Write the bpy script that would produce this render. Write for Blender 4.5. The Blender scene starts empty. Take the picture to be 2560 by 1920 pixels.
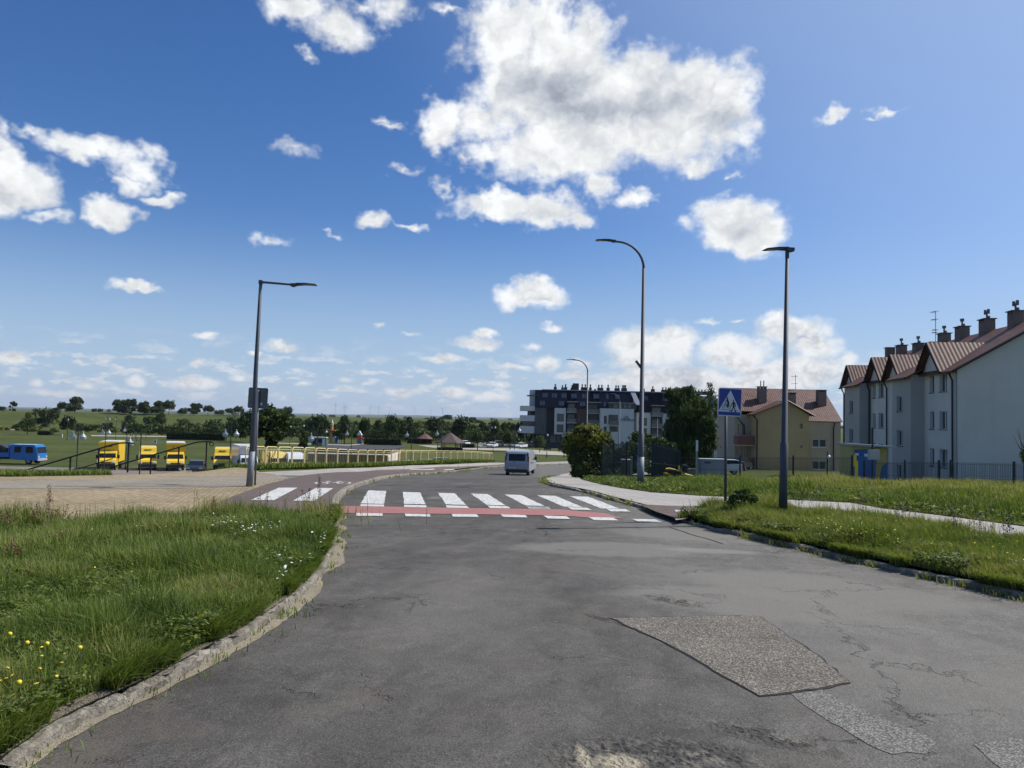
import bpy, bmesh, math, random
import numpy as np
from mathutils import Vector, Matrix, Euler
from mathutils.geometry import tessellate_polygon
R = math.radians
S = bpy.context.scene
SKY_SAT, SKY_VAL, SKY_TINT, SKY_LOW = 1.28, .90, (.92, .96, 1.17), (3.9, 5.3, 7.2)
C = S.collection
# ---------------------------------------------------------------- camera
FPX = 1923.0
GD = 1.0; HAZE = .00005
cam = bpy.data.cameras.new("camera"); cam_o = bpy.data.objects.new("camera", cam); C.objects.link(cam_o)
cam.sensor_width = 36; cam.lens = 36*FPX/2560; cam.clip_start = 0.1; cam.clip_end = 40000
CAMZ = 1.75
cam_o.location = (0, 0, CAMZ)
CM = Matrix.Rotation(R(92.59), 3, 'X') @ Matrix.Rotation(R(1.3), 3, 'Z')
cam_o.rotation_euler = CM.to_euler()
S.camera = cam_o
# ---------------------------------------------------------------- light
SUN_AZ, SUN_EL = 72.0, 49.0          # azimuth clockwise from +Y
sd = Vector((math.sin(R(SUN_AZ))*math.cos(R(SUN_EL)), math.cos(R(SUN_AZ))*math.cos(R(SUN_EL)), math.sin(R(SUN_EL))))
sl = bpy.data.lights.new("sun", 'SUN'); sl.energy = 5.0; sl.angle = R(0.53); sl.color = (1.0, .95, .87)
so = bpy.data.objects.new("sun", sl); C.objects.link(so); so.rotation_euler = sd.to_track_quat('Z', 'Y').to_euler()
S.view_settings.view_transform = 'Standard'; S.view_settings.look = 'None'
S.view_settings.exposure = 0.10; S.view_settings.gamma = 1.0
S.cycles.use_denoising = True
S.cycles.max_bounces = 5; S.cycles.diffuse_bounces = 3; S.cycles.glossy_bounces = 3
S.cycles.transparent_max_bounces = 12; S.cycles.transmission_bounces = 4
S.cycles.sample_clamp_indirect = 6
S.cycles.caustics_reflective = False; S.cycles.caustics_refractive = False

def ray(px, py):
    """direction through a pixel of the 2560 x 1920 photograph, used to read off distances"""
    return (CM @ Vector(((px-1280)/FPX, -(py-960)/FPX, -1))).normalized()
def at(px, py, Y):
    d = ray(px, py); t = Y/d.y
    return Vector((d.x*t, Y, CAMZ+d.z*t))
# ---------------------------------------------------------------- terrain height
FY = [-60, 0, 8, 14.5, 18.3, 23, 31, 37, 45, 57, 70, 88, 100, 120, 150, 200, 300, 20000]
FZ = [.3, 0, -.12, -.30, -.38, -.47, -.80, -1.15, -1.65, -2.45, -3.1, -3.6, -4.0, -4.6, -5.5, -6, -6.3, -6.3]
def f(y): return float(np.interp(y, FY, FZ))
LY = [-60, 100, 160, 200, 300, 20000]; LZ = [-5.3, -5.4, -5.6, -6, -6.3, -6.3]
RLN = [(-12.9, 36.5), (-12.83, 37), (-2.2, 93)]          # line of the railing on the crest of the bank
BY = [33, 37, 43, 51, 59, 70, 81, 93, 115]; BZ = [0, .21, .33, .42, .62, .72, .58, .27, 0]
UP = [(-120, 25.9), (-16, 25.7), (-14.3, 27.6), (-13.6, 32), (-13.5, 37.2), (-2.9, 93), (3, 112), (30, 142), (110, 200)]
DK = [(-900, 330), (-266, 405), (-150, 520), (-75, 720), (-30, 1000), (20, 1500)]
def _segd(px, py, pts):
    best = None
    for (ax, ay), (bx, by) in zip(pts[:-1], pts[1:]):
        dx, dy = bx-ax, by-ay
        t = np.clip(((px-ax)*dx+(py-ay)*dy)/(dx*dx+dy*dy), 0, 1)
        d = np.hypot(px-ax-t*dx, py-ay-t*dy)
        s = (px-ax)*dy-(py-ay)*dx      # >0 : right side of the line
        if best is None: best, side = d, s
        else:
            side = np.where(d < best, s, side); best = np.minimum(d, best)
    return best, side
def FS(x, y):
    x = np.asarray(x, float); y = np.asarray(y, float)
    d = np.abs((x+12.83)-.19*(y-37))*.982
    return np.interp(y, FY, FZ)+np.interp(y, BY, BZ)*np.clip(1-np.maximum(d-.4, 0)/1.9, 0, 1)
def fs(x, y): return float(FS(x, y))
def HT(x, y):
    x = np.asarray(x, float); y = np.asarray(y, float)
    fz = FS(x, y); lz = np.interp(y, LY, LZ)
    d, s = _segd(x, y, UP)
    z = np.where(s > 0, fz, np.maximum(np.minimum(lz, fz), FS(x, y)-.45*d))
    d, s = _segd(x, y, DK)
    z = z+6.4*np.clip(1-(d/48), 0, 1)**.8*np.where(y > 250, 1, 0)
    return z
def H1(x, y): return float(HT(x, y))
def gnd(px, py, off=0.0, flat=True):
    """where the sight line through a photo pixel meets the ground"""
    d = ray(px, py); t = 2.0
    hf = flat if callable(flat) else ((lambda x, y: f(y)) if flat else H1)
    last = t
    while t < 3000:
        x, y, z = d.x*t, d.y*t, CAMZ+d.z*t
        if z < hf(x, y)+off:
            a, b = last, t
            for _ in range(24):
                m = (a+b)/2
                if CAMZ+d.z*m < hf(d.x*m, d.y*m)+off: b = m
                else: a = m
            return Vector((d.x*b, d.y*b, CAMZ+d.z*b))
        last = t; t *= 1.015
    return Vector((d.x*3000, d.y*3000, 0))
def gp(pts, off=0.0, flat=True): return [tuple(gnd(x, y, off, flat)[:2]) for x, y in pts]

# ---------------------------------------------------------------- object helpers
def tag(o, label=None, cat=None, group=None, kind=None):
    if label: o['label'] = label
    if cat: o['category'] = cat
    if group: o['group'] = group
    if kind: o['kind'] = kind
    return o
def thing(name, label, cat, loc=(0, 0, 0), rz=0.0, group=None):
    o = bpy.data.objects.new(name, None); C.objects.link(o); o.empty_display_size = .2
    o.location = loc; o.rotation_euler = (0, 0, rz)
    return tag(o, label, cat, group)
def mesh_obj(name, verts, faces, mats, parent=None, smooth=False, midx=None):
    me = bpy.data.meshes.new(name); me.from_pydata([tuple(v) for v in verts], [], faces); me.update()
    for m in (mats if isinstance(mats, (list, tuple)) else [mats]): me.materials.append(m)
    if midx: me.polygons.foreach_set('material_index', midx)
    if smooth: me.polygons.foreach_set('use_smooth', [True]*len(me.polygons))
    o = bpy.data.objects.new(name, me); C.objects.link(o)
    if parent: o.parent = parent
    return o
class MB:
    """collects shapes; build() links them as one mesh object"""
    def __init__(s): s.v = []; s.f = []; s.m = []
    def add(s, v, f, mi=0):
        n = len(s.v); s.v += [tuple(p) for p in v]; s.f += [tuple(i+n for i in q) for q in f]; s.m += [mi]*len(f); return s
    def box(s, x0, x1, y0, y1, z0, z1, mi=0, M=None):
        v = [(x, y, z) for z in (z0, z1) for y in (y0, y1) for x in (x0, x1)]
        if M is not None: v = [M @ Vector(p) for p in v]
        return s.add(v, [(0, 2, 3, 1), (4, 5, 7, 6), (0, 1, 5, 4), (2, 6, 7, 3), (0, 4, 6, 2), (1, 3, 7, 5)], mi)
    def tube(s, pts, r, n=8, mi=0, cap=True):
        pts = [Vector(p) for p in pts]; rs = r if isinstance(r, (list, tuple)) else [r]*len(pts)
        rings = []; up = None
        for i, p in enumerate(pts):
            a = pts[max(i-1, 0)]; b = pts[min(i+1, len(pts)-1)]; t = (b-a).normalized()
            if up is None: up = Vector((0, 0, 1)) if abs(t.z) < .9 else Vector((0, 1, 0))
            u = t.cross(up).normalized(); w = u.cross(t).normalized(); up = w
            rings.append([p+(u*math.cos(2*math.pi*k/n)+w*math.sin(2*math.pi*k/n))*rs[i] for k in range(n)])
        v = [q for g in rings for q in g]; fc = []
        for i in range(len(pts)-1):
            for k in range(n):
                k2 = (k+1) % n; fc.append((i*n+k, i*n+k2, (i+1)*n+k2, (i+1)*n+k))
        if cap: fc += [tuple(range(n))[::-1], tuple((len(pts)-1)*n+k for k in range(n))]
        return s.add(v, fc, mi)
    def lathe(s, prof, c=(0, 0, 0), n=14, mi=0):
        c = Vector(c); v = []; fc = []
        for r, z in prof:
            for k in range(n): v.append(c+Vector((r*math.cos(2*math.pi*k/n), r*math.sin(2*math.pi*k/n), z)))
        for i in range(len(prof)-1):
            for k in range(n):
                k2 = (k+1) % n; fc.append((i*n+k, i*n+k2, (i+1)*n+k2, (i+1)*n+k))
        fc += [tuple(range(n))[::-1], tuple((len(prof)-1)*n+k for k in range(n))]
        return s.add(v, fc, mi)
    def prism(s, poly, axis, a, b, mi=0, M=None):
        """poly of 2-D points extruded along axis ('x': points are y,z; 'y': x,z; 'z': x,y)"""
        def P(p, q):
            return {'x': (q, p[0], p[1]), 'y': (p[0], q, p[1]), 'z': (p[0], p[1], q)}[axis]
        v = [P(p, a) for p in poly]+[P(p, b) for p in poly]; n = len(poly)
        if M is not None: v = [M @ Vector(p) for p in v]
        fc = [tuple(range(n)), tuple(range(2*n-1, n-1, -1))]+[(i, i+n, (i+1) % n+n, (i+1) % n) for i in range(n)]
        return s.add(v, fc, mi)
    def quad(s, a, b, c, d, mi=0): return s.add([a, b, c, d], [(0, 1, 2, 3)], mi)
    def build(s, name, mats, parent=None, smooth=False, bevel=0, fix=True):
        o = mesh_obj(name, s.v, s.f, mats, parent, smooth, s.m)
        if fix or bevel:
            bm = bmesh.new(); bm.from_mesh(o.data)
            if fix: bmesh.ops.recalc_face_normals(bm, faces=bm.faces)
            if bevel:
                bmesh.ops.remove_doubles(bm, verts=bm.verts, dist=1e-5)
                es = [e for e in bm.edges if len(e.link_faces) == 2 and e.calc_face_angle(0) > .5]
                bmesh.ops.bevel(bm, geom=es, offset=bevel, segments=2, affect='EDGES', clamp_overlap=True)
            bm.to_mesh(o.data); bm.free()
        return o
def copy_tree(o, loc=None, rz=None, label=None, group=None, scale=None, parent=None):
    c = o.copy(); C.objects.link(c)
    if parent: c.parent = parent
    for ch in [q for q in ALLCH.get(o.name, list(o.children))]:
        copy_tree(ch, parent=c)
    if loc is not None: c.location = loc
    if rz is not None: c.rotation_euler = (0, 0, rz)
    if label: c['label'] = label
    if group: c['group'] = group
    if scale is not None: c.scale = scale
    return c
ALLCH = {}
# ---------------------------------------------------------------- materials
class NT:
    def __init__(s, tree): s.t = tree; s.n = tree.nodes; s.l = tree.links
    def node(s, typ, **kw):
        nd = s.n.new(typ)
        for k, v in kw.items():
            if k == 'ins':
                for i, val in v.items():
                    if isinstance(val, bpy.types.NodeSocket): s.l.new(val, nd.inputs[i])
                    else: nd.inputs[i].default_value = val
            else: setattr(nd, k, v)
        return nd
    def math(s, op, a, b=None, c=None, clamp=False):
        ins = {0: a}
        if b is not None: ins[1] = b
        if c is not None: ins[2] = c
        return s.node('ShaderNodeMath', operation=op, use_clamp=clamp, ins=ins).outputs[0]
    def vmath(s, op, a, b=None):
        ins = {0: a}
        if b is not None: ins[1] = b
        nd = s.node('ShaderNodeVectorMath', operation=op, ins=ins)
        return nd.outputs[1] if op in ('LENGTH', 'DOT_PRODUCT', 'DISTANCE') else nd.outputs[0]
    def noise(s, vec, scale, detail=4, rough=.5, dist=0, color=False):
        nd = s.node('ShaderNodeTexNoise', ins={'Scale': scale, 'Detail': detail, 'Roughness': rough, 'Distortion': dist})
        if vec is not None: s.l.new(vec, nd.inputs['Vector'])
        return nd.outputs['Color' if color else 0]
    def ramp(s, fac, stops, interp='LINEAR'):
        nd = s.node('ShaderNodeValToRGB', ins={0: fac}); cr = nd.color_ramp; cr.interpolation = interp
        while len(cr.elements) < len(stops): cr.elements.new(.5)
        for e, (p, c) in zip(cr.elements, stops):
            e.position = p; e.color = (c, c, c, 1) if isinstance(c, (int, float)) else (*c, 1)
        return nd.outputs[0]
    def mix(s, fac, a, b, blend='MIX'):
        nd = s.node('ShaderNodeMix', data_type='RGBA', blend_type=blend, ins={0: fac})
        for i, v in ((6, a), (7, b)):
            if isinstance(v, bpy.types.NodeSocket): s.l.new(v, nd.inputs[i])
            else: nd.inputs[i].default_value = (*v, 1) if len(v) == 3 else v
        return nd.outputs[2]
    def mapr(s, v, a, b, c=0., d=1., kind='LINEAR'):
        return s.node('ShaderNodeMapRange', interpolation_type=kind, ins={0: v, 1: a, 2: b, 3: c, 4: d}).outputs[0]
def new_mat(name):
    m = bpy.data.materials.new(name); m.use_nodes = True
    nt = NT(m.node_tree); b = nt.n['Principled BSDF']
    return m, nt, b
MATS = {}
def pm(name, col, rough=.6, metal=0., var=.12, vs=3., bump=0., bs=40., spec=None, coat=0., alpha=None):
    """plain painted / rendered surface with noise in its tone"""
    if name in MATS: return MATS[name]
    m, nt, b = new_mat(name)
    tc = nt.node('ShaderNodeTexCoord').outputs['Object']
    n = nt.noise(tc, vs, 6, .6)
    k = nt.mapr(n, .3, .7, 1-var, 1+var)
    cc = nt.node('ShaderNodeVectorMath', operation='SCALE', ins={0: col, 3: k}).outputs[0]
    nt.l.new(cc, b.inputs['Base Color'])
    b.inputs['Roughness'].default_value = rough; b.inputs['Metallic'].default_value = metal
    if spec is not None: b.inputs['Specular IOR Level'].default_value = spec
    if coat: b.inputs['Coat Weight'].default_value = coat; b.inputs['Coat Roughness'].default_value = .05
    if bump:
        bn = nt.noise(tc, bs, 4, .6)
        bp = nt.node('ShaderNodeBump', ins={'Strength': bump, 'Distance': .02, 'Height': bn})
        nt.l.new(bp.outputs[0], b.inputs['Normal'])
    MATS[name] = m; return m
def glass_mat(name='window_glass', col=(.02, .03, .045), rough=.06):
    return pm(name, col, rough, 0, .3, .8, spec=.8)
# ---------------------------------------------------------------- sky with clouds
world = bpy.data.worlds.new("World"); S.world = world; world.use_nodes = True
world.cycles.sampling_method = 'MANUAL'; world.cycles.sample_map_resolution = 512
wt = NT(world.node_tree)
for n in list(wt.n): wt.n.remove(n)
K = 2560/2212.0
# cx, cy, rx, ry, weight, flat-bottom (where each cloud hangs, read as azimuth and elevation below)
CL = [
 (1085,75,108,100,1.1,1.1),(1190,60,80,75,1.,1.),(1270,70,62,62,.95,1),(1190,170,200,130,1.3,1.),(1330,240,230,120,1.4,1.),(1100,190,110,110,1.,1.),
 (1480,200,150,75,1.1,1.2),(1570,215,85,90,1.2,1.),(1430,270,215,95,1.25,1.1),(1560,285,90,55,.9,1.1),(1225,325,205,82,1.15,1.2),(1290,400,42,38,.85,1.),(1370,165,110,70,1.,1.),
 (950,268,74,58,1.05,1.),(1030,265,90,60,.8,1.),(1060,335,85,40,.75,1.),(1500,350,52,26,.7,1.2),
 (1080,440,130,32,1.,1.),(1170,450,120,44,1.05,1.2),(1240,468,55,22,.8,1.2),(1385,430,58,26,.75,1.2),(955,405,26,22,.55,1.),
 (1588,485,108,66,1.35,1.0),(1635,505,76,60,1.1,1.),(1150,640,82,34,1.2,1.3),(1145,618,45,34,1.2,1.),
 (650,10,110,38,.85,1.),(730,50,110,48,.85,1.),(850,25,60,38,.65,1.),(735,90,52,24,.55,1.),(800,20,90,30,.6,1.),
 (5,350,55,85,1.1,1.),(45,400,115,62,1.2,1.2),(0,430,80,50,1.1,1.2),(110,470,48,18,.7,1.2),
 (180,315,110,36,.8,1.2),(285,355,85,44,.85,1.),(270,392,38,24,.6,1.),(95,293,60,18,.5,1.),(245,455,72,36,1.15,1.3),(345,425,38,15,.7,1.5),
 (300,615,75,15,.95,1.4),(810,475,46,20,.7,1.2),(882,484,40,12,.65,1.5),(825,262,40,18,.5,1),(850,277,40,14,.5,1),(635,325,50,22,.42,1),(875,381,34,14,.5,1),(745,30,20,12,.45,1),(960,15,60,14,.5,1),(650,112,26,10,.4,1),(720,505,30,8,.4,1),(1010,345,26,26,.6,1),(1590,375,22,10,.45,1),(1880,252,30,8,.45,1),(585,517,46,13,.42,1),
 (440,722,34,11,.8,1.5),(610,748,48,16,1.,1.6),(1025,744,58,20,1.,1.6),(1050,722,32,12,.8,1.5),(1187,703,32,12,.8,1.5),(958,778,56,12,.85,1.5),(883,721,26,8,.6,1.5),(1147,750,30,14,.7,1.4),
 (30,772,46,20,1.,1.6),(175,782,28,8,.7,1.5),(425,785,18,8,.7,1.4),(545,765,20,8,.7,1.4),(520,818,22,9,.8,1.4),(930,812,20,9,.7,1.4),(824,700,18,8,.5,1.4),(225,776,16,6,.55,1.4),
 (1380,760,85,66,1.15,1.2),(1450,730,62,42,1.15,1.),(1475,745,50,60,1.,1.),(1590,765,110,52,1.15,1.),(1720,712,88,38,1.1,1.2),(1755,755,66,36,1.,1.2),(1500,830,260,42,1.05,1.),(1700,810,190,46,1.1,1.),
 (1530,690,30,11,.7,1.4),(1597,688,24,7,.7,1.4),(1830,780,30,20,.7,1.3),(1680,690,50,26,1.,1.),
 (1170,782,42,22,.9,1.4),(1120,795,52,10,.7,1.4),(1250,790,32,14,.75,1.4),(1803,250,34,15,.65,1.3),(1913,241,30,10,.5,1.3),(745,818,24,8,.65,1.4),(800,823,20,6,.6,1.4),
 (300,825,26,18,.9,1.4),(75,828,22,12,.7,1.4),(430,830,80,18,.9,1.4),(190,835,40,10,.6,1.4),(1085,832,26,9,.7,1.4),(1240,810,40,10,.8,1.4),(660,830,26,8,.55,1.4),(870,845,56,12,.7,1.4),(980,850,60,14,.75,1.4),(1060,855,70,14,.75,1.3),(120,850,120,10,.6,1.2),(560,850,60,9,.6,1.3),
]
SH = [(1190,190,190,62,1.),(1330,225,300,62,1.),(1560,255,110,42,.9),(1090,165,110,60,.5),(1160,240,190,46,.6),(1600,500,66,32,.55),(1165,652,70,16,.7),(30,420,110,36,.55),(1180,462,90,18,.5),(270,470,45,14,.4),(1420,805,120,16,.5),(1640,800,150,16,.5),(1580,838,220,14,.5),(1330,150,60,30,.3),(1740,745,60,14,.6)]
def azel(cx, cy):
    d = ray(cx*K, cy*K); return math.atan2(d.x, d.y), math.asin(d.z)
geo = wt.node('ShaderNodeTexCoord').outputs['Generated']
sep = wt.node('ShaderNodeSeparateXYZ', ins={0: geo})
az = wt.math('ARCTAN2', sep.outputs[0], sep.outputs[1]); el = wt.math('ARCSINE', sep.outputs[2])
pos = wt.node('ShaderNodeCombineXYZ', ins={0: az, 1: el, 2: 0.}).outputs[0]
sc_ = wt.node('ShaderNodeCombineXYZ', ins={0: az, 1: wt.math('MULTIPLY', el, 1.25), 2: 3.7}).outputs[0]
def n2(vec, scale, detail, rough=.5, color=False):
    nd = wt.node('ShaderNodeTexNoise', noise_dimensions='2D', ins={'Scale': scale, 'Detail': detail, 'Roughness': rough}); wt.l.new(vec, nd.inputs['Vector'])
    return nd.outputs['Color' if color else 0]
w1 = n2(sc_, 13, 3, .6, True)
w2 = n2(wt.vmath('ADD', sc_, (3.3, 1.7, 0)), 50, 2, .6, True)
def scale(v, k): return wt.node('ShaderNodeVectorMath', operation='SCALE', ins={0: v, 3: k}).outputs[0]
off = wt.vmath('ADD', scale(wt.vmath('SUBTRACT', w1, (.5, .5, .5)), .055), scale(wt.vmath('SUBTRACT', w2, (.5, .5, .5)), .024))
off = wt.vmath('MULTIPLY', off, (1, .8, 0))
lowf = wt.mapr(el, .02, .28, .28, 1.)       # clouds near the horizon are far off: finer structure
p2 = wt.vmath('ADD', pos, scale(off, lowf))
def blobs(lst, P, flat=True):
    acc = None
    for b in lst:
        cx, cy, rx, ry, w = b[:5]; fb = b[5] if len(b) > 5 else 1.
        a, e = azel(cx, cy); s_ = K/FPX
        cl = math.cos(math.atan((cx*K-1280)/FPX))
        ix, iy = 1/(rx*1.07*s_*cl*cl), 1/(ry*1.07*s_*cl)
        q = wt.node('ShaderNodeVectorMath', operation='MULTIPLY_ADD', ins={0: P, 1: (ix*w, iy*w, 0), 2: (-a*ix*w, -e*iy*w, 0)}).outputs[0]
        v = wt.vmath('LENGTH', q)
        v = wt.math('SUBTRACT', w, v)
        acc = v if acc is None else wt.math('MAXIMUM', acc, v)
    return acc
D = blobs(CL, p2)
ns = sc_
f1 = n2(ns, 24, 8, .56)
b1 = n2(wt.vmath('ADD', ns, scale(off, .6)), 13, 4, .5); b2 = n2(wt.vmath('ADD', ns, (5.1, 2.2, 0)), 8, 2, .5)
den = wt.math('ADD', D, wt.math('MULTIPLY', wt.math('SUBTRACT', f1, .5), 1.0))
mask = wt.mapr(den, -.02, .66, 0, 1, 'SMOOTHSTEP')
# thin streak and dots of cloud low over the horizon
hz = n2(wt.vmath('MULTIPLY', pos, (1, 3.2, 1)), 24, 5, .62)
hzm = wt.math('MULTIPLY', wt.mapr(hz, .50, .66, 0, .62, 'SMOOTHSTEP'), wt.math('MULTIPLY', wt.mapr(el, .0, .02, .35, 1), wt.mapr(el, .045, .105, 1, 0, 'SMOOTHSTEP')))
mask = wt.math('MAXIMUM', mask, hzm)
upm = wt.mapr(el, -.01, .0, 0, 1)
mask = wt.math('MULTIPLY', mask, upm)
shd = wt.mapr(blobs(SH, wt.vmath('ADD', pos, scale(off, .8))), 0, 1.1, 0, 1, 'SMOOTHSTEP')
c1_ = n2(ns, 40, 4, .55)
def bil(n_): return wt.math('ABSOLUTE', wt.math('SUBTRACT', n_, .5))
rel = wt.math('SUBTRACT', wt.math('MULTIPLY', bil(b1), 2.2), .13)
rel = wt.math('ADD', rel, wt.math('MULTIPLY', wt.math('SUBTRACT', bil(c1_), .06), wt.mapr(el, .05, .24, 1.7, .5)))
rel = wt.math('ADD', rel, wt.math('MULTIPLY', wt.math('SUBTRACT', b2, .5), .6))
thick = wt.mapr(D, .1, .9, 0, 1, 'SMOOTHSTEP')
lit = wt.math('SUBTRACT', 1.0, wt.math('MULTIPLY', shd, .42))
lit = wt.math('SUBTRACT', lit, wt.math('MULTIPLY', thick, .10))
lit = wt.math('ADD', lit, wt.math('MULTIPLY', rel, wt.mapr(el, .02, .2, .70, .60)))
lit = wt.math('MINIMUM', wt.math('MAXIMUM', lit, wt.mapr(el, .02, .25, .66, .42)), 1.06)
lowt = wt.mapr(el, .0, .16, 1, 0)
ccol = wt.mix(lowt, (.97, .99, 1.0), (.93, .94, .97))
shc = wt.mix(wt.mapr(lit, .35, .9), (.84, .93, 1.12), (1., 1., 1.))
ccol = wt.mix(1., ccol, shc, 'MULTIPLY')
cl_c = wt.node('ShaderNodeVectorMath', operation='SCALE', ins={0: ccol, 3: wt.math('MULTIPLY', lit, wt.mapr(lowt, 0, 1, 9.0, 7.4))}).outputs[0]
sky = wt.node('ShaderNodeTexSky', sky_type='NISHITA', sun_disc=False, sun_elevation=R(SUN_EL), sun_rotation=R(SUN_AZ), altitude=200, air_density=1.0, dust_density=.4, ozone_density=2.2)
skyc = wt.node('ShaderNodeHueSaturation', ins={0: .5, 1: SKY_SAT, 2: SKY_VAL, 3: 1., 4: sky.outputs[0]}).outputs[0]
skyc = wt.mix(1., skyc, SKY_TINT, 'MULTIPLY')
sdot = wt.vmath('DOT_PRODUCT', geo, tuple(sd))
skyc = wt.mix(wt.mapr(sdot, .35, .95, .0, .55, 'SMOOTHSTEP'), skyc, (5.2, 6.6, 8.8))
skyc = wt.mix(wt.mapr(el, .0, .26, .80, .0, 'SMOOTHSTEP'), skyc, SKY_LOW)
final = wt.mix(mask, skyc, cl_c)
bg = wt.node('ShaderNodeBackground', ins={0: final, 1: .10})
out = wt.node('ShaderNodeOutputWorld', ins={0: bg.outputs[0]})
# ---------------------------------------------------------------- ground sheets
def grid_nodes(segs):
    out = []
    for a, b, st in segs:
        n = max(1, round((b-a)/st)); out += [a+(b-a)*i/n for i in range(n)]
    out.append(segs[-1][1]); return out
YN = grid_nodes([(-40, 0, 5), (0, 60, 1), (60, 130, 2), (130, 260, 5), (260, 1100, 12), (1100, 2000, 60), (2000, 14000, 1500)])
XN = grid_nodes([(-9000, -1200, 1500), (-1200, -600, 60), (-600, -90, 10), (-90, 40, 1.5), (40, 120, 8), (120, 600, 60), (600, 9000, 2000)])
def world_coord(nt):
    return nt.node('ShaderNodeNewGeometry').outputs['Position']
# field grass
m_field, nt, b = new_mat('field_grass')
P = world_coord(nt)
big = nt.noise(P, .045, 5, .6); mid = nt.noise(P, .35, 6, .65); fine = nt.noise(P, 6., 5, .7)
band = nt.noise(nt.vmath('MULTIPLY', P, (.25, 1.6, 1)), .12, 4, .6)
c = nt.ramp(nt.math('ADD', nt.math('MULTIPLY', big, .5), nt.math('MULTIPLY', mid, .5)), [(.30, (.030, .042, .011)), (.44, (.054, .070, .019)), (.58, (.078, .093, .027)), (.72, (.115, .115, .045))])
c = nt.mix(nt.mapr(band, .45, .62, 0, .45), c, (.10, .115, .032))
c = nt.mix(1., c, nt.ramp(fine, [(.25, .55), (.75, 1.35)]), 'MULTIPLY')
nt.l.new(c, b.inputs['Base Color']); b.inputs['Roughness'].default_value = .95; b.inputs['Specular IOR Level'].default_value = .1
bp = nt.node('ShaderNodeBump', ins={'Strength': .6, 'Distance': .15, 'Height': fine}); nt.l.new(bp.outputs[0], b.inputs['Normal'])
X, Y = np.meshgrid(XN, YN); Z = HT(X, Y)
LOWP = np.array(UP)
Z = Z-0.06
nx, ny = len(XN), len(YN)
V = np.stack([X.ravel(), Y.ravel(), Z.ravel()], 1)
F = []
for j in range(ny-1):
    for i in range(nx-1): F.append((j*nx+i, j*nx+i+1, (j+1)*nx+i+1, (j+1)*nx+i))
ground = mesh_obj('ground', V.tolist(), F, m_field, smooth=True); tag(ground, kind='structure')

def in_poly(px, py, poly):
    px = np.asarray(px); py = np.asarray(py); ins = np.zeros(px.shape, bool); n = len(poly)
    for i in range(n):
        x1, y1 = poly[i]; x2, y2 = poly[(i+1) % n]
        if y1 == y2: continue
        c_ = ((y1 > py) != (y2 > py)) & (px < (x2-x1)*(py-y1)/(y2-y1)+x1); ins ^= c_
    return ins
def resample(pts, st):
    out = [pts[0]]
    for a, b in zip(pts[:-1], pts[1:]):
        L = math.hypot(b[0]-a[0], b[1]-a[1]); n = max(1, int(L/st))
        out += [(a[0]+(b[0]-a[0])*k/n, a[1]+(b[1]-a[1])*k/n) for k in range(1, n+1)]
    return out
def smooth_line(pts, it=2):
    for _ in range(it):
        q = [pts[0]]
        for a, b in zip(pts[:-1], pts[1:]):
            q += [(a[0]*.75+b[0]*.25, a[1]*.75+b[1]*.25), (a[0]*.25+b[0]*.75, a[1]*.25+b[1]*.75)]
        pts = q+[pts[-1]]
    return pts
def sheet(name, poly, off, mat, kind='structure', flat=True, xcut=False, zf=None):
    tri = tessellate_polygon([[Vector((x, y, 0)) for x, y in poly]])
    bm = bmesh.new(); vs = [bm.verts.new((x, y, 0)) for x, y in poly]
    for t in tri:
        try: bm.faces.new([vs[i] for i in t])
        except ValueError: pass
    ys = [p[1] for p in poly]; xs = [p[0] for p in poly]
    for yv in YN:
        if min(ys) < yv < max(ys):
            bmesh.ops.bisect_plane(bm, geom=bm.verts[:]+bm.edges[:]+bm.faces[:], plane_co=(0, yv, 0), plane_no=(0, 1, 0))
    if xcut:
        for xv in XN:
            if min(xs) < xv < max(xs):
                bmesh.ops.bisect_plane(bm, geom=bm.verts[:]+bm.edges[:]+bm.faces[:], plane_co=(xv, 0, 0), plane_no=(1, 0, 0))
    bmesh.ops.triangulate(bm, faces=bm.faces)
    for v in bm.verts:
        v.co.z = (zf(v.co.x, v.co.y) if zf else (f(v.co.y) if flat else H1(v.co.x, v.co.y)))+off
    bmesh.ops.recalc_face_normals(bm, faces=bm.faces)
    if bm.faces and sum(q.normal.z for q in bm.faces) < 0: bmesh.ops.reverse_faces(bm, faces=bm.faces)
    me = bpy.data.meshes.new(name); bm.to_mesh(me); bm.free(); me.materials.append(mat)
    o = bpy.data.objects.new(name, me); C.objects.link(o)
    if kind: o['kind'] = kind
    return o
def vn1(t):
    i = math.floor(t); u = t-i; g = lambda k: random.Random(k*7919+13).random(); u = u*u*(3-2*u); return g(i)*(1-u)+g(i+1)*u
def ribbon(line, a, b):
    """polygon between the line moved a and b metres to its left"""
    L, Rr = [], []
    for i, p in enumerate(line):
        q = line[max(i-1, 0)]; r = line[min(i+1, len(line)-1)]
        dx, dy = r[0]-q[0], r[1]-q[1]; n = math.hypot(dx, dy) or 1
        nx_, ny_ = -dy/n, dx/n
        L.append((p[0]+nx_*a, p[1]+ny_*a)); Rr.append((p[0]+nx_*b, p[1]+ny_*b))
    return L, Rr
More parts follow.
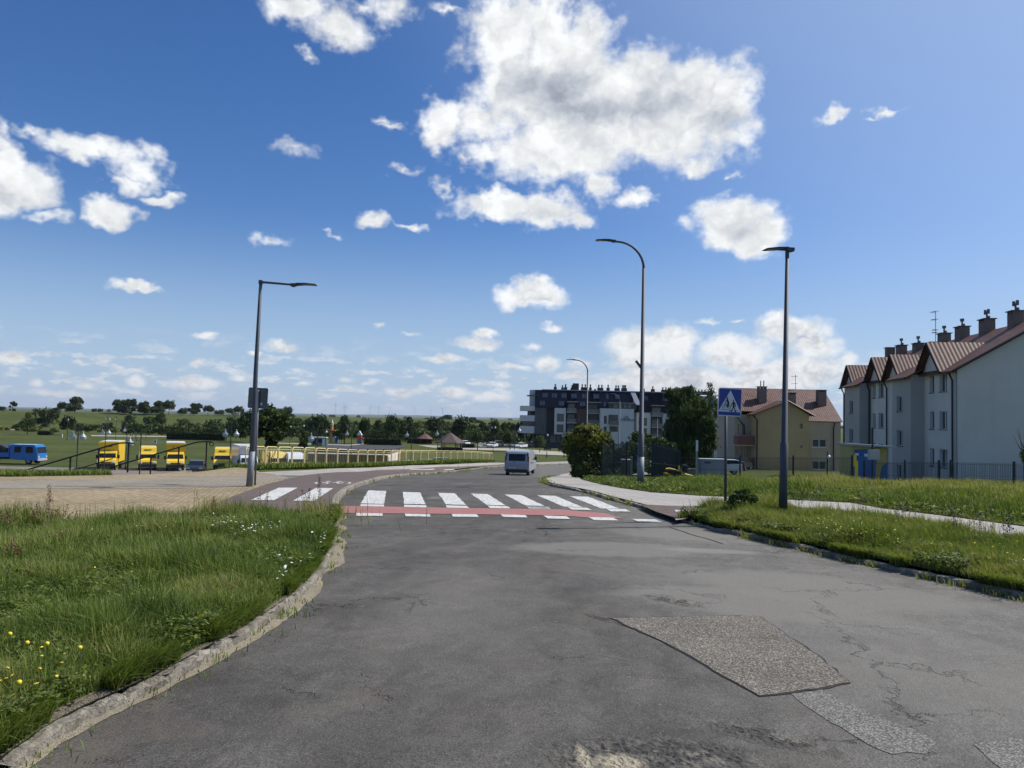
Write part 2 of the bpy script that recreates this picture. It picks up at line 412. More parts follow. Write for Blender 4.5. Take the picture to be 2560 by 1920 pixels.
# ---- road asphalt
m_road, nt, b = new_mat('asphalt')
P = world_coord(nt)
ang = nt.node('ShaderNodeVectorRotate', rotation_type='Z_AXIS', ins={'Vector': P, 'Angle': R(14)}).outputs[0]
streak = nt.noise(nt.vmath('MULTIPLY', ang, (2.0, .6, 1)), .9, 7, .65, 1.2)
streak2 = nt.noise(nt.vmath('MULTIPLY', ang, (7., 2.6, 1)), 2.2, 6, .72, 2.5)
blot = nt.noise(P, .32, 5, .6, .5); g1 = nt.noise(P, 90, 3, .7); g2 = nt.noise(P, 300, 2, .6)
tone = nt.math('ADD', nt.math('MULTIPLY', streak, .45), nt.math('MULTIPLY', blot, .55))
c = nt.ramp(tone, [(.33, (.050, .0465, .042)), (.45, (.073, .068, .0615)), (.56, (.093, .087, .079)), (.70, (.135, .125, .110))])
c = nt.mix(nt.mapr(nt.node('ShaderNodeSeparateXYZ', ins={0: P}).outputs[0], .3, 3.2, 0, .55, 'SMOOTHSTEP'), c, (.168, .160, .143))
c = nt.mix(1., c, nt.ramp(streak2, [(.28, .74), (.5, 1.), (.75, 1.22)]), 'MULTIPLY')
c = nt.mix(1., c, nt.ramp(g1, [(.28, .42), (.5, 1.), (.74, 1.75)]), 'MULTIPLY')
mott = nt.noise(P, 1.7, 8, .74, .8)
c = nt.mix(1., c, nt.ramp(mott, [(.32, .72), (.5, 1.), (.68, 1.30)]), 'MULTIPLY')
c = nt.mix(nt.mapr(nt.noise(P, .8, 6, .7, .4), .52, .68, 0, .55), c, (.125, .108, .084))
pit = nt.node('ShaderNodeTexVoronoi', feature='F1', ins={'Scale': 38.0, 'Vector': P})
c = nt.mix(nt.mapr(pit.outputs[0], .10, .22, .7, 0), c, (.022, .020, .018))
# short dark cracks
wv = nt.node('ShaderNodeTexVoronoi', feature='DISTANCE_TO_EDGE', ins={'Scale': .55}); nt.l.new(nt.vmath('ADD', P, nt.vmath('MULTIPLY', nt.noise(P, 1.5, 6, .7, 0, True), (1.3, 1.3, 0))), wv.inputs['Vector'])
crk = nt.math('MULTIPLY', nt.mapr(wv.outputs[0], .0, .010, 1, 0), nt.mapr(nt.noise(P, .5, 3, .6), .50, .58, 0, 1))
c = nt.mix(nt.math('MULTIPLY', crk, .5), c, (.030, .028, .025))
wv2 = nt.node('ShaderNodeTexVoronoi', feature='F1', ins={'Scale': 11.0}); nt.l.new(nt.vmath('ADD', P, nt.vmath('MULTIPLY', w_ := nt.noise(P, 6, 3, .6, 0, True), (.2, .2, 0))), wv2.inputs['Vector'])
chip = nt.math('MULTIPLY', nt.mapr(wv2.outputs[0], .05, .11, 1, 0), nt.mapr(nt.noise(P, 1.1, 4, .6), .50, .62, 0, .8))
c = nt.mix(chip, c, (.19, .18, .165))
spk = nt.node('ShaderNodeTexVoronoi', feature='F1', ins={'Scale': 58.0, 'Vector': P})
c = nt.mix(nt.mapr(spk.outputs[0], .08, .20, .75, 0), c, (.27, .26, .24))
K = 2560/2212.0
SEPN = nt.noise(P, 2.2, 6, .68); SEPF = nt.noise(P, 7., 6, .7)
def stain(cx, cy, rx, ry, rot, amp=.6, lo=.72, fine=False):
    g_ = gnd(cx*K, cy*K); v = nt.node('ShaderNodeVectorRotate', rotation_type='Z_AXIS', ins={'Vector': nt.vmath('SUBTRACT', P, (g_.x, g_.y, g_.z)), 'Angle': -R(rot)}).outputs[0]
    d = nt.vmath('LENGTH', nt.vmath('MULTIPLY', v, (1/rx, 1/ry, 0)))
    return nt.mapr(nt.math('ADD', d, nt.math('MULTIPLY', nt.math('SUBTRACT', SEPF if fine else SEPN, .5), amp)), lo, 1., 1, 0)
c0_ = c
for a in [(1620, 1302, 1.5, .8, -25), (1320, 1186, 1.7, .9, 0), (1570, 1158, 2.2, 1.2, -10), (1770, 1272, 1.9, 1.1, -35), (1950, 1400, 2.8, 1.6, -40, 1.2, .4), (1480, 1240, 2.4, 1.3, -30, 1.2, .4), (2120, 1500, 1.8, 1.0, -30, 1.2, .4), (1000, 1300, 1.1, 3.0, 5, 1.3, .3)]:
    k_ = stain(*a); w_k = .75 if len(a) == 5 else .35
    c = nt.mix(nt.math('MULTIPLY', k_, w_k), c, nt.mix(1., (.178, .168, .148), nt.ramp(g1, [(.25, .7), (.75, 1.3)]), 'MULTIPLY'))
c = nt.mix(nt.math('MULTIPLY', stain(1540, 1190, .8, .3, -10, .6), .8), c, (.21, .20, .175))
# crumbled, sandy spots where the surface has broken up
hv = nt.node('ShaderNodeTexVoronoi', feature='F1', ins={'Scale': 24.0}); nt.l.new(nt.vmath('ADD', P, nt.vmath('MULTIPLY', nt.noise(P, 18, 4, .6, 0, True), (.09, .09, 0))), hv.inputs['Vector'])
hole = None
for a in [(1370, 1640, .62, .36, 0, 1.0, .45, True), (1290, 1650, .34, .28, 20, 1.2, .35, True), (1500, 1625, .5, .22, -20, 1.4, .3, True), (1660, 1590, .45, .15, -35, 1.4, .3, True), (1455, 1297, .45, .20, -50, 1.2, .4, True), (1340, 1345, .5, .10, -48, 1.4, .3, True)]:
    k_ = stain(*a); hole = k_ if hole is None else nt.math('MAXIMUM', hole, k_)
hc = nt.mix(nt.mapr(SEPF, .46, .60), (.062, .058, .052), (.20, .18, .145))
hc = nt.mix(nt.mapr(hv.outputs[0], .12, .38, .9, 0), hc, (.010, .010, .010))
c = nt.mix(nt.math('MULTIPLY', hole, .85), c, hc)
sandk = nt.math('MAXIMUM', stain(1335, 1647, .17, .13, 0, .9, .5, True), stain(1262, 1640, .05, .22, 5, 1.1, .4, True))
c = nt.mix(sandk, c, (.33, .29, .21))
nt.l.new(c, b.inputs['Base Color']); b.inputs['Roughness'].default_value = .85; b.inputs['Specular IOR Level'].default_value = .2
hh = nt.math('ADD', nt.math('MULTIPLY', g1, .5), nt.math('ADD', nt.math('MULTIPLY', streak2, .40), nt.math('ADD', nt.math('MULTIPLY', crk, -1.6), nt.math('MULTIPLY', nt.math('MULTIPLY', hole, hv.outputs[0]), 3.5))))
bp = nt.node('ShaderNodeBump', ins={'Strength': .75, 'Distance': .014, 'Height': hh}); nt.l.new(bp.outputs[0], b.inputs['Normal'])
ROAD_L = [(-320, 2450), (-200, 2130), (69-40, 1935), (174, 1826), (382, 1732), (555, 1634), (694, 1545), (758, 1493), (810, 1435), (835, 1377), (845, 1319), (847, 1282), (846, 1257), (860, 1237), (891, 1219), (927, 1207), (988, 1193), (1070, 1185), (1151, 1177), (1269, 1165), (1343, 1163), (1429, 1160), (1560, 1158.5), (1760, 1158)]
ROAD_R = [(1700, 1182), (1560, 1182), (1436, 1182), (1393, 1189), (1362, 1198), (1358, 1208), (1381, 1217), (1454, 1230), (1500, 1244), (1581, 1265), (1679, 1292), (1743, 1317), (1835, 1337), (1974, 1369), (2148, 1409), (2264, 1435), (2437, 1473), (2560, 1500), (2900, 1575)]
rl = gp(ROAD_L); rr = gp(ROAD_R)
rl = smooth_line([(-4.2, -25), (-4.0, 0)]+rl, 2); rr = smooth_line(rr+[(9, 5), (12, -25)], 2)
road = sheet('road', rl+rr, 0.0, m_road)
# ---- worn patches on the road (their own surfacing, laid into it)
def agg_mat(name, c1, c2, sc, bump=.8, spk_=.5, crackle=False):
    m, nt, b = new_mat(name); P = world_coord(nt)
    v = nt.node('ShaderNodeTexVoronoi', feature='F1', ins={'Scale': sc, 'Vector': P, 'Randomness': 1.})
    n = nt.noise(P, 2.0, 5, .6)
    vc = nt.node('ShaderNodeSeparateColor', ins={0: v.outputs['Color']}).outputs[0]
    c = nt.mix(vc, c1, c2)
    c = nt.mix(1., c, nt.ramp(n, [(.3, .8), (.7, 1.15)]), 'MULTIPLY')
    c = nt.mix(nt.mapr(v.outputs[0], .35, .62, 0, .8), c, tuple(k*.35 for k in c1))
    bright = nt.mapr(vc, .93, .97, 0, spk_)
    c = nt.mix(bright, c, (.42, .39, .33))
    nt.l.new(c, b.inputs['Base Color']); b.inputs['Roughness'].default_value = .85; b.inputs['Specular IOR Level'].default_value = .2
    bp = nt.node('ShaderNodeBump', ins={'Strength': bump, 'Distance': .01, 'Height': nt.math('SUBTRACT', 1., v.outputs[0])}); nt.l.new(bp.outputs[0], b.inputs['Normal'])
    return m
def rag(poly, amp, st=.12, seed=1):
    rnd = random.Random(seed); q = resample(poly+[poly[0]], st)[:-1]
    return [(x+rnd.uniform(-amp, amp), y+rnd.uniform(-amp, amp)) for x, y in q]
m_pA = agg_mat('exposed_aggregate_patch', (.155, .140, .115), (.29, .26, .215), 62)
m_pB = agg_mat('smooth_grey_patch', (.165, .156, .138), (.215, .203, .18), 120, .35, .2)
m_pC = agg_mat('pale_patch', (.17, .165, .150), (.27, .26, .235), 75, .5, .4)
m_dark = pm('crack_tar', (.020, .019, .018), .9, var=.4, vs=8, bump=.8)
def dsp(pts): return [(x*K, y*K) for x, y in pts]
def patch(poly, mat, off, amp=.012, seed=1, edge=None, name='asphalt_patch'):
    w = gp(dsp(poly)); w = rag(w, amp, .10, seed)
    if edge:
        cx = sum(p[0] for p in w)/len(w); cy = sum(p[1] for p in w)/len(w)
        rnd = random.Random(seed+9)
        e = [(x+(x-cx)/math.hypot(x-cx, y-cy)*rnd.uniform(edge*.2, edge), y+(y-cy)/math.hypot(x-cx, y-cy)*rnd.uniform(edge*.2, edge)) for x, y in w]
        sheet('road_crack', e, off-.003, m_dark)
    return sheet(name, w, off, mat)
patch([(1322, 1337), (1440, 1334), (1640, 1331), (1700, 1375), (1775, 1425), (1836, 1476), (1740, 1492), (1640, 1505), (1560, 1460), (1450, 1395)], m_pA, .008, .012, 1, .035)
patch([(1700, 1500), (1770, 1492), (1830, 1518), (1880, 1540), (1960, 1575), (2020, 1605), (2000, 1628), (1930, 1632), (1850, 1590), (1760, 1545)], m_pC, .0035, .035, 2)
patch([(2110, 1610), (2160, 1598), (2280, 1600), (2300, 1700), (2190, 1690)], m_pC, .0035, .035, 3)
#patch([(1455, 1283), (1530, 1272), (1640, 1280), (1740, 1300), (1800, 1318), (1700, 1326), (1600, 1330), (1520, 1325)], m_pB, .006, .03, 4)
#patch([(1235, 1176), (1300, 1178), (1380, 1178), (1400, 1188), (1370, 1194), (1290, 1195)], m_pB, .006, .04, 5)
#patch([(1430, 1140), (1500, 1142), (1570, 1152), (1650, 1166), (1700, 1176), (1560, 1174), (1490, 1165)], m_pB, .006, .04, 6)
#patch([(1500, 1185), (1540, 1186), (1585, 1196), (1560, 1197)], m_pC, .006, .03, 7, .03)
#patch([(1560, 1235), (1700, 1245), (1900, 1280), (1850, 1300), (1770, 1300), (1690, 1280)], m_pB, .005, .03, 8)
#patch([(1695, 1276), (1750, 1292), (1765, 1297), (1830, 1290), (1780, 1302), (1740, 1300)], m_dark, .007, .012, 9, name='road_crack')
m_sand = agg_mat('road_sand', (.30, .26, .19), (.42, .37, .28), 150, .4, .2)
# seams
m_seam = pm('seam', (.028, .027, .026), .9, var=.3, vs=4)
for a, b_, w in [((750, 1062), (1225, 1075), .03), ((1450, 1140), (1560, 1175), .03), ((1090, 1139), (1440, 1141), .0)]:
    if w:
        l = resample(gp(dsp([a, b_])), .3); rnd = random.Random(3); l = [(x+rnd.uniform(-.03, .03), y+rnd.uniform(-.04, .04)) for x, y in l]
        A, B = ribbon(l, -w/2, w/2); sheet('road_crack', A+B[::-1], .006, m_seam)
# ---- painted markings
def paint_mat(name, col, wear=.5):
    m, nt, b = new_mat(name); P = world_coord(nt)
    n = nt.noise(P, 14, 6, .7); n2 = nt.noise(P, 2.0, 4, .6)
    k = nt.mapr(nt.math('ADD', nt.math('MULTIPLY', n, .7), nt.math('MULTIPLY', n2, .3)), .565-wear*.15, .60, 0, .8)
    dirt = nt.ramp(n2, [(.3, .78), (.7, 1.05)])
    c = nt.mix(k, nt.mix(1., col, dirt, 'MULTIPLY'), (.13, .128, .122))
    nt.l.new(c, b.inputs['Base Color']); b.inputs['Roughness'].default_value = .7
    return m
m_white = paint_mat('white_road_paint', (.64, .635, .60), .55); m_red = paint_mat('red_road_paint', (.37, .135, .115), .5)
def z7(pts): return [(500+x*.40687, 1150+y*.40687) for x, y in pts]
zeb = [[(1035, 188), (1144, 192), (1131, 272), (988, 268)], [(1246, 198), (1353, 201), (1386, 274), (1255, 271)], [(1462, 203), (1565, 206), (1635, 278), (1512, 274)],
       [(1664, 208), (1768, 211), (1878, 281), (1764, 278)], [(1872, 213), (1975, 217), (2118, 284), (2000, 281)]]
z8 = lambda pts: [(1280+x*.57866, 1120+y*.57866) for x, y in pts]
for q in [z7(q) for q in zeb]+[z8([(108, 205), (188, 208), (306, 257), (222, 254)]), z8([(248, 209), (330, 212), (465, 263), (385, 262)])]:
    sheet('zebra_marking', rag(gp(q), .012, .2, 5), .008, m_white)
for q in [[(988, 274), (1131, 277), (1130, 289), (985, 286)], [(1253, 278), (1390, 281), (1396, 294), (1255, 291)], [(1510, 281), (1640, 285), (1654, 298), (1515, 295)], [(1765, 283), (1890, 287), (1908, 300), (1782, 298)], [(2008, 286), (2132, 290), (2152, 303), (2030, 300)]]:
    sheet('crossing_marking', gp(z7(q)), .012, m_white)
for q in [[(960, 329), (1122, 331), (1121, 347), (955, 346)], [(1258, 333), (1412, 336), (1416, 351), (1262, 349)], [(1547, 335), (1700, 337), (1712, 353), (1553, 351)], [(1848, 337), (2000, 342), (2012, 356), (1862, 353)]]:
    sheet('crossing_marking', gp(z7(q)), .012, m_white)
for q in [[(135, 294), (235, 297), (252, 309), (155, 307)], [(330, 301), (435, 303), (460, 315), (355, 314)], [(240, 257), (325, 260), (345, 270), (258, 268)], [(405, 264), (490, 266), (513, 277), (428, 276)], [(520, 309), (620, 311), (648, 323), (548, 322)], [(62, 253), (155, 256), (167, 265), (75, 264)]]:
    sheet('crossing_marking', gp(z8(q)), .012, m_white)
sheet('crossing_band', rag(gp(z7([(838, 285), (900, 283), (1400, 293), (2212, 305)])+z8([(400, 283), (482, 306), (330, 302)])+z7([(2212, 342), (1400, 332), (850, 327)])), .015, .25, 6), .0085, m_red)
for q in [z7([(1420, 228), (1470, 226), (1478, 240), (1380, 241)])]: sheet('road_marking_worn', gp(q), .006, m_pC)
for a, b_, w in [((1190, 1206), (1305, 1210), .13), ((1190, 1179), (1262, 1182), .16), ((1330, 1181), (1352, 1181.5), .2), ((1090, 1199), (1130, 1200), .10), ((1000, 1198), (1100, 1201), .08), ((1210, 1172), (1268, 1172.5), .2)]:
    l = gp([a, b_]); A, B = ribbon(l, -w/2, w/2); sheet('lane_marking', A+B[::-1], .007, m_pC)
# ---- paved areas
def paver_mat(name, c1, c2, bw, bh, rot, tonal=.2, mortar=.55, wave=False, bump=.5):
    m, nt, b = new_mat(name); P = world_coord(nt)
    v = nt.node('ShaderNodeVectorRotate', rotation_type='Z_AXIS', ins={'Vector': P, 'Angle': rot}).outputs[0]
    if wave: v = nt.vmath('ADD', v, nt.vmath('MULTIPLY', nt.noise(P, 5, 2, .5, 0, True), (.03, .03, 0)))
    br = nt.node('ShaderNodeTexBrick', ins={'Vector': v, 'Color1': (*c1, 1), 'Color2': (*c2, 1), 'Mortar': tuple(k*mortar for k in c1)+(1,), 'Scale': 1., 'Mortar Size': .012, 'Mortar Smooth': .3, 'Brick Width': bw, 'Row Height': bh})
    n = nt.noise(P, .45, 6, .65, .4); n2 = nt.noise(P, 9, 5, .7)
    c = nt.mix(1., br.outputs[0], nt.ramp(n, [(.28, 1-tonal*1.3), (.5, 1.), (.75, 1+tonal)]), 'MULTIPLY')
    c = nt.mix(1., c, nt.ramp(n2, [(.25, .8), (.75, 1.18)]), 'MULTIPLY')
    nt.l.new(c, b.inputs['Base Color']); b.inputs['Roughness'].default_value = .85; b.inputs['Specular IOR Level'].default_value = .25
    bp = nt.node('ShaderNodeBump', ins={'Strength': bump, 'Distance': .012, 'Height': nt.math('SUBTRACT', n2, br.outputs[1])}); nt.l.new(bp.outputs[0], b.inputs['Normal'])
    return m
m_plaza = paver_mat('beige_pavers', (.39, .31, .185), (.27, .21, .13), .20, .10, R(30), .22, .38, True, .9)
m_plazag = paver_mat('grey_pavers', (.31, .27, .21), (.26, .23, .18), .20, .10, R(30), .15, .4, True)
m_slab = paver_mat('concrete_slabs', (.36, .335, .30), (.33, .31, .28), .5, .5, R(-38), .1, .45)
m_slabL = paver_mat('concrete_slabs_far', (.33, .31, .275), (.30, .28, .25), .5, .5, R(12), .12, .6)
m_cyc = agg_mat('red_cycle_asphalt', (.15, .115, .105), (.20, .155, .14), 160, .3, .15)
m_greyp = paver_mat('grey_strip', (.24, .235, .225), (.21, .205, .20), .3, .3, R(-38), .15, .6)
m_park = paver_mat('parking_pavers', (.22, .195, .165), (.19, .17, .145), .2, .2, R(10), .2, .6)
# left side
VT = [(838, 1293), (700, 1292), (633, 1290), (422, 1308), (236, 1327), (0, 1322), (-400, 1340)]
KL = gp([(x, y) for x, y in ROAD_L[2:]])
rls = smooth_line(KL, 2)
cutY = gnd(846, 1257).y
kerb_near = [p for p in rls if p[1] < gnd(847, 1290).y+.3]
kerb_far = [p for p in rls if p[1] >= gnd(847, 1290).y]
# plaza: from the verge to the edge of the bank, behind the cycle path
plaza = gp(VT[::-1], .1)+[kerb_far[0]]+[p for p in kerb_far if p[1] < 23]+gp([(777, 1186), (728, 1188)], .1, fs)+[(-12.3, 36.5), (-13.0, 36.5), (-13.3, 33), (-13.2, 29), (-13.9, 27.3), (-15.6, 24.3), (-60, 24.5)]
zl = lambda x, y: f(y)
sheet('pavement', plaza, .10, m_plaza, zf=fs, xcut=True)
sheet('pavement', gp([(-350, 1203), (0, 1203), (345, 1198), (420, 1195), (640, 1188), (760, 1189), (660, 1206), (600, 1217), (420, 1222), (0, 1222), (-350, 1222)], .1), .106, m_plazag)
cyc = gp(z7([(60, 292), (150, 245), (260, 203), (420, 148), (560, 112), (680, 90), (840, 76), (1100, 61), (1500, 41), (1880, 26)]), .1, fs)
cycR = ribbon(kerb_far, .15, .15)[0]
i0 = min(range(len(cycR)), key=lambda i: abs(cycR[i][1]-gnd(1269, 1165).y))
cyp = cyc+[cycR[i0]]+[p for p in cycR[:i0]][::-1]+gp([(846, 1292), (640, 1292), (500, 1282)], .1)
sheet('cycle_path', cyp, .112, m_cyc, zf=fs, xcut=True)
side_out = gp([(640, 1181), (760, 1176), (846, 1171), (988, 1165.5), (1192, 1158), (1240, 1156.5), (1300, 1157), (1343, 1156), (1429, 1153), (1560, 1151)], .1, fs)
side_in = cyc[4:]+[p for p in cycR[i0:]]
sheet('pavement', side_out+side_in[::-1], .106, m_slabL, zf=fs, xcut=True)
for q in [[(485, 172), (600, 172), (455, 249), (312, 248)], [(712, 174), (820, 174), (700, 254), (572, 252)]]:
    sheet('zebra_marking', gp(z7(q), .11, fs), .120, m_white, zf=fs)
# bicycle pictogram on the cycle path
def ring(cx, cy, rx, ry, w, n=22):
    a = [(cx+rx*math.cos(2*math.pi*k/n), cy+ry*math.sin(2*math.pi*k/n)) for k in range(n+1)]
    return a, w
def stroke(ptsz, w, off, name, mat, trans):
    l = gp(trans(ptsz), off, fs); A, B = ribbon(l, -w/2, w/2); sheet(name, A+B[::-1], off+.010, mat, zf=fs)
for l, w in [ring(748, 143, 38, 6.5, .07), ring(883, 142, 40, 6.8, .07)]: stroke(l, w, .11, 'cycle_marking', m_white, z7)
for l in [[(748, 143), (790, 133), (855, 134), (883, 142)], [(790, 133), (812, 143), (855, 133)], [(812, 143), (883, 142)], [(800, 129), (775, 131)], [(868, 129), (845, 130)]]:
    stroke(l, .06, .113, 'cycle_marking', m_white, z7)
stroke([(1290, 57), (1400, 59), (1440, 56)], .12, .113, 'cycle_marking', m_white, z7)
stroke([(1500, 62), (1560, 58)], .12, .113, 'cycle_marking', m_white, z7)
# right side
kr = smooth_line(gp(ROAD_R), 2)
tipi = min(range(len(kr)), key=lambda i: (kr[i][0]-gnd(1358, 1208).x)**2+(kr[i][1]-gnd(1358, 1208).y)**2)
GU = [(1444, 1190), (1452, 1198), (1480, 1206), (1551, 1220), (1632, 1231), (1741, 1239), (1850, 1243), (1892, 1245), (1971, 1249), (2129, 1257), (2208, 1271), (2366, 1290), (2560, 1316), (2900, 1370)]
KEDGE = [p for p in kr if p[1] > 4]
kin = ribbon(kr, .12, .12)[0]
slab = gp(GU, .1)+gp([(2900, 1460), (2560, 1385), (2271, 1335), (2100, 1308), (1900, 1288), (1760, 1290), (1690, 1300)], .1)+[p for p in kin if gnd(1685, 1294).y < p[1]][::-1]
sheet('pavement', slab, .10, m_slab)
sheet('cycle_path', gp([(1600, 1262), (1700, 1266), (1830, 1263), (1990, 1266), (2123, 1279), (2256, 1299), (2382, 1318), (2560, 1340), (2900, 1390), (2900, 1440), (2560, 1376), (2271, 1330), (2100, 1303), (1900, 1284), (1760, 1287), (1692, 1297), (1640, 1280)], .1), .106, m_greyp)
sheet('cycle_path', gp([(1600, 1262), (1700, 1266), (1830, 1263), (1850, 1284), (1760, 1287), (1692, 1297), (1640, 1280)], .1), .111, m_cyc)
stroke([(1690, 1276), (1720, 1277.5), (1716, 1281), (1692, 1280), (1690, 1276)], .06, .111, 'cycle_marking', m_white, lambda p: p)
# ---- verges (soil and thatch below the grass blades)
m_soil, nt, b = new_mat('verge_thatch'); P = world_coord(nt)
n = nt.noise(P, 1.2, 6, .65); n2 = nt.noise(P, 22, 5, .7)
c = nt.ramp(n, [(.3, (.030, .038, .012)), (.55, (.050, .056, .020)), (.75, (.085, .075, .040))])
c = nt.mix(1., c, nt.ramp(n2, [(.3, .5), (.7, 1.4)]), 'MULTIPLY')
nt.l.new(c, b.inputs['Base Color']); b.inputs['Roughness'].default_value = 1.
bp = nt.node('ShaderNodeBump', ins={'Strength': 1., 'Distance': .05, 'Height': n2}); nt.l.new(bp.outputs[0], b.inputs['Normal'])
kn_in = ribbon(kerb_near, .05, .05)[0]
vergeL = [(-5.4, 0)]+kn_in+gp(VT[1:], .12)+[(-18, 6), (-10, 0)]
sheet('verge', vergeL, .084, m_soil)
m_dirt = agg_mat('dry_dirt', (.16, .14, .105), (.26, .225, .17), 90, .6, .3)
rnd = random.Random(8)
kn2 = [p for p in kerb_near if p[1] > 2.5]
kn3 = resample(kn2, .08); A, B = ribbon(kn3, .05, .16); B = [(x-.22*max(0, vn1(i*.06+3)-.38)+rnd.uniform(-.02, .02), y+.25*max(0, vn1(i*.06+3)-.38)) for i, (x, y) in enumerate(B)]
sheet('dirt', A+B[::-1], .090, m_dirt)
kn3 = resample(kn2, .08); A, B = ribbon(kn3, -.12, .02)
A = [(x+.24*(vn1(i*.09)-.5)+rnd.uniform(-.015, .015), y+.1*(vn1(i*.17+9)-.5)) for i, (x, y) in enumerate(A)]
sheet('sand', A+B[::-1], .005, m_sand)
vR = [p for p in kin if p[1] < gnd(1695, 1297).y]
vergeR = vR+gp([(2900, 1440), (2560, 1376), (2271, 1330), (2100, 1303), (1900, 1284), (1760, 1287), (1692, 1297)][0:], .1)
vergeR = [p for p in vergeR if p[1] > 2]
sheet('verge', vergeR, .115, m_soil)
vergeF = gp(GU[1:], .1)+[(30, 13), (60, 20), (60, 34), (30, 36), (20, 37), (10, 39), (5.0, 41)]
sheet('verge', vergeF, .118, m_soil)
bankL = [(-60, 24.2), (-15.6, 24.2), (-13.9, 27.2), (-14.6, 27.7), (-16.2, 25.5), (-60, 25.7)]
sheet('verge', bankL, .11, m_soil)
# ---- kerbs
m_kerb, nt, b = new_mat('worn_concrete'); P = world_coord(nt)
n = nt.noise(P, 3, 6, .7); n2 = nt.noise(P, 38, 5, .7)
c = nt.ramp(n, [(.28, (.14, .125, .10)), (.5, (.25, .225, .185)), (.72, (.36, .33, .28))])
c = nt.mix(1., c, nt.ramp(n2, [(.28, .42), (.5, 1.), (.70, 1.3)]), 'MULTIPLY')
kv = nt.node('ShaderNodeTexVoronoi', feature='DISTANCE_TO_EDGE', ins={'Scale': 3.2}); nt.l.new(nt.vmath('ADD', P, nt.vmath('MULTIPLY', nt.noise(P, 6, 5, .7, 0, True), (.35, .35, .1))), kv.inputs['Vector'])
c = nt.mix(nt.math('MULTIPLY', nt.mapr(kv.outputs[0], 0, .035, 1, 0), nt.mapr(nt.noise(P, 1.1, 3, .6), .45, .55, 0, .85)), c, (.02, .018, .014))
c = nt.mix(nt.mapr(nt.noise(P, 1.9, 6, .75), .52, .64, 0, .75), c, (.085, .078, .045))
nt.l.new(c, b.inputs['Base Color']); b.inputs['Roughness'].default_value = .95
bp = nt.node('ShaderNodeBump', ins={'Strength': 1., 'Distance': .02, 'Height': n2}); nt.l.new(bp.outputs[0], b.inputs['Normal'])
def kerb(name, line, w, h, rough=.0, seed=1, st=.1, joints=1.0, side=1, jd=.3):
    rnd = random.Random(seed); line = resample(line, st)
    prof = [(-.0, -.02), (-.0, h*.8), (.02, h), (w, h), (w, -.02)]
    v = []; fc = []; acc = 0; seg = 0; wob = 0
    for i, p in enumerate(line):
        q = line[max(i-1, 0)]; r = line[min(i+1, len(line)-1)]
        dx, dy = r[0]-q[0], r[1]-q[1]; n = math.hypot(dx, dy) or 1
        nx_, ny_ = -dy/n*side, dx/n*side
        if i: acc += math.hypot(p[0]-line[i-1][0], p[1]-line[i-1][1])
        joint = joints and (acc % joints) < st*1.05 and joints < 50
        wear = (.55*max(0, vn1(acc*.9+40)-.55)/.45+.25*max(0, vn1(acc*4.1+7)-.6)) if rough > .01 else 0
        if int(acc/joints if joints else 0) != seg: seg = int(acc/joints); wob = rnd.uniform(-rough, rough)
        for k, (a, z) in enumerate(prof):
            jz = -h*jd if (joint and k in (1, 2, 3)) else 0
            ch = rnd.uniform(-rough, rough) if k in (1, 2) else 0
            v.append((p[0]+nx_*(a+ch+wob*.5), p[1]+ny_*(a+ch+wob*.5), f(p[1])+z*(1-(wear if k in (1, 2, 3) else 0))+jz+(rnd.uniform(-rough, rough*.3)*.8 if k in (1, 2, 3) else 0)))
    m_ = len(prof)
    for i in range(len(line)-1):
        for k in range(m_-1): fc.append((i*m_+k, (i+1)*m_+k, (i+1)*m_+k+1, i*m_+k+1))
    o = mesh_obj(name, v, fc, m_kerb); tag(o, kind='structure')
    bm = bmesh.new(); bm.from_mesh(o.data); bmesh.ops.recalc_face_normals(bm, faces=bm.faces); bm.to_mesh(o.data); bm.free()
    return o
kerb('kerb', [p for p in kerb_near if p[1] > -1], .10, .085, .022, 2, .05, 1.0, jd=.35)
kerb('kerb', kerb_far, .15, .118, .006, 3, .1, 1.0, jd=.12)
kerb('kerb', [p for p in kr if p[1] > 3 and p[0] < 40], .10, .085, .012, 5, .1, 1.0, jd=.15)
# ---------------------------------------------------------------- grass
def leaf_mat(name, stops, trans=.35, rough=.6, attr='tone'):
    m, nt, b = new_mat(name)
    a = nt.node('ShaderNodeAttribute', attribute_name=attr).outputs['Fac']
    c = nt.ramp(a, stops)
    nt.l.new(c, b.inputs['Base Color']); b.inputs['Roughness'].default_value = rough; b.inputs['Specular IOR Level'].default_value = .25
    tr = nt.node('ShaderNodeBsdfTranslucent'); nt.l.new(nt.mix(1., c, (1.25, 1.3, .6), 'MULTIPLY'), tr.inputs[0])
    mx = nt.node('ShaderNodeMixShader', ins={0: trans}); nt.l.new(b.outputs[0], mx.inputs[1]); nt.l.new(tr.outputs[0], mx.inputs[2])
    nt.l.new(mx.outputs[0], nt.n['Material Output'].inputs[0])
    return m
m_blade = leaf_mat('grass_blade', [(0, (.036, .068, .013)), (.35, (.088, .140, .025)), (.62, (.160, .212, .042)), (.82, (.25, .29, .08)), (.93, (.24, .21, .095)), (1, (.36, .29, .16))])
m_blade2 = leaf_mat('meadow_blade', [(0, (.044, .078, .016)), (.3, (.096, .142, .028)), (.6, (.18, .222, .046)), (.8, (.27, .27, .09)), (1, (.38, .31, .18))])
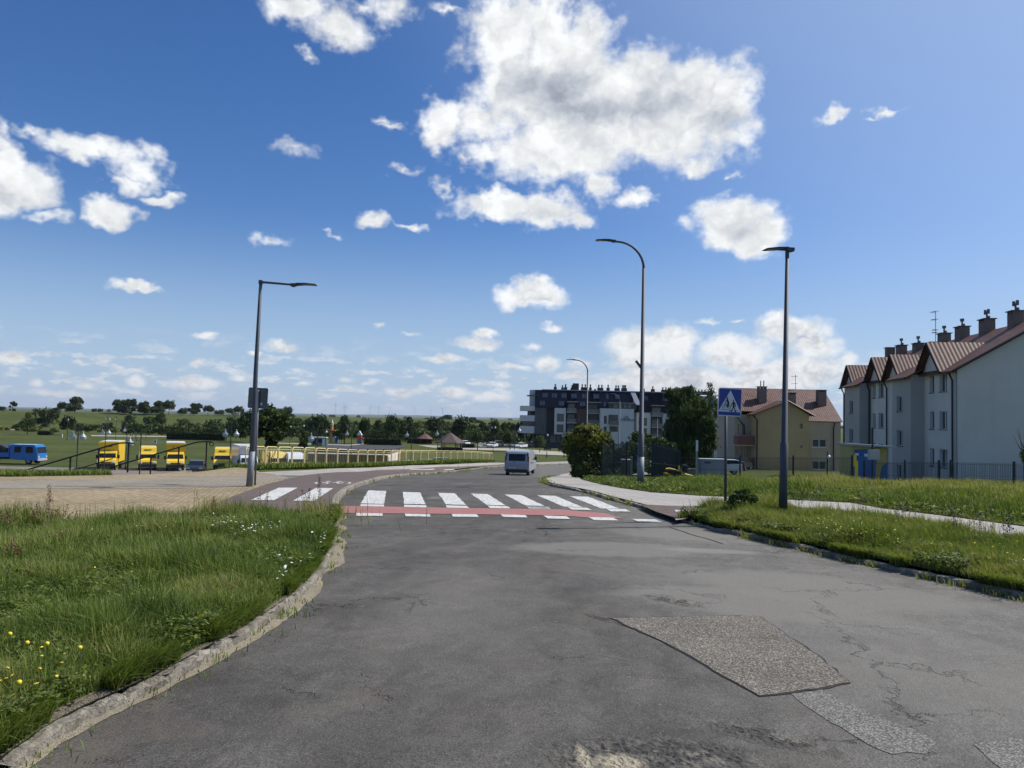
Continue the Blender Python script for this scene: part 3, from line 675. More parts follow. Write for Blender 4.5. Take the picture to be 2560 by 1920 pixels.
def npmesh(name, V, quads, tris, tone, mat, parent=None):
    me = bpy.data.meshes.new(name)
    nq, nt_ = len(quads), len(tris)
    me.vertices.add(len(V)); me.vertices.foreach_set('co', V.astype(np.float32).ravel())
    loops = np.concatenate([quads.ravel(), tris.ravel()]).astype(np.int32)
    me.loops.add(len(loops)); me.loops.foreach_set('vertex_index', loops)
    me.polygons.add(nq+nt_)
    st = np.concatenate([np.arange(nq)*4, nq*4+np.arange(nt_)*3]).astype(np.int32)
    me.polygons.foreach_set('loop_start', st)
    me.update(calc_edges=True)
    at_ = me.attributes.new('tone', 'FLOAT', 'POINT'); at_.data.foreach_set('value', tone.astype(np.float32))
    me.materials.append(mat)
    o = bpy.data.objects.new(name, me); C.objects.link(o)
    if parent: o.parent = parent
    return o
rng = np.random.default_rng(7)
def vnoise(x, y, s, seed=0):
    """smooth value noise"""
    r = np.random.default_rng(seed).random((64, 64)); x = x/s+11.3; y = y/s+7.7
    xi = np.floor(x).astype(int); yi = np.floor(y).astype(int); fx = x-xi; fy = y-yi
    fx = fx*fx*(3-2*fx); fy = fy*fy*(3-2*fy); g = lambda a, b: r[a % 64, b % 64]
    return (g(xi, yi)*(1-fx)+g(xi+1, yi)*fx)*(1-fy)+(g(xi, yi+1)*(1-fx)+g(xi+1, yi+1)*fx)*fy
def scatter(poly, n, falloff=1.3, dmin=3.5, dmax=80, vis=True):
    xs = [p[0] for p in poly]; ys = [p[1] for p in poly]; out = []
    tot = 0
    while tot < n:
        x = rng.uniform(min(xs), max(xs), 400000); y = rng.uniform(min(ys), max(ys), 400000)
        d = np.hypot(x, y); k = in_poly(x, y, poly)
        if vis: k &= (np.abs(x)/np.maximum(y, .1) < .84) | (d < 5.2)
        k &= rng.random(len(x)) < (dmin/np.maximum(d, dmin))**falloff
        out.append(np.stack([x[k], y[k]], 1)); tot += k.sum()
        if len(out) > 400: break
    return np.concatenate(out)[:n]
def blades(name, pts, h, w, mat, off=.1, lean=.5, wind=(-.10, .03), tone0=None, tvar=.16, label=None, zfun=None):
    n = len(pts); x, y = pts[:, 0], pts[:, 1]
    z = (zfun(x, y) if zfun else np.interp(y, FY, FZ))+off
    d = np.hypot(x, y)
    th = rng.uniform(0, 2*np.pi, n); ln = np.abs(rng.normal(0, lean, n))
    lx, ly = np.cos(th)*ln*h+wind[0]*h, np.sin(th)*ln*h+wind[1]*h
    ph = rng.uniform(0, np.pi, n); wx, wy = np.cos(ph)*w/2, np.sin(ph)*w/2
    base = np.stack([x, y, z], 1)
    V = np.empty((n, 5, 3))
    V[:, 0] = base-np.stack([wx, wy, 0*wx], 1); V[:, 1] = base+np.stack([wx, wy, 0*wx], 1)
    mid = base+np.stack([lx*.32, ly*.32, h*.58], 1)
    V[:, 2] = mid-np.stack([wx, wy, 0*wx], 1)*.8; V[:, 3] = mid+np.stack([wx, wy, 0*wx], 1)*.8
    V[:, 4] = base+np.stack([lx, ly, h*(1-.30*np.minimum(ln, 1.2))], 1)
    i = np.arange(n)[:, None]*5
    q = i+np.array([[0, 1, 3, 2]]); t = i+np.array([[2, 3, 4]])
    t0 = .42*vnoise(x, y, 1.1, 1)+.36*vnoise(x, y, .32, 2)+.1 if tone0 is None else tone0
    tone = np.clip(t0+rng.normal(0, tvar, n), 0, 1); dry = rng.random(n) < .035; tone[dry] = rng.uniform(.85, 1, dry.sum())
    tone += .06*rng.normal(size=n)*(tone0 is None); T = np.repeat(tone[:, None], 5, 1); T[:, :2] -= .06
    return npmesh(name, V.reshape(-1, 3), q, t, np.clip(T, 0, 1).ravel(), mat)
def stuff(o, name=None): o['kind'] = 'stuff'; return o
def edge_fade(x, y, line, w):
    d, _ = _segd(x, y, line); return np.clip(d/w, .0, 1)
# left verge
pts = scatter(vergeL, int(230000*GD), 1.5, 3.5)
ed = edge_fade(pts[:, 0], pts[:, 1], kerb_near, .55)
keep = (rng.random(len(pts)) < .45+ed*1.6) & (_segd(pts[:, 0], pts[:, 1], kerb_near)[0] > .07+.16*np.maximum(0, vnoise(pts[:, 0], pts[:, 1], .6, 21)-.42)); pts = pts[keep]; ed = ed[keep]
d = np.hypot(pts[:, 0], pts[:, 1]); x, y = pts.T
hn = vnoise(x, y, .9, 3); hn2 = vnoise(x, y, .3, 4)
h = (.10+.26*hn**1.3+.16*hn2**1.5)*(.55+.45*ed)*rng.uniform(.6, 1.3, len(x))
stuff(blades('tall_grass', pts, h, .0032+.0010*d*rng.uniform(.6, 1.1, len(x)), m_blade, .08, .62, (-.12, .05)))
# low broad-leaved herbs between the blades
m_herb = leaf_mat('herb_leaves', [(0, (.040, .070, .014)), (.5, (.10, .14, .024)), (1, (.24, .25, .05))], .3)
def herbs(poly, n, fo, dm, seed, size=.014):
    P_ = scatter(poly, n*3, fo, dm); k = vnoise(P_[:, 0], P_[:, 1], .7, seed)+.4*vnoise(P_[:, 0], P_[:, 1], .25, seed+1) > .76; P_ = P_[k]; n_ = len(P_); r = np.random.default_rng(seed)
    x, y = P_.T; d = np.hypot(x, y); c = np.stack([x, y, np.interp(y, FY, FZ)+.10+r.uniform(.05, .20, n_)], 1); nn = r.normal(0, .45, (n_, 3)); nn[:, 2] += 1; nn /= np.linalg.norm(nn, axis=1)[:, None]
    t1 = np.cross(nn, r.normal(size=(n_, 3))); t1 /= np.linalg.norm(t1, axis=1)[:, None]; t2 = np.cross(nn, t1); s = (size+.0012*d)*r.uniform(.5, 1.3, n_)
    V = np.stack([c-t1*s[:, None], c-t2*s[:, None]*.5, c+t1*s[:, None], c+t2*s[:, None]*.5], 1)
    stuff(npmesh('ground_cover', V.reshape(-1, 3), np.arange(n_*4).reshape(n_, 4), np.empty((0, 3), int), np.repeat(np.clip(r.normal(.45, .22, n_), 0, 1), 4), m_herb))
herbs(vergeL, 30000, 1.5, 3.5, 71)
# right verge
pts = scatter(vergeR, int(150000*GD), 1.2, 8)
x, y = pts.T; d = np.hypot(x, y); ed = edge_fade(x, y, kr, .7)
hn = vnoise(x, y, 1.0, 5); h = (.10+.16*hn+.12*vnoise(x, y, .35, 6))*(.4+.75*ed)*rng.uniform(.6, 1.3, len(x))
h *= np.clip(.75+(y-9)*.05, .75, 1.4)
stuff(blades('tall_grass', pts, h, .004+.0010*d*rng.uniform(.6, 1.1, len(x)), m_blade2, .10, .5, (-.10, .02), tone0=.30+.34*vnoise(x, y, 1.3, 9)+.2*vnoise(x, y, .4, 10)))
herbs(vergeR, 26000, 1.2, 8, 73, .016)
herbs(vergeF, 16000, .9, 18, 75, .03)
# blades that hang over the kerbs
def overhang(line, n, a0, a1, hh, wind, seed, mat, w0=.003):
    r = np.random.default_rng(seed); L = np.array(resample(line, .05)); i = r.integers(1, len(L)-1, n); dd = L[np.minimum(i+1, len(L)-1)]-L[i-1]; dd /= np.linalg.norm(dd, axis=1)[:, None]+1e-9
    u = r.uniform(a0, a1, n); P_ = L[i]+np.stack([-dd[:, 1], dd[:, 0]], 1)*u[:, None]
    k = vnoise(P_[:, 0], P_[:, 1], .35, seed+3)+.5*vnoise(P_[:, 0], P_[:, 1], 1.3, seed+4) > .72; P_ = P_[k]; d = np.hypot(P_[:, 0], P_[:, 1])
    stuff(blades('overhanging_grass', P_, hh*r.uniform(.5, 1.3, len(P_)), (w0+.001*d)*r.uniform(.7, 1.1, len(P_)), mat, .07, .45, wind, tone0=.35+.3*r.random(len(P_))))
overhang([p for p in kerb_near if p[1] > 2.2], int(26000*GD), .06, .20, .18, (.55, -.25), 61, m_blade)
overhang([p for p in kr if 3.5 < p[1] < 15.5], int(20000*GD), .04, .20, .15, (-.45, -.35), 62, m_blade2)
# far right verge up to the fence: low by the pavement, high behind
pts = scatter(vergeF, int(130000*GD), .9, 18)
x, y = pts.T; d = np.hypot(x, y); gl = gp(GU, .1); ed, _ = _segd(x, y, gl)
h = (.07+np.clip(ed-1.2, 0, 4)*.035+.30*vnoise(x, y, 1.5, 7)**2*np.clip(ed, .1, 1.3))*rng.uniform(.5, 1.3, len(x)); h = np.minimum(h, .62)*np.where((y > 33) & (x < 14), .55, 1)
tn = .14+.30*vnoise(x, y, 2.2, 11)+.22*vnoise(x, y, .7, 14)+np.clip(ed-4.0, 0, 4)*.085
stuff(blades('tall_grass', pts, h, .006+.0010*d*rng.uniform(.6, 1.1, len(x)), m_blade2, .10, .4, (-.10, .02), tone0=tn, tvar=.15))
# strip on top of the bank, rail strip, sparse tufts at the kerbs
bank2 = [(-40, 24.45), (-15.7, 24.3), (-14.0, 27.2), (-14.8, 28.4), (-17, 27.3), (-40, 27.0)]
pts = scatter(bank2, int(34000*GD), .3, 20); x, y = pts.T
stuff(blades('tall_grass', pts, rng.uniform(.14, .34, len(x)), rng.uniform(.02, .04, len(x)), m_blade, .02, .5, tone0=.45+.3*vnoise(x, y, .8, 12), zfun=lambda a, b: HT(a, b)))
railbase = [(-12.9, 36.5)]+[(-12.83+.19*(y-37), y) for y in (37, 45, 55, 65, 75, 84, 93.5)]
A, B = ribbon(railbase, 1.3, -.35)
pts = scatter(A+B[::-1], int(26000*GD), .6, 36); x, y = pts.T; d = np.hypot(x, y)
stuff(blades('tall_grass', pts, rng.uniform(.10, .36, len(x)), .0012*d, m_blade, .0, .5, tone0=.4+.3*vnoise(x, y, 2, 12), zfun=lambda a, b: HT(a, b)))
slope = [(-40, 27), (-17, 27.3), (-15, 29), (-15.2, 37), (-5, 90), (-14, 95), (-26, 60), (-30, 40), (-44, 34)]
pts = scatter(slope, int(30000*GD), .6, 36); x, y = pts.T; d = np.hypot(x, y)
stuff(blades('tall_grass', pts, rng.uniform(.12, .45, len(x)), .0013*d, m_blade, .0, .5, tone0=.35+.3*vnoise(x, y, 3, 13), zfun=lambda a, b: HT(a, b)))
def tufts(line, n, a, b, hh, seed, mat=m_blade, dry=.6):
    r = random.Random(seed); P = []
    cum = resample(line, .1)
    for _ in range(n):
        c = r.choice(cum); m_ = r.randint(8, 26); s_ = r.uniform(.03, .12); u = r.uniform(a, b)
        i = cum.index(c); q = cum[min(i+1, len(cum)-1)]; dx, dy = q[0]-c[0], q[1]-c[1]; L = math.hypot(dx, dy) or 1
        for _ in range(m_): P.append((c[0]-dy/L*u+r.gauss(0, s_), c[1]+dx/L*u+r.gauss(0, s_)))
    P = np.array(P); d = np.hypot(P[:, 0], P[:, 1])
    return stuff(blades('grass_tufts', P, hh*rng.uniform(.4, 1.2, len(P)), .003+.0010*d, mat, .0, .6, tone0=dry+.25*rng.random(len(P)), tvar=.1))
tufts([p for p in kerb_near if p[1] > 3], 34, -.10, .06, .07, 1, dry=.5)
tufts(kerb_far, 70, -.12, .30, .16, 2, dry=.75)
tufts([p for p in kr if 12 < p[1] < 60], 70, -.10, .22, .17, 3, dry=.7)
tufts([p for p in kr if 4 < p[1] < 14], 60, -.06, .10, .10, 4, dry=.75)
# straw-coloured seed stalks along the back of the verges
def stalks(line, n, w, h0, h1, seed):
    r = np.random.default_rng(seed); L = np.array(resample(line, .1)); i = r.integers(0, len(L), n); P_ = L[i]+r.normal(0, w, (n, 2))*np.array([1., .6]); P_[:, 1] -= np.abs(r.normal(0, w, n))
    k = vnoise(P_[:, 0], P_[:, 1], .8, seed) > .42; P_ = P_[k]; n = len(P_); d = np.hypot(P_[:, 0], P_[:, 1])
    stuff(blades('seed_stalks', P_, r.uniform(h0, h1, n), .0022+.00055*d, m_blade, .08, .28, (-.06, .02), tone0=.84+.16*r.random(n), tvar=.05))
stalks(gp(VT, .1), 2600, .30, .28, .58, 81); stalks(gp([(1760, 1290), (1900, 1284), (2100, 1303), (2271, 1330), (2560, 1376)], .1), 1300, .25, .3, .55, 82)
stalks(gp(VT, .1), 900, .9, .2, .45, 83)
# flowers
def flowers(name, pts, hgt, r, col, seg=6, off=.1, dome=.3):
    n = len(pts); x, y = pts.T; z = np.interp(y, FY, FZ)+off+hgt
    k = np.arange(seg)*2*np.pi/seg
    V = np.empty((n, seg+1, 3)); 
    tx, ty = rng.normal(0, .25, n), rng.normal(0, .25, n)
    for j in range(seg):
        rr_ = r*rng.uniform(.7, 1.2, n); V[:, j, 0] = x+np.cos(k[j])*rr_; V[:, j, 1] = y+np.sin(k[j])*rr_; V[:, j, 2] = z+np.cos(k[j])*rr_*tx+np.sin(k[j])*rr_*ty
    V[:, seg] = np.stack([x, y, z+r*dome], 1)
    i = np.arange(n)[:, None]*(seg+1)
    t = np.concatenate([i+np.array([[j, (j+1) % seg, seg]]) for j in range(seg)])
    o = npmesh(name, V.reshape(-1, 3), np.empty((0, 4), int), t, np.zeros(n*(seg+1)), col); return stuff(o)
m_fw = pm('white_petals', (.72, .72, .66), .8, var=.1); m_fy = pm('yellow_petals', (.78, .58, .03), .7, var=.15); m_fyg = pm('yellow_green_petals', (.50, .47, .06), .8, var=.2)
def clump(cx, cy, n, sx, sy, off=.12):
    P = []
    for px, py in zip(rng.normal(cx, sx, n), rng.normal(cy, sy, n)):
        P.append(tuple(gnd(px, py, off+.25)[:2]))
    return np.array(P)
def inside(P, poly): return P[in_poly(P[:, 0], P[:, 1], poly)]
P = np.concatenate([clump(620, 1306, 60, 45, 9), clump(400, 1303, 8, 40, 6), clump(570, 1290, 12, 60, 5), clump(815, 1325, 16, 12, 14), clump(745, 1390, 14, 30, 18), clump(700, 1425, 14, 15, 6), clump(225, 1320, 5, 20, 6), clump(170, 1290, 6, 10, 3)])
P = inside(P, vergeL); flowers('white_yarrow_flowers', P, rng.uniform(.20, .28, len(P)), rng.uniform(.009, .018, len(P)), m_fw)
P = np.concatenate([clump(60, 1640, 15, 70, 40), clump(330, 1400, 12, 60, 35), clump(120, 1590, 4, 40, 20)]); P = inside(P, vergeL)
flowers('small_yellow_flowers', P, rng.uniform(.16, .24, len(P)), rng.uniform(.008, .014, len(P)), m_fy)
P = np.concatenate([clump(2080, 1330, 260, 70, 20), clump(2330, 1400, 110, 120, 30), clump(1980, 1330, 60, 40, 12), clump(2480, 1440, 60, 50, 18)]); P = inside(P, vergeR)
flowers('yellow_bedstraw_flowers', P, rng.uniform(.24, .38, len(P)), rng.uniform(.007, .014, len(P)), m_fyg)
P = np.concatenate([clump(2200, 1320, 14, 160, 30), clump(2500, 1420, 14, 60, 20), clump(2150, 1350, 5, 30, 8)]); P = inside(P, vergeR)
flowers('white_yarrow_flowers', P, rng.uniform(.30, .42, len(P)), rng.uniform(.012, .02, len(P)), m_fw)
P = np.array([tuple(gnd(x, y, .35)[:2]) for x, y in [(118, 1604), (200, 1614), (48, 1700), (25, 1580), (68, 1602)]])
for i, p in enumerate(P):      # the few big dandelions one can count
    z = f(p[1])+.33
    t = thing('dandelion', ['big yellow dandelion head standing above the left verge near the kerb corner', 'yellow dandelion head rightmost in the near left verge', 'lowest yellow dandelion head beside the worn kerb', 'yellow dandelion at the left picture edge in tall grass', 'yellow dandelion between two others in the left verge'][i], 'flower', (p[0], p[1], f(p[1])+.1), group='dandelions in the left verge')
    mb = MB(); mb.tube([(0, 0, 0), (.01, 0, .12), (0, .01, .23)], .003, 5); mb.build('stem', m_st_ := pm('green_stem', (.09, .13, .03), .7), t)
    mb = MB(); mb.lathe([(.002, .22), (.011, .230), (.015, .24), (.010, .248), (.003, .251)], n=9); mb.build('flower_head', m_fy, t, smooth=True)
# tall seed-head weeds
m_seed = pm('rust_seed_heads', (.21, .105, .072), .9, var=.3, vs=20); m_stem = pm('dry_stem', (.22, .19, .11), .9, var=.2); m_seed2 = pm('straw_seed_heads', (.33, .27, .16), .9, var=.3, vs=20); m_dk = pm('dark_seed_heads', (.07, .05, .035), .9, var=.3, vs=20)
def seedweed(name, label, px, py, hgt, mat, n=5, spread=.14, off=.1, leafy=False, group=None):
    p = gnd(px, py, off); r = random.Random(int(px*7+py)); t = thing(name, label, 'weed', (p.x, p.y, p.z), group=group)
    for k in range(n):
        sm = MB(); hd = MB()
        a = r.uniform(0, 6.28); s_ = r.uniform(.1, 1)*spread; h = hgt*r.uniform(.65, 1); tip = Vector((math.cos(a)*s_, math.sin(a)*s_, h)); b0 = Vector((math.cos(a)*.02, math.sin(a)*.02, 0))
        sm.tube([b0, (b0+tip)/2+Vector((0, 0, .03)), tip], [.003, .0025, .0015], 4)
        for _ in range(34 if not leafy else 26):
            u = r.uniform(.55 if not leafy else .25, 1.02); c_ = b0.lerp(tip, u)+Vector((r.gauss(0, .012+.03*(1-u)), r.gauss(0, .012+.03*(1-u)), 0)); q = r.uniform(.007, .014)
            v1 = Vector((r.gauss(0, 1), r.gauss(0, 1), r.gauss(0, 1))).normalized()*q; v2 = Vector((r.gauss(0, 1), r.gauss(0, 1), r.gauss(0, 1))).normalized()*q
            hd.add([c_-v1, c_+v2, c_+v1, c_-v2], [(0, 1, 2, 3)])
        sm.build('stem', m_stem, t, fix=False); hd.build('seed_heads', mat, t, fix=False)  # the loose quads are the stem's seed heads, not flowers
for a in [('dock_weed', 'tallest rust-red dock weed, standing before the beige paving', 118, 1340, .78, m_seed, 4, .07), ('dock_weed', 'shorter rust-brown weed left of the tall dock', 85, 1335, .5, m_seed, 5, .12), ('seed_grass', 'bushy straw-brown seed grass right of the tall dock', 150, 1330, .42, m_seed, 8, .22),
          ('dock_weed', 'dark red dock weed at the paving edge left of the crossing', 530, 1300, .42, m_seed, 4, .06), ('seed_grass', 'thin straw seed stalk on the paving edge', 487, 1290, .6, m_seed2, 2, .04), ('seed_grass', 'dry straw weed at the foot of the left lamp post', 655, 1292, .55, m_seed2, 5, .15),
          ('dark_weed', 'tall dark leafy weed in front of the cycle path stripe', 800, 1290, .85, m_dk, 4, .12), ('dark_weed', 'shorter dark weed in front of the white stripe', 770, 1292, .55, m_dk, 4, .14),
          ('seed_grass', 'low rust seed grass clump in the left verge', 40, 1420, .3, m_seed, 8, .15), ('seed_grass', 'pale rust seed grass in the upper left verge', 130, 1395, .34, m_seed, 7, .15), ('seed_grass', 'rust seed stalks at the left picture edge', 8, 1350, .45, m_seed, 6, .15)]:
    seedweed(*a[:2], *a[2:5], a[5], a[6], a[7], group='seed weeds along the left verge')
names = ['at the very right edge of', 'second from the right in', 'third from the right in', 'near the middle of', 'left of the middle of', 'at the far left of', 'nearest the lamp post in']
for i, (px, py) in enumerate([(2530, 1395), (2450, 1385), (2390, 1360), (2250, 1340), (2160, 1320), (2040, 1300), (2000, 1295)]):
    seedweed('umbel_weed', 'thin brown seed weed '+names[i]+' the right verge', px, py, .75, m_dk if i % 2 == 0 else m_seed2, 5, .2, group='seed weeds along the right verge')
for i, (px, py) in enumerate([(1010, 1192), (1145, 1180), (1170, 1180)]):
    seedweed('kerb_weed', ['thin rust weed on the far kerb left of the others', 'middle one of three thin weeds on the far kerb', 'rightmost thin weed on the far kerb beside the van'][i], px, py, .9, m_seed, 2, .06, .1, group='weeds on the far kerb')
# ---------------------------------------------------------------- street furniture near the crossing
m_galv = pm('galvanised_steel', (.14, .155, .18), .5, .3, .12, 2.5, .1, 30)
m_pole = pm('grey_painted_pole', (.045, .056, .072), .6, 0, .15, 1.5)
m_sleeve = pm('zinc_sleeve', (.17, .19, .21), .55, .1, .15, 6)
m_head = pm('lamp_housing_grey', (.045, .052, .065), .6, 0, .15, 6)
m_led = pm('led_panel_lens', (.20, .21, .20), .3, 0, .1, 12)
m_black = pm('black_steel', (.012, .014, .018), .45, .2, .2, 5)
m_sback = pm('sign_back_grey', (.10, .115, .135), .55, .3, .1, 4)
m_blue = pm('sign_blue', (.008, .035, .24), .35, 0, .06, 3); m_signw = pm('sign_white', (.62, .64, .66), .4, 0, .05, 3); m_signk = pm('sign_black', (.01, .01, .012), .4)
def lamp_head(parent, M):
    mb = MB()
    mb.prism([(-.02, -.03), (.10, -.075), (.18, -.055), (.20, .045), (-.02, .055), (-.30, .045), (-.62, .015), (-.62, -.008), (-.30, -.010)], 'y', -.055, .055, 0, M)
    mb.prism([(-.64, -.012), (-.02, .020), (-.02, .048), (-.30, .046), (-.64, .012)], 'y', -.15, .15, 0, M)
    h = mb.build('lamp_head', m_head, parent, bevel=.006)
    MB().prism([(-.60, -.016), (-.16, .008), (-.16, .004), (-.60, -.020)], 'y', -.125, .125, 0, M).build('led_panel', m_led, h)
    return h
# left lamp with a straight bracket
p = gnd(623, 1216, .1); L = thing('street_lamp', 'left street lamp with straight right-angled arm beside the beige paving', 'street lamp', p)
Hh = at(652, 705, p.y).z-p.z; tipx = at(652, 705, p.y).x-p.x-.0
mb = MB(); mb.tube([(0, 0, -.1), (.07, 0, 1.6), (tipx*.55, 0, Hh*.55), (tipx, 0, Hh)], [.085, .078, .062, .045], 14); mb.build('pole', m_pole, L, smooth=True)
mb = MB(); mb.tube([(0, 0, -.02), (.045, 0, 1.0)], [.094, .089], 14); mb.build('sleeve', m_sleeve, L, smooth=True)
ax = at(733, 710, p.y).x-p.x
mb = MB(); mb.box(tipx-.05, tipx+.05, -.05, .05, Hh-.06, Hh+.05); mb.tube([(tipx, 0, Hh), (ax, 0, Hh-.06)], [.036, .030], 10); mb.build('arm', m_pole, L)
lamp_head(L, Matrix.Translation((ax+.10, 0, Hh-.06)) @ Matrix.Rotation(math.pi, 4, 'Z') @ Matrix.Rotation(R(1), 4, 'Y') @ Matrix.Scale(.9, 4))
# sign seen from behind
p2_ = gnd(633, 1214, .1); t = thing('traffic_sign', 'back of a square traffic sign on its own thin pole behind the left lamp', 'traffic sign', (p2_.x, p2_.y+.15, p2_.z))
zt = at(646, 975, p2_.y+.15).z-p2_.z; dx = at(646, 975, p2_.y+.15).x-p2_.x
mb = MB(); mb.tube([(0, 0, -.1), (dx, 0, zt)], .030, 10); mb.build('pole', m_galv, t, smooth=True)
def plate(parent, cx, cz, w, h, y, rz, mat, name='sign_plate', rad=.05, th=.012, tilt=0):
    M = Matrix.Translation((cx, y, cz)) @ Matrix.Rotation(rz, 4, 'Z') @ Matrix.Rotation(tilt, 4, 'Y')
    pts = []
    for sx, sz, a0 in ((1, 1, 0), (-1, 1, 90), (-1, -1, 180), (1, -1, 270)):
        for k in range(5):
            a = R(a0+k*22.5); pts.append((sx*(w/2-rad)+rad*math.cos(a), sz*(h/2-rad)+rad*math.sin(a)))
    return MB().prism(pts, 'y', 0, th, 0, M).build(name, mat, parent), M
s0, s1 = at(616, 995, p2_.y+.15), at(671, 995, p2_.y+.15)
pl_, M = plate(t, (s0.x+s1.x)/2-p2_.x, at(643, 995, p2_.y+.15).z-p2_.z, s1.x-s0.x, (1022-970)/FPX*p2_.y, .04, R(-14), m_sback, tilt=R(1.5))
MB().box(-.26, .26, -.035, 0, .20, .235, 0, M).build('bracket', m_galv, pl_); MB().box(-.26, .26, -.035, 0, -.235, -.20, 0, M).build('bracket', m_galv, pl_)
MB().box(.10, .16, -.004, 0, -.20, -.13, 0, M).build('sticker', m_signw, pl_)
# right lamp without an arm
p = gnd(1957, 1300, .1); L = thing('street_lamp', 'tall straight street lamp rising from the right verge with its head directly on top', 'street lamp', p)
top = at(1968, 632, p.y); Hh = top.z-p.z; dx = top.x-p.x
mb = MB(); mb.tube([(0, 0, -.1), (dx*.3, 0, 1.6), (dx*.35, 0, 1.62), (dx, 0, Hh)], [.088, .084, .066, .036], 14); mb.build('pole', m_pole, L, smooth=True)
mb = MB(); mb.tube([(dx, 0, Hh-.12), (dx, 0, Hh+.03)], .042, 10); mb.build('collar', m_head, L)
lamp_head(L, Matrix.Translation((dx, 0, Hh+.07)) @ Matrix.Rotation(R(8), 4, 'Z') @ Matrix.Rotation(R(-3), 4, 'Y') @ Matrix.Scale(.80, 4))
# arched lamps along the road
def arch_lamp(label, px, py, Y=None, zoff=.1, hgt=9.7, rad=1.0, rz=0):
    if Y is None: p = gnd(px, py, zoff)
    else: p = Vector((at(px, py, Y).x, Y, H1(at(px, py, Y).x, Y)))
    L = thing('arched_street_lamp', label, 'street lamp', p, rz, 'arched street lamps along the road')
    mb = MB(); mb.tube([(0, 0, -.2), (0, 0, 1.9), (0, 0, 1.92), (.0, 0, hgt-rad)], [.125, .115, .088, .055], 14); mb.build('pole', m_pole, L, smooth=True)
    MB().tube([(0, 0, 0), (0, 0, 1.05)], [.135, .128], 14).build('sleeve', m_sleeve, L, smooth=True)
    a = [(-(rad-rad*math.cos(k*math.pi/16)), 0, hgt-rad+rad*math.sin(k*math.pi/16)) for k in range(9)]
    a = [(x*1.05, y, z) for x, y, z in a]+[(-rad*1.22, 0, hgt+.0)]
    MB().tube(a, [.048]*5+[.042]*4+[.038]*1, 10).build('arm', m_pole, L, smooth=True)
    lamp_head(L, Matrix.Translation((-rad*1.22-.02, 0, hgt+.02)) @ Matrix.Rotation(R(1), 4, 'Y') @ Matrix.Scale(.9, 4))
    return L
arch_lamp('tallest arched street lamp beside the green enclosure fence', 1601, 1213, None, .1, 9.12, 1.0)
arch_lamp('arched street lamp rising behind the yellow-green bush', 1466, 1100, 65, hgt=9.7)
arch_lamp('arched street lamp in front of the white wall bearing a small logo', 1548, 1100, 103, hgt=9.5)
arch_lamp('farthest arched lamp in front of the right half of the dark-roofed block', 1643, 1100, 165, hgt=9.2)
MB().tube([(0, 0, 0), (-.22, 0, .28)], .05, 8).build('pole_stub', m_pole, [o for o in C.objects if o.name == 'arched_street_lamp'][0]).location = (-.02, 0, 4.35)
# crossing sign with its pictogram
p = gnd(1813, 1290, .1); t = thing('crossing_sign', 'blue and white crossing sign showing a cyclist and a walking person on a grey pole', 'traffic sign', p)
zt = at(1815, 1000, p.y).z-p.z; dx = at(1815, 1000, p.y).x-p.x
MB().tube([(0, 0, -.1), (dx, 0, zt)], .031, 12).build('pole', m_pole, t, smooth=True)
s0, s1 = at(1793, 1005, p.y), at(1853, 1005, p.y); sw = s1.x-s0.x; shh = (1040.5-970.5)/FPX*p.y
pl_, M = plate(t, (s0.x+s1.x)/2-p.x, at(1823, 1005.5, p.y).z-p.z, sw, shh, -.05, R(2), m_signw, tilt=R(2.0))
def sgn(name, mat, y):
    mb = MB()
    def P(x, z): return ((x-.5)*sw, (.5-z)*shh)
    def poly(pts): mb.prism([P(*q) for q in pts], 'y', -y, 0, 0, M)
    def line(pts, w):
        for a, b in zip(pts[:-1], pts[1:]):
            ax_, az_ = P(*a); bx_, bz_ = P(*b); d = math.hypot(bx_-ax_, bz_-az_) or 1; nx_, nz_ = -(bz_-az_)/d*w*sw/2, (bx_-ax_)/d*w*sw/2
            mb.prism([(ax_+nx_, az_+nz_), (ax_-nx_, az_-nz_), (bx_-nx_, bz_-nz_), (bx_+nx_, bz_+nz_)], 'y', -y, 0, 0, M)
        for a in pts: disc(a, w/2)
    def disc(c, r, n=12): mb.prism([(P(*c)[0]+r*sw*math.cos(2*math.pi*k/n), P(*c)[1]+r*sw*math.sin(2*math.pi*k/n)) for k in range(n)], 'y', -y, 0, 0, M)
    def rg(c, r, w, n=16):
        for k in range(n):
            a0, a1 = 2*math.pi*k/n, 2*math.pi*(k+1)/n; cx, cz = P(*c)
            mb.prism([(cx+rr*sw*math.cos(a), cz+rr*sw*math.sin(a)) for rr, a in ((r, a0), (r, a1), (r-w, a1), (r-w, a0))], 'y', -y, 0, 0, M)
    return mb, poly, line, disc, rg
mb, poly, line, disc, rg = sgn('b', m_blue, .002)
poly([(.035, .03), (.512, .03), (.508, .075), (.035, .83)]); poly([(.512, .03), (.965, .03), (.965, .83), (.515, .075)]); poly([(.035, .845), (.965, .845), (.965, .97), (.035, .97)])
mb.build('blue_field', m_blue, pl_)
mb, poly, line, disc, rg = sgn('k', m_signk, .004)
disc((.375, .34), .030); line([(.385, .40), (.445, .55)], .075); line([(.375, .41), (.315, .50), (.345, .53)], .026); line([(.44, .55), (.375, .575), (.395, .63)], .036); line([(.44, .56), (.425, .70)], .036)
rg((.255, .67), .075, .013); rg((.485, .67), .073, .013); line([(.255, .67), (.295, .545), (.33, .55)], .012); line([(.30, .56), (.39, .66), (.455, .57), (.485, .67), (.39, .66)], .012); disc((.40, .665), .022)
line([(.14, .77), (.565, .785)], .018); line([(.63, .787), (.67, .789)], .018); line([(.77, .792), (.84, .795)], .018)
disc((.645, .43), .030); line([(.655, .50), (.67, .66)], .070); line([(.635, .50), (.565, .62)], .030); line([(.685, .50), (.735, .57), (.735, .65)], .030)
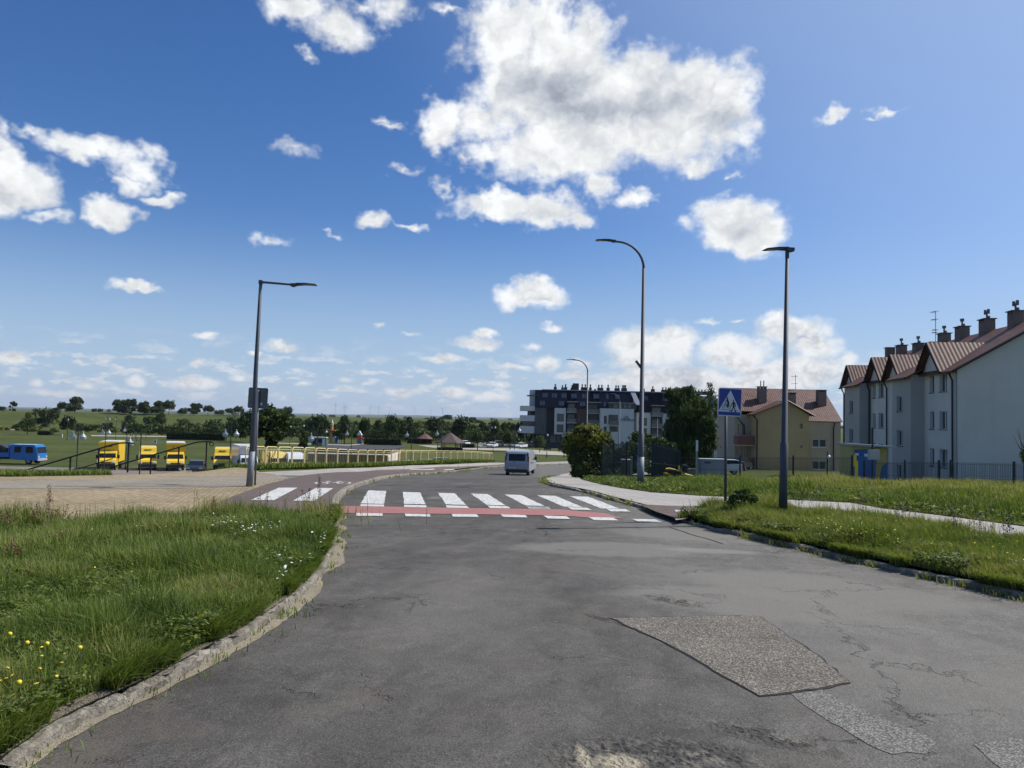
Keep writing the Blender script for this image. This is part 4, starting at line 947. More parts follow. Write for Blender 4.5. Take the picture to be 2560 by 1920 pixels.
line([(.66, .67), (.59, .79), (.575, .82), (.525, .82)], .036); line([(.675, .67), (.74, .78), (.765, .82), (.72, .835)], .036)
mb.build('pictogram', m_signk, pl_)
# ---- yellow railing, one panel after another
m_yel = pm('yellow_rail_paint', (.66, .55, .27), .5, 0, .14, 9); m_yel2 = m_yel
def on_line(px, line, pyr=1165):
    d = ray(px, pyr); k = d.x/d.y
    for (ax_, ay_), (bx_, by_) in zip(line[:-1], line[1:]):
        fa, fb = ax_-k*ay_, bx_-k*by_
        if fa*fb <= 0 and fa != fb:
            u = fa/(fa-fb); return (ax_+(bx_-ax_)*u, ay_+(by_-ay_)*u)
    return line[0] if abs(line[0][0]-k*line[0][1]) < abs(line[-1][0]-k*line[-1][1]) else line[-1]
POSTS = [612, 663, 694, 729, 760, 788, 815, 843, 869, 894, 918, 938, 958, 978, 997, 1014, 1032, 1051, 1070, 1090, 1108, 1126, 1143, 1160, 1177, 1193, 1208, 1222, 1235]
rail_t = thing('yellow_railing', 'long pale yellow metal railing of rounded panels along the far pavement', 'railing', (railbase[0][0], railbase[0][1], H1(*railbase[0])))
rb = [tuple(rail_t.location[:2])]
pp = [on_line(q, railbase) for q in POSTS]
def panel(a, b, name='railing_panel'):
    za, zb = H1(*a), H1(*b); o = Vector(rail_t.location); mb = MB()
    A = Vector((a[0], a[1], za))-o; B = Vector((b[0], b[1], zb))-o; d = B-A; Ln = math.hypot(d.x, d.y); g = .05/Ln
    def Q(u, z): return A+d*u+Vector((0, 0, z))
    r = .15/Ln
    fr = [Q(g, 0), Q(g, .92), Q(g+r*.3, 1.03), Q(g+r, 1.08), Q(1-g-r, 1.08), Q(1-g-r*.3, 1.03), Q(1-g, .92), Q(1-g, 0)]
    mb.tube(fr, .030, 8)
    mb.tube([Q(g, .14), Q(1-g, .14)], .022, 6)
    mb.tube([Q(g, .96), Q(1-g, .96)], .016, 6)
    n = max(5, int(Ln/.22))
    for k in range(1, n): mb.tube([Q(k/n, .14), Q(k/n, .96)], .0055, 4)
    mb.build(name, m_yel, rail_t, fix=False)
for a, b in zip(pp[:-1], pp[1:]):
    if math.hypot(a[0]-b[0], a[1]-b[1]) > .3: panel(a, b)
# ---- stair down the bank with its two black handrails
st = thing('outdoor_stairs', 'concrete stairs going down the grassy bank at the left between black handrails', 'stairs', (-14.3, 32.5, 0))
mb = MB(); z0 = f(32.5)+.1; nst = 42
for k in range(nst): mb.box(-.35*(k+1), -.35*k+.02, -2.2, 2.2, z0-.112*(k+1)-1.6, z0-.112*(k+1)+.0)
mb.build('steps', m_kerb, st)
def handrail(label, Yr, x0, posts, zbase, loop):
    t = thing('handrail', label, 'handrail', (x0, Yr, zbase), group='black stair handrails')
    sl_ = -.32; n = 30.; e = -13.5
    MB().tube([(.22, 0, 1.03), (0, 0, 1.05), (-.35, 0, 1.03), (-.6, 0, .97), (e, 0, .97+(e+.6)*-sl_)], .030, 8).build('top_rail', m_black, t)
    MB().tube([(-.6, 0, .42), (e, 0, .42+(e+.6)*-sl_)], .020, 6).build('lower_rail', m_black, t) if not loop else None
    for q in posts+[posts[-1]-(1.9*k) for k in range(1, 6)]:
        zt_ = 1.04 if q > -.4 else .97+(q+.6)*-sl_
        MB().tube([(q, 0, zt_-1.15), (q, 0, zt_)], .035, 8).build('post', m_black, t)
    if loop: MB().tube([(.22+.09*math.sin(a), 0, .94+.09*math.cos(a)) for a in [k*math.pi/6 for k in range(12)]], .022, 6).build('curl', m_black, t)
handrail('nearer black stair handrail crossing in front of the yellow box truck', 30.2, at(322, 1107, 30.2).x, [0, -1.15, -2.25], at(322, 1107, 30.2).z-1.05, False)
handrail('farther black stair handrail ending in a curl at its upper right', 35, at(517, 1104, 35).x, [0, -1.25, -2.5], at(517, 1104, 35).z-1.05, True)
# ---------------------------------------------------------------- vehicles
m_tyre = pm('tyre_rubber', (.014, .014, .015), .85, var=.2, vs=20); m_rim = pm('steel_rim', (.32, .33, .34), .4, .7, .1)
m_vglass = pm('vehicle_glass', (.010, .013, .018), .12, 0, .3, .8, spec=.35); m_plast = pm('black_plastic', (.022, .023, .026), .6)
m_redl = pm('red_light_lens', (.22, .012, .015), .25, spec=.7); m_clearl = pm('headlight_lens', (.5, .52, .53), .15, spec=.8)
m_van = pm('white_silver_paint', (.30, .32, .36), .4, .0, .04, 1, coat=.5); m_vwhite = pm('white_vehicle_paint', (.70, .71, .71), .4, 0, .04, 1, coat=.4)
m_dhl = pm('yellow_vehicle_paint', (.80, .54, .03), .4, 0, .05, 1, coat=.4); m_ppale = pm('pale_yellow_vehicle_paint', (.70, .52, .12), .45, 0, .06, 1)
m_tblue = pm('blue_truck_paint', (.015, .16, .48), .45, 0, .10, 1.5, coat=.3); m_tarp = pm('dark_tarp', (.035, .036, .042), .9, var=.25, vs=4, bump=.4, bs=6)
m_ldark = pm('dark_logo_print', (.10, .035, .02), .5)
def body(parent, prof, w, tum, zb, mat, name='body', bevel=.05):
    n = len(prof); v = []
    for s_ in (-1, 1):
        for x, z in prof: v.append((x, s_*w/2*(1-tum*max(0, z-zb)), z))
    fc = [tuple(range(n)), tuple(range(2*n-1, n-1, -1))]+[(i, i+n, (i+1) % n+n, (i+1) % n) for i in range(n)]
    mb = MB(); mb.add(v, fc); return mb.build(name, mat, parent, bevel=bevel, smooth=False)
def wheel(parent, x, y, r=.33, w=.21):
    s_ = 1 if y > 0 else -1; M = Matrix.Translation((x, y, r)) @ Matrix.Rotation(R(90)*-s_, 4, 'X')
    prof = [(r*.6, -w/2), (r*.93, -w/2), (r, -w/2+.03), (r, w/2-.03), (r*.93, w/2), (r*.62, w/2), (r*.60, w/2-.03)]
    mb = MB(); mb.lathe(prof, n=20); mb.v = [tuple(M @ Vector(q)) for q in mb.v]; wo = mb.build('wheel', m_tyre, parent)
    mb = MB(); mb.lathe([(r*.60, w/2-.05), (r*.58, w/2-.015), (r*.45, w/2-.03), (r*.18, w/2-.01), (r*.05, w/2)], n=16); mb.v = [tuple(M @ Vector(q)) for q in mb.v]; mb.build('rim', m_rim, wo)
# the van on the road, seen from behind; local +x is forward
def road_van(loc, rz):
    t = thing('white_van', 'white van with dark rear window driving away along the road', 'van', loc, rz)
    W = 1.9
    body(t, [(-2.38, .42), (-2.42, 1.0), (-2.38, 1.25), (-2.26, 1.80), (-2.12, 1.93), (-1.2, 1.97), (.9, 1.95), (1.25, 1.86), (1.95, 1.22), (2.32, 1.02), (2.40, .70), (2.38, .36), (1.95, .34), (-1.9, .36)], W, .085, 1.0, m_van, bevel=.05)
    def rear(y0, y1, z0, z1, mat, name, d=.015, par=None):
        def X(z): return -2.42+.03 if z < 1 else (-2.42+(z-1.0)*.20 if z < 1.8 else -2.26+(z-1.8))
        mb = MB(); v = [(X(z0)-d, y0, z0), (X(z0)-d, y1, z0), (X(z1)-d, y1, z1), (X(z1)-d, y0, z1)]; v += [(x+.04, y, z) for x, y, z in v]
        mb.add(v, [(0, 1, 2, 3), (7, 6, 5, 4), (0, 4, 5, 1), (1, 5, 6, 2), (2, 6, 7, 3), (3, 7, 4, 0)]); return mb.build(name, mat, par or t, bevel=.012)
    rear(-.66, .64, 1.18, 1.72, m_vglass, 'rear_window')
    rear(-.84, .84, .30, .56, m_plast, 'bumper', .06)
    for s_ in (-1, 1): rear(s_*.86-.075, s_*.86+.075, .92, 1.54, m_redl, 'tail_light', .035)
    for s_ in (-1, 1): rear(s_*.80-.05, s_*.80+.05, 1.54, 1.80, m_plast, 'pillar_trim', .02)
    rear(-.012, .012, .58, 1.16, m_plast, 'door_gap', .012)
    rear(.12, .22, .98, 1.14, m_plast, 'door_emblem', .02)
    rear(.02, .60, .80, .835, m_plast, 'handle_strip', .02)
    pl = rear(.08, .60, .63, .75, m_signw, 'number_plate', .022)
    rear(.14, .54, .66, .72, m_sback, 'plate_lettering', .026, pl)
    rear(-.45, .35, .235, .26, m_signw, 'exhaust_guard', .03)
    for x in (-1.62, 1.50):
        for y in (-.80, .80): wheel(t, x, y, .325, .22)
    for s_ in (-1, 1):
        M = Matrix.Translation((1.15, s_*(W/2+.10), 1.25)); MB().box(-.08, .06, -.10, .10, -.14, .16, 0, M).build('wing_mirror', m_plast, t, bevel=.03)
    for s_ in (-1, 1):
        v = [(.35, s_*.935, 1.15), (1.35, s_*.935, 1.15), (1.05, s_*.885, 1.72), (.35, s_*.885, 1.72)]
        MB().add(v+[(x, y-s_*.03, z) for x, y, z in v], [(0, 1, 2, 3), (7, 6, 5, 4), (0, 4, 5, 1), (1, 5, 6, 2), (2, 6, 7, 3), (3, 7, 4, 0)]).build('side_window', m_vglass, t)
    for s_ in (-1, 1): MB().box(-1.3, .25, s_*.965-.012, s_*.965+.012, .98, 1.02).build('side_rail', m_plast, t)
    v = [(1.32, -.72, 1.78), (1.32, .72, 1.78), (1.97, .82, 1.22), (1.97, -.82, 1.22)]
    MB().add(v+[(x+.02, y, z+.02) for x, y, z in v], [(3, 2, 1, 0), (4, 5, 6, 7), (0, 1, 5, 4), (1, 2, 6, 5), (2, 3, 7, 6), (3, 0, 4, 7)]).build('windscreen', m_vglass, t)
    return t
vp = at(1312, 1190, 61.5); road_van((vp.x-.35, 61.0, f(61)+.02), R(82))
# parked vans and box trucks seen from the front; local +x is forward
def cargo(name, label, loc, rz, paint, box=None, boxmat=None, roofh=2.75, logo=True, group=None, boxlen=4.2):
    t = thing(name, label, 'truck' if box else 'van', loc, rz, group)
    W = 2.0
    if box:
        body(t, [(.6, .45), (.6, 1.9), (.75, 2.25), (1.15, 2.25), (1.78, 1.42), (2.42, 1.18), (2.55, .85), (2.52, .40)], W, .06, 1.1, paint, 'cab', .05)
        bw = 2.14
        b_ = MB(); b_.prism([(.52, .85), (.52, 2.0), (1.0, 2.35), (1.25, 3.20), (.50, 3.30), (-boxlen, 3.30), (-boxlen, .85)], 'y', -bw/2, bw/2)
        bo = b_.build('cargo_box', boxmat or paint, t, bevel=.02)
        MB().box(-boxlen, 1.05, -bw/2+.03, bw/2-.03, 3.305, 3.335).build('roof', m_vwhite, t, bevel=.01)
        MB().box(-boxlen, .55, -.9, .9, .55, .83).build('chassis', m_plast, t)
        zl_ = 2.75
    else:
        body(t, [(-3.2, .42), (-3.25, 1.2), (-3.15, roofh-.08), (-3.0, roofh), (.55, roofh), (1.0, roofh-.12), (1.22, 2.15), (1.82, 1.42), (2.44, 1.18), (2.56, .85), (2.52, .40)], W, .05, 1.1, paint, 'body', .05)
        zl_ = 2.42
    v = [(1.20, -.80, 2.08), (1.20, .80, 2.08), (1.79, .90, 1.44), (1.79, -.90, 1.44)]
    MB().add(v+[(x+.03, y, z+.03) for x, y, z in v], [(3, 2, 1, 0), (4, 5, 6, 7), (0, 1, 5, 4), (1, 2, 6, 5), (2, 3, 7, 6), (3, 0, 4, 7)]).build('windscreen', m_vglass, t)
    MB().prism([(2.36, .42), (2.60, .42), (2.62, .72), (2.57, .84), (2.36, .84)], 'y', -.98, .98).build('bumper', m_plast, t, bevel=.03)
    MB().box(2.48, 2.585, -.52, .52, .86, .98).build('grille', m_plast, t, bevel=.01)
    for s_ in (-1, 1):
        MB().prism([(2.20, 1.02), (2.58, .88), (2.56, 1.02), (2.35, 1.16)], 'y', s_*.62, s_*.93).build('headlight', m_clearl, t)
        MB().box(1.35, 1.50, s_*1.16-.11, s_*1.16+.11, 1.35, 1.78).build('wing_mirror', m_plast, t, bevel=.02)
        v = [(.72, s_*.985, 1.35), (1.62, s_*.985, 1.35), (1.18, s_*.955, 1.98), (.72, s_*.955, 1.98)]
        MB().add(v+[(x, y-s_*.04, z) for x, y, z in v], [(0, 1, 2, 3), (7, 6, 5, 4), (0, 4, 5, 1), (1, 5, 6, 2), (2, 6, 7, 3), (3, 7, 4, 0)]).build('side_window', m_vglass, t)
        for x in (1.75, -2.0 if not box else -boxlen*.55): wheel(t, x, s_*.86, .36, .24)
    if logo:
        xx = 1.16 if box else 1.10; n = 14
        pts = [(.42*math.cos(2*math.pi*k/n)*(1.0), .055*math.sin(2*math.pi*k/n)) for k in range(n)]
        M = Matrix.Translation((xx, 0, zl_)) @ Matrix.Rotation(R(90), 4, 'Z') @ Matrix.Rotation(R(-16), 4, 'X')
        MB().prism(pts, 'y', -.07, .02, 0, M).build('logo', m_ldark, t)
        MB().prism([(x*.55, z*.45) for x, z in pts], 'y', -.085, .02, 0, M).build('logo_centre', paint, t)
    return t
GV = 'delivery vehicles parked in a row below the bank'
def pk(px, Y): p = at(px, 1150, Y); return (p.x, Y, H1(p.x, Y)+.02)
cargo('box_truck', 'yellow box truck with white roof, leftmost of the parked delivery vehicles', pk(274, 93), R(-71), m_dhl, True, m_dhl, group=GV)
cargo('delivery_van', 'yellow high-roof van parked between the two yellow box trucks', pk(369, 94), R(-65), m_dhl, group=GV)
cargo('box_truck', 'pale-roofed yellow box truck right of the first yellow van', pk(438, 94), R(-66), m_dhl, True, m_dhl, group=GV)
cargo('delivery_van', 'yellow high-roof van just left of the white box truck', pk(556, 95), R(-70), m_dhl, group=GV)
cargo('box_truck', 'white box truck standing behind the left lamp post', pk(617, 90), R(-62), m_vwhite, True, m_vwhite, logo=False, group=GV, boxlen=4.6)
cargo('delivery_van', 'pale yellow van behind the railing right of the white box truck', pk(690, 92), R(-60), m_ppale, roofh=2.55, logo=False, group=GV)
cargo('delivery_van', 'white van behind the railing, rightmost of the delivery vehicles', pk(738, 91), R(-69), m_vwhite, roofh=2.5, logo=False, group=GV)
# blue crew-cab truck
p = at(76, 1150, 99); t = thing('blue_truck', 'blue crew-cab tipper truck with a tarp-covered load on the grass', 'truck', (p.x, 99, H1(p.x, 99)), R(0))
W = 2.1
body(t, [(-2.05, .62), (-2.05, 2.38), (-1.9, 2.45), (.95, 2.42), (1.28, 2.2), (1.48, 1.45), (1.52, .50), (.95, .45), (-1.2, .55)], W, .03, 1.3, m_tblue, 'cab', .05)
MB().box(-1.95, 1.0, -.98, .98, 2.445, 2.475).build('roof', pm('pale_blue_roof', (.30, .48, .60), .4), t, bevel=.01)
for x0, x1, nm in ((-1.45, -.65, 'side_window'), (.0, .95, 'door_window')):
    for s_ in (-1, 1): MB().prism([(x0, 1.45), (x1, 1.45), (x1-.12 if x1 > 0 else x1, 2.22), (x0, 2.22)], 'y', s_*1.03, s_*1.055).build(nm, m_vglass, t)
MB().add([(1.50, -.92, 1.45), (1.50, .92, 1.45), (1.31, .88, 2.18), (1.31, -.88, 2.18), (1.53, -.92, 1.45), (1.53, .92, 1.45), (1.34, .88, 2.18), (1.34, -.88, 2.18)], [(0, 1, 2, 3), (7, 6, 5, 4), (0, 4, 5, 1), (1, 5, 6, 2), (2, 6, 7, 3), (3, 7, 4, 0)]).build('windscreen', m_vglass, t)
MB().box(1.40, 1.58, -1.0, 1.0, .42, .75).build('bumper', pm('grey_bumper', (.35, .36, .37), .5), t, bevel=.03)
for s_ in (-1, 1): MB().box(1.50, 1.56, s_*.8-.14, s_*.8+.14, .85, 1.05).build('headlight', m_clearl, t)
MB().box(-6.2, -2.15, -.5, .5, .55, .85).build('chassis', m_plast, t)
MB().box(-6.2, -2.15, -1.08, 1.08, .86, 1.42).build('side_boards', m_tblue, t, bevel=.01)
MB().box(-2.2, -2.1, -1.05, 1.05, .86, 2.5).build('headboard', m_tblue, t)
mb = MB(); mb.prism([(-5.9, 1.4)]+[(-4.1+1.85*math.cos(a), 1.4+1.05*math.sin(a)) for a in [math.pi*(1-k/9) for k in range(1, 9)]]+[(-2.25, 1.4)], 'y', -1.0, 1.0); mb.build('tarp', m_tarp, t, bevel=.12)
for x in (.35, -4.9):
    for y in (-.88, .88): wheel(t, x, y, .42, .26)
# cars
m_cg = pm('dark_green_car_paint', (.03, .05, .045), .35, coat=.6); m_cb = pm('dark_car_paint', (.02, .022, .027), .3, coat=.6); m_cgr = pm('grey_car_paint', (.16, .17, .19), .35, .3, coat=.5)
def car(label, loc, rz, paint, est=False, hgt=1.46, group='parked cars'):
    t = thing('parked_car', label, 'car', loc, rz, group)
    bk = [(-2.1, .95), (-2.02, 1.05), (-1.75, 1.12)] if not est else [(-2.1, .95), (-2.05, 1.1)]
    body(t, [(-2.1, .35)]+bk+[(1.05, .98), (1.9, .82), (2.12, .62), (2.12, .34)], 1.76, .05, .7, paint, 'body', .05)
    cab = [(-1.75, 1.02), (-1.15, hgt-.04), (-.7, hgt), (.1, hgt), (.45, hgt-.08), (1.15, .95)] if not est else [(-2.02, 1.05), (-1.8, hgt-.08), (-1.5, hgt), (.1, hgt), (.45, hgt-.08), (1.15, .95)]
    body(t, cab, 1.68, .30, .95, m_vglass, 'windows', .03)
    rf = [(x, z+.006) for x, z in cab[1:-1]]; rf = rf+[(x, z-.07) for x, z in rf[::-1]]
    body(t, rf, 1.70, .29, .95, paint, 'roof', .02)
    for x in (-1.3, 1.3):
        for y in (-.78, .78): wheel(t, x, y, .31, .19)
    for s_ in (-1, 1):
        MB().box(2.02, 2.13, s_*.66-.16, s_*.66+.16, .62, .76).build('headlight', m_clearl, t); MB().box(-2.13, -2.04, s_*.70-.12, s_*.70+.12, .72, .94).build('tail_light', m_redl, t)
        MB().box(.62, .78, s_*.96-.09, s_*.96+.09, .98, 1.10).build('wing_mirror', paint, t)
    return t
def cpk(px, py, Y): p = at(px, py, Y); return (p.x, Y, H1(p.x, Y)+.01)
car('dark green car whose roof shows over the grass strip at the left', cpk(93, 1180, 70), R(20), m_cg, True)
car('pale-windowed dark car just right of the green car below the grass strip', cpk(128, 1180, 72), R(20), m_cgr)
car('dark car parked between the yellow vans behind the weeds', cpk(492, 1160, 90), R(-75), m_cb)
car('white car whose roof shows through the railing right of the shed', cpk(1030, 1160, 100), R(-10), m_vwhite)
car('dark grey car between two light cars behind the railing', cpk(1073, 1155, 104), R(0), m_cb)
car('silver estate car seen through the railing below the pavilion', cpk(1118, 1150, 106), R(5), m_cgr, True, 1.6)
car('white car in the far car park under the round trees', cpk(1231, 1105, 205), R(-110), m_vwhite)
car('grey car right of the white one in the far car park', cpk(1249, 1100, 215), R(-100), m_cgr, True, 1.6)
car('light car half hidden by round trees in the far car park', cpk(1163, 1100, 215), R(-60), m_vwhite, True)
car('white car beside the pillars under the balconies', cpk(1303, 1105, 205), R(-120), m_vwhite)
car('dark car under the balconies of the big block', cpk(1318, 1105, 212), R(-150), m_cb)
car('silver car under the balconies near the pillars', cpk(1331, 1106, 218), R(-150), m_vwhite)
car('dark car parked beside the beige house', cpk(1852, 1180, 92), R(60), m_cb)
car('pale car behind the white cabinet', cpk(1800, 1165, 78), R(170), m_vwhite, True)
# ---------------------------------------------------------------- parking, sheds, park
sheet('parking', [(-90, 61), (-31, 61), (-24, 70), (-19, 97.5), (-47, 97.5), (-50, 93.4), (-90, 93.4)], .03, m_park, zf=H1, xcut=True)
m_path = pm('pale_path', (.34, .31, .26), .9, var=.2, vs=1)
def gsheet(name, pts, off, mat): return sheet(name, [tuple(gnd(x, y, 0, False)[:2]) for x, y in pts], off, mat, zf=H1, xcut=True)
gsheet('path', [(228, 1088), (420, 1090), (420, 1092.5), (228, 1090.5)], .02, m_path)
gsheet('path', [(690, 1107), (800, 1109.5), (870, 1112), (905, 1109), (1000, 1110), (1000, 1111.5), (905, 1111.5), (872, 1114), (800, 1112), (690, 1109)], .02, m_path)
gsheet('path', [(1045, 1113), (1095, 1114), (1110, 1120), (1085, 1120)], .02, m_path)
gsheet('path', [(1155, 1120), (1290, 1121), (1360, 1127), (1450, 1132), (1460, 1141), (1340, 1136), (1290, 1127.5), (1155, 1124)], .03, m_path)
gsheet('car_park', [(1150, 1097), (1335, 1099), (1335, 1113), (1290, 1117), (1200, 1117)], .03, m_greyp)
gsheet('path', [(0, 1073.5), (55, 1074), (55, 1075.2), (0, 1075)], .02, m_path)
# garages behind the railing
m_swall = pm('shed_dark_wall', (.085, .072, .060), .85, var=.45, vs=1.2, bump=.3, bs=8); m_sfront = pm('shed_white_front', (.62, .58, .50), .8, var=.15, vs=1.5)
m_roofd = pm('dark_felt_roof', (.040, .042, .048), .9, var=.2, vs=2); m_rust = pm('rusty_door', (.42, .22, .11), .8, var=.5, vs=1.6)
p = at(968, 1150, 94); sh_ = thing('garage_shed', 'low garage shed with dark roof and stained white doors behind the yellow railing', 'shed', (p.x, 94, -5.4))
mb = MB(); mb.box(-9.0, 0, 0, 11, -.3, 2.75); mb.build('wall', m_swall, sh_)
mb = MB(); mb.box(-9.2, -4.6, -1.6, -.02, -.3, 2.4); mb.build('lean_to', m_swall, sh_)
MB().box(-9.3, .15, -1.7, -.05, 2.42, 2.52).build('lean_to_roof', m_sfront, sh_)
MB().prism([(-9.3, 2.78), (.5, 2.95), (.5, 3.12), (-9.3, 2.95)], 'y', -.4, 11.4).build('roof', m_roofd, sh_)
MB().box(.002, .06, .1, 10.9, -.2, 2.72).build('front', m_sfront, sh_)
for k in range(4): MB().box(.06, .12, .5+k*2.6, 2.7+k*2.6, -.1, 2.2).build('garage_door', m_rust if k == 3 else m_sfront, sh_, bevel=.02)
# park lamps with hanging globes
m_lpole = pm('dark_green_lamp_post', (.035, .045, .045), .5, .2, .15); m_globe = pm('globe_glass', (.62, .66, .68), .25, 0, .08, 3, spec=.6); m_hood = pm('pale_lamp_hood', (.36, .40, .42), .5, .2)
def globe(parent, x, z, s=1.):
    g = MB(); g.lathe([(.03, z+.62*s), (.05, z+.52*s), (.03, z+.46*s), (.07, z+.40*s), (.12, z+.28*s), (.30*s, z+.14*s), (.32*s, z+.10*s)], (x, 0, 0), 12); gh = g.build('lamp_hood', m_hood, parent, smooth=True)
    g = MB(); g.lathe([(.28*s, z+.10*s), (.27*s, z-.0), (.20*s, z-.12*s), (.10*s, z-.18*s), (.01, z-.19*s)], (x, 0, 0), 12); g.build('globe', m_globe, gh, smooth=True)
def park_lamp(label, px, gy, Y, arms, s=1., dx=.62):
    s *= .78
    """px: pole, gy: globe height in the photo"""
    a = at(px, gy, Y); zg = H1(a.x, Y); h = max(3.2, a.z-zg)
    t = thing('park_lamp', label, 'park lamp', (a.x, Y, zg), group='globe lamps in the park')
    MB().tube([(0, 0, -.1), (0, 0, .5), (0, 0, .52), (0, 0, .9), (0, 0, .92), (0, 0, h+1.05)], [.11, .10, .075, .07, .05, .035], 8).build('post', m_lpole, t)
    for s_ in arms:
        x = s_*dx
        MB().tube([(0, 0, h+.25), (x*.45, 0, h+.30), (x*.62, 0, h+.95), (x*.85, 0, h+1.15), (x, 0, h+1.0), (x, 0, h+.6)], .022, 6).build('arm', m_lpole, t)
        globe(t, x, h, s)
park_lamp('two-armed globe lamp nearest the blue truck', 195, 1095, 58, (-1, 1), 1., .38)
park_lamp('two-armed globe lamp in front of the yellow box truck', 264, 1084, 84, (-1, 1), 1., .36)
park_lamp('single globe lamp directly right of the yellow box truck', 318, 1077, 92, (-1,), .8, .3)
park_lamp('globe lamp hanging beside the upper end of the nearer handrail', 352, 1112, 56, (-1,), 1.2, .80)
park_lamp('two-armed globe lamp left of the left street lamp', 577, 1088, 62, (-1, 1), 1., .45)
park_lamp('one-armed globe lamp above the middle of the railing', 794, 1100, 62, (-1,), 1.15, .52)
park_lamp('small globe lamp beside the white notice boards', 815, 1081, 110, (1,), .8, .05)
park_lamp('one-armed globe lamp above the shed roof', 879, 1087, 86, (-1,), .95, .52)
park_lamp('one-armed globe lamp left of the pavilions', 1029, 1090, 84, (-1,), 1.0, .50)
park_lamp('one-armed globe lamp in front of the dark-roofed pavilion', 1104, 1087, 86, (-1,), .95, .50)
park_lamp('one-armed globe lamp left of the balconies above the van', 1287, 1078, 88, (1,), .95, .52)
park_lamp('globe lamp standing before the dark ground floor of the big block', 1368, 1089, 150, (1,), .9, .06)
park_lamp('two-armed globe lamp beside the benches', 1411, 1091, 152, (-1, 1), .8, .32)
park_lamp('two-armed globe lamp far off between the round trees', 1234, 1070, 150, (-1, 1), .8, .32)
park_lamp('distant globe lamp in the bushes at the left', 170, 1050, 190, (1,), .8, .05)
park_lamp('distant two-armed globe lamp behind the exercise frame', 269, 1049, 170, (-1, 1), .8, .45)
park_lamp('distant single globe lamp left of the exercise frame', 291, 1050, 172, (-1,), .8, .2)
park_lamp('distant globe lamp behind the maple', 726, 1068, 160, (1,), .9, .05)
park_lamp('distant globe lamp above the small park tree', 759, 1066, 165, (1,), .9, .05)
# pavilions
m_proof = pm('brown_shingle_roof', (.085, .060, .056), .85, var=.2, vs=3, bump=.5, bs=10); m_proof2 = pm('red_brown_shingle_roof', (.13, .062, .052), .85, var=.2, vs=3); m_pwood = pm('dark_stained_wood', (.028, .030, .034), .8, var=.3, vs=3)
def pavilion(label, px, py, wpx, Y, roof, walls=True, n=6):
    a = at(px, py, Y); s = wpx/FPX*Y/2; z = H1(a.x, Y)
    t = thing('pavilion', label, 'pavilion', (a.x, Y, z), group='park pavilions')
    rt = s*.58
    MB().lathe([(s, rt*.98), (s*1.0, rt*1.04), (s*.06, rt*1.04+s*.62), (.02, rt*1.04+s*.64)], n=n).build('roof', roof, t)
    for k in range(n):
        a_ = 2*math.pi*k/n; MB().box(-.07, .07, -.07, .07, 0, rt, 0, Matrix.Translation((s*.82*math.cos(a_), s*.82*math.sin(a_), 0))).build('post', m_pwood, t)
    if walls:
        mb = MB()
        for k in range(n-1):
            a0, a1 = 2*math.pi*(k+.0)/n+math.pi*.66, 2*math.pi*(k+1)/n+math.pi*.66
            a0, a1 = 2*math.pi*k/n, 2*math.pi*(k+1)/n
            q = [(s*.80*math.cos(a0), s*.80*math.sin(a0)), (s*.80*math.cos(a1), s*.80*math.sin(a1)), (s*.76*math.cos(a1), s*.76*math.sin(a1)), (s*.76*math.cos(a0), s*.76*math.sin(a0))]
            mb.prism(q, 'z', 0, rt*.44)
        mb.build('parapet', m_pwood, t)
pavilion('large dark brown hexagonal pavilion with low parapet on the park lawn', 1125, 1120, 76, 168, m_proof)
pavilion('smaller red-brown pavilion behind the hedge left of the large one', 1062, 1100, 42, 225, m_proof2, False)
pavilion('partly hidden red-brown pavilion behind the large dark one', 1106, 1096, 26, 250, m_proof2, False)
# playground castle and play frames
m_py = pm('play_yellow', (.55, .38, .08), .6); m_pr = pm('play_red', (.48, .08, .06), .6); m_pb = pm('play_blue', (.04, .12, .32), .6); m_pc = pm('play_cream', (.66, .58, .42), .6); m_pt = pm('play_orange', (.40, .24, .10), .7)
a = at(830, 1096, 215); z = H1(a.x, 215); k_ = 215/FPX
t = thing('play_tower', 'colourful playground tower with pale pointed top between park trees', 'play tower', (a.x, 215, z))
MB().box(-.6, .1, -.5, .5, 0, 3.4).build('base', m_py, t); MB().box(.15, .95, -.5, .5, 0, 3.0).build('side_wall', m_pc, t); MB().box(1.0, 1.7, -.5, .5, 0, 1.6).build('blue_wall', m_pb, t)
MB().prism([(-1.0, 2.9), (1.3, 2.9), (.9, 3.5), (-.6, 3.5)], 'y', -.9, .9).build('lower_roof', m_pr, t); MB().box(-.35, .15, -.3, .3, 3.5, 4.9).build('shaft', m_py, t)
MB().box(-.40, .20, -.35, .35, 4.9, 5.1).build('gallery', m_pc, t); MB().lathe([(.34, 5.1), (.34, 5.5), (.38, 5.55), (.03, 6.5)], (-.1, 0, 0), 8).build('spire', m_pc, t)
t = thing('play_tower', 'small red playground house with blue base right of the colourful tower', 'play tower', (at(899, 1096, 210).x, 210, z))
MB().box(-.6, .6, -.5, .5, 0, 1.0).build('base', m_pb, t); MB().box(-.55, .5, -.45, .45, 1.0, 2.4).build('cabin', m_pr, t); MB().prism([(-.7, 2.4), (.7, 2.4), (.0, 3.6)], 'y', -.6, .6).build('roof', m_vwhite, t)
MB().prism([(.5, 1.9), (3.4, .5), (3.4, .2), (.5, 1.5)], 'y', -.3, .3).build('slide', m_pr, t)
t = thing('play_tower', 'ochre wooden playground frame between trees left of the pavilions', 'play tower', (at(989, 1088, 240).x, 240, H1(-36, 240)))
for x in (-1.2, 1.2): MB().tube([(x, 0, 0), (x*.3, 0, 4.2)], .16, 6).build('leg', m_pt, t)
MB().box(-.8, .8, -.4, .4, 1.9, 2.2).build('platform', m_pt, t); MB().prism([(-.9, 3.4), (.9, 3.4), (0, 4.6)], 'y', -.5, .5).build('roof', m_py, t)
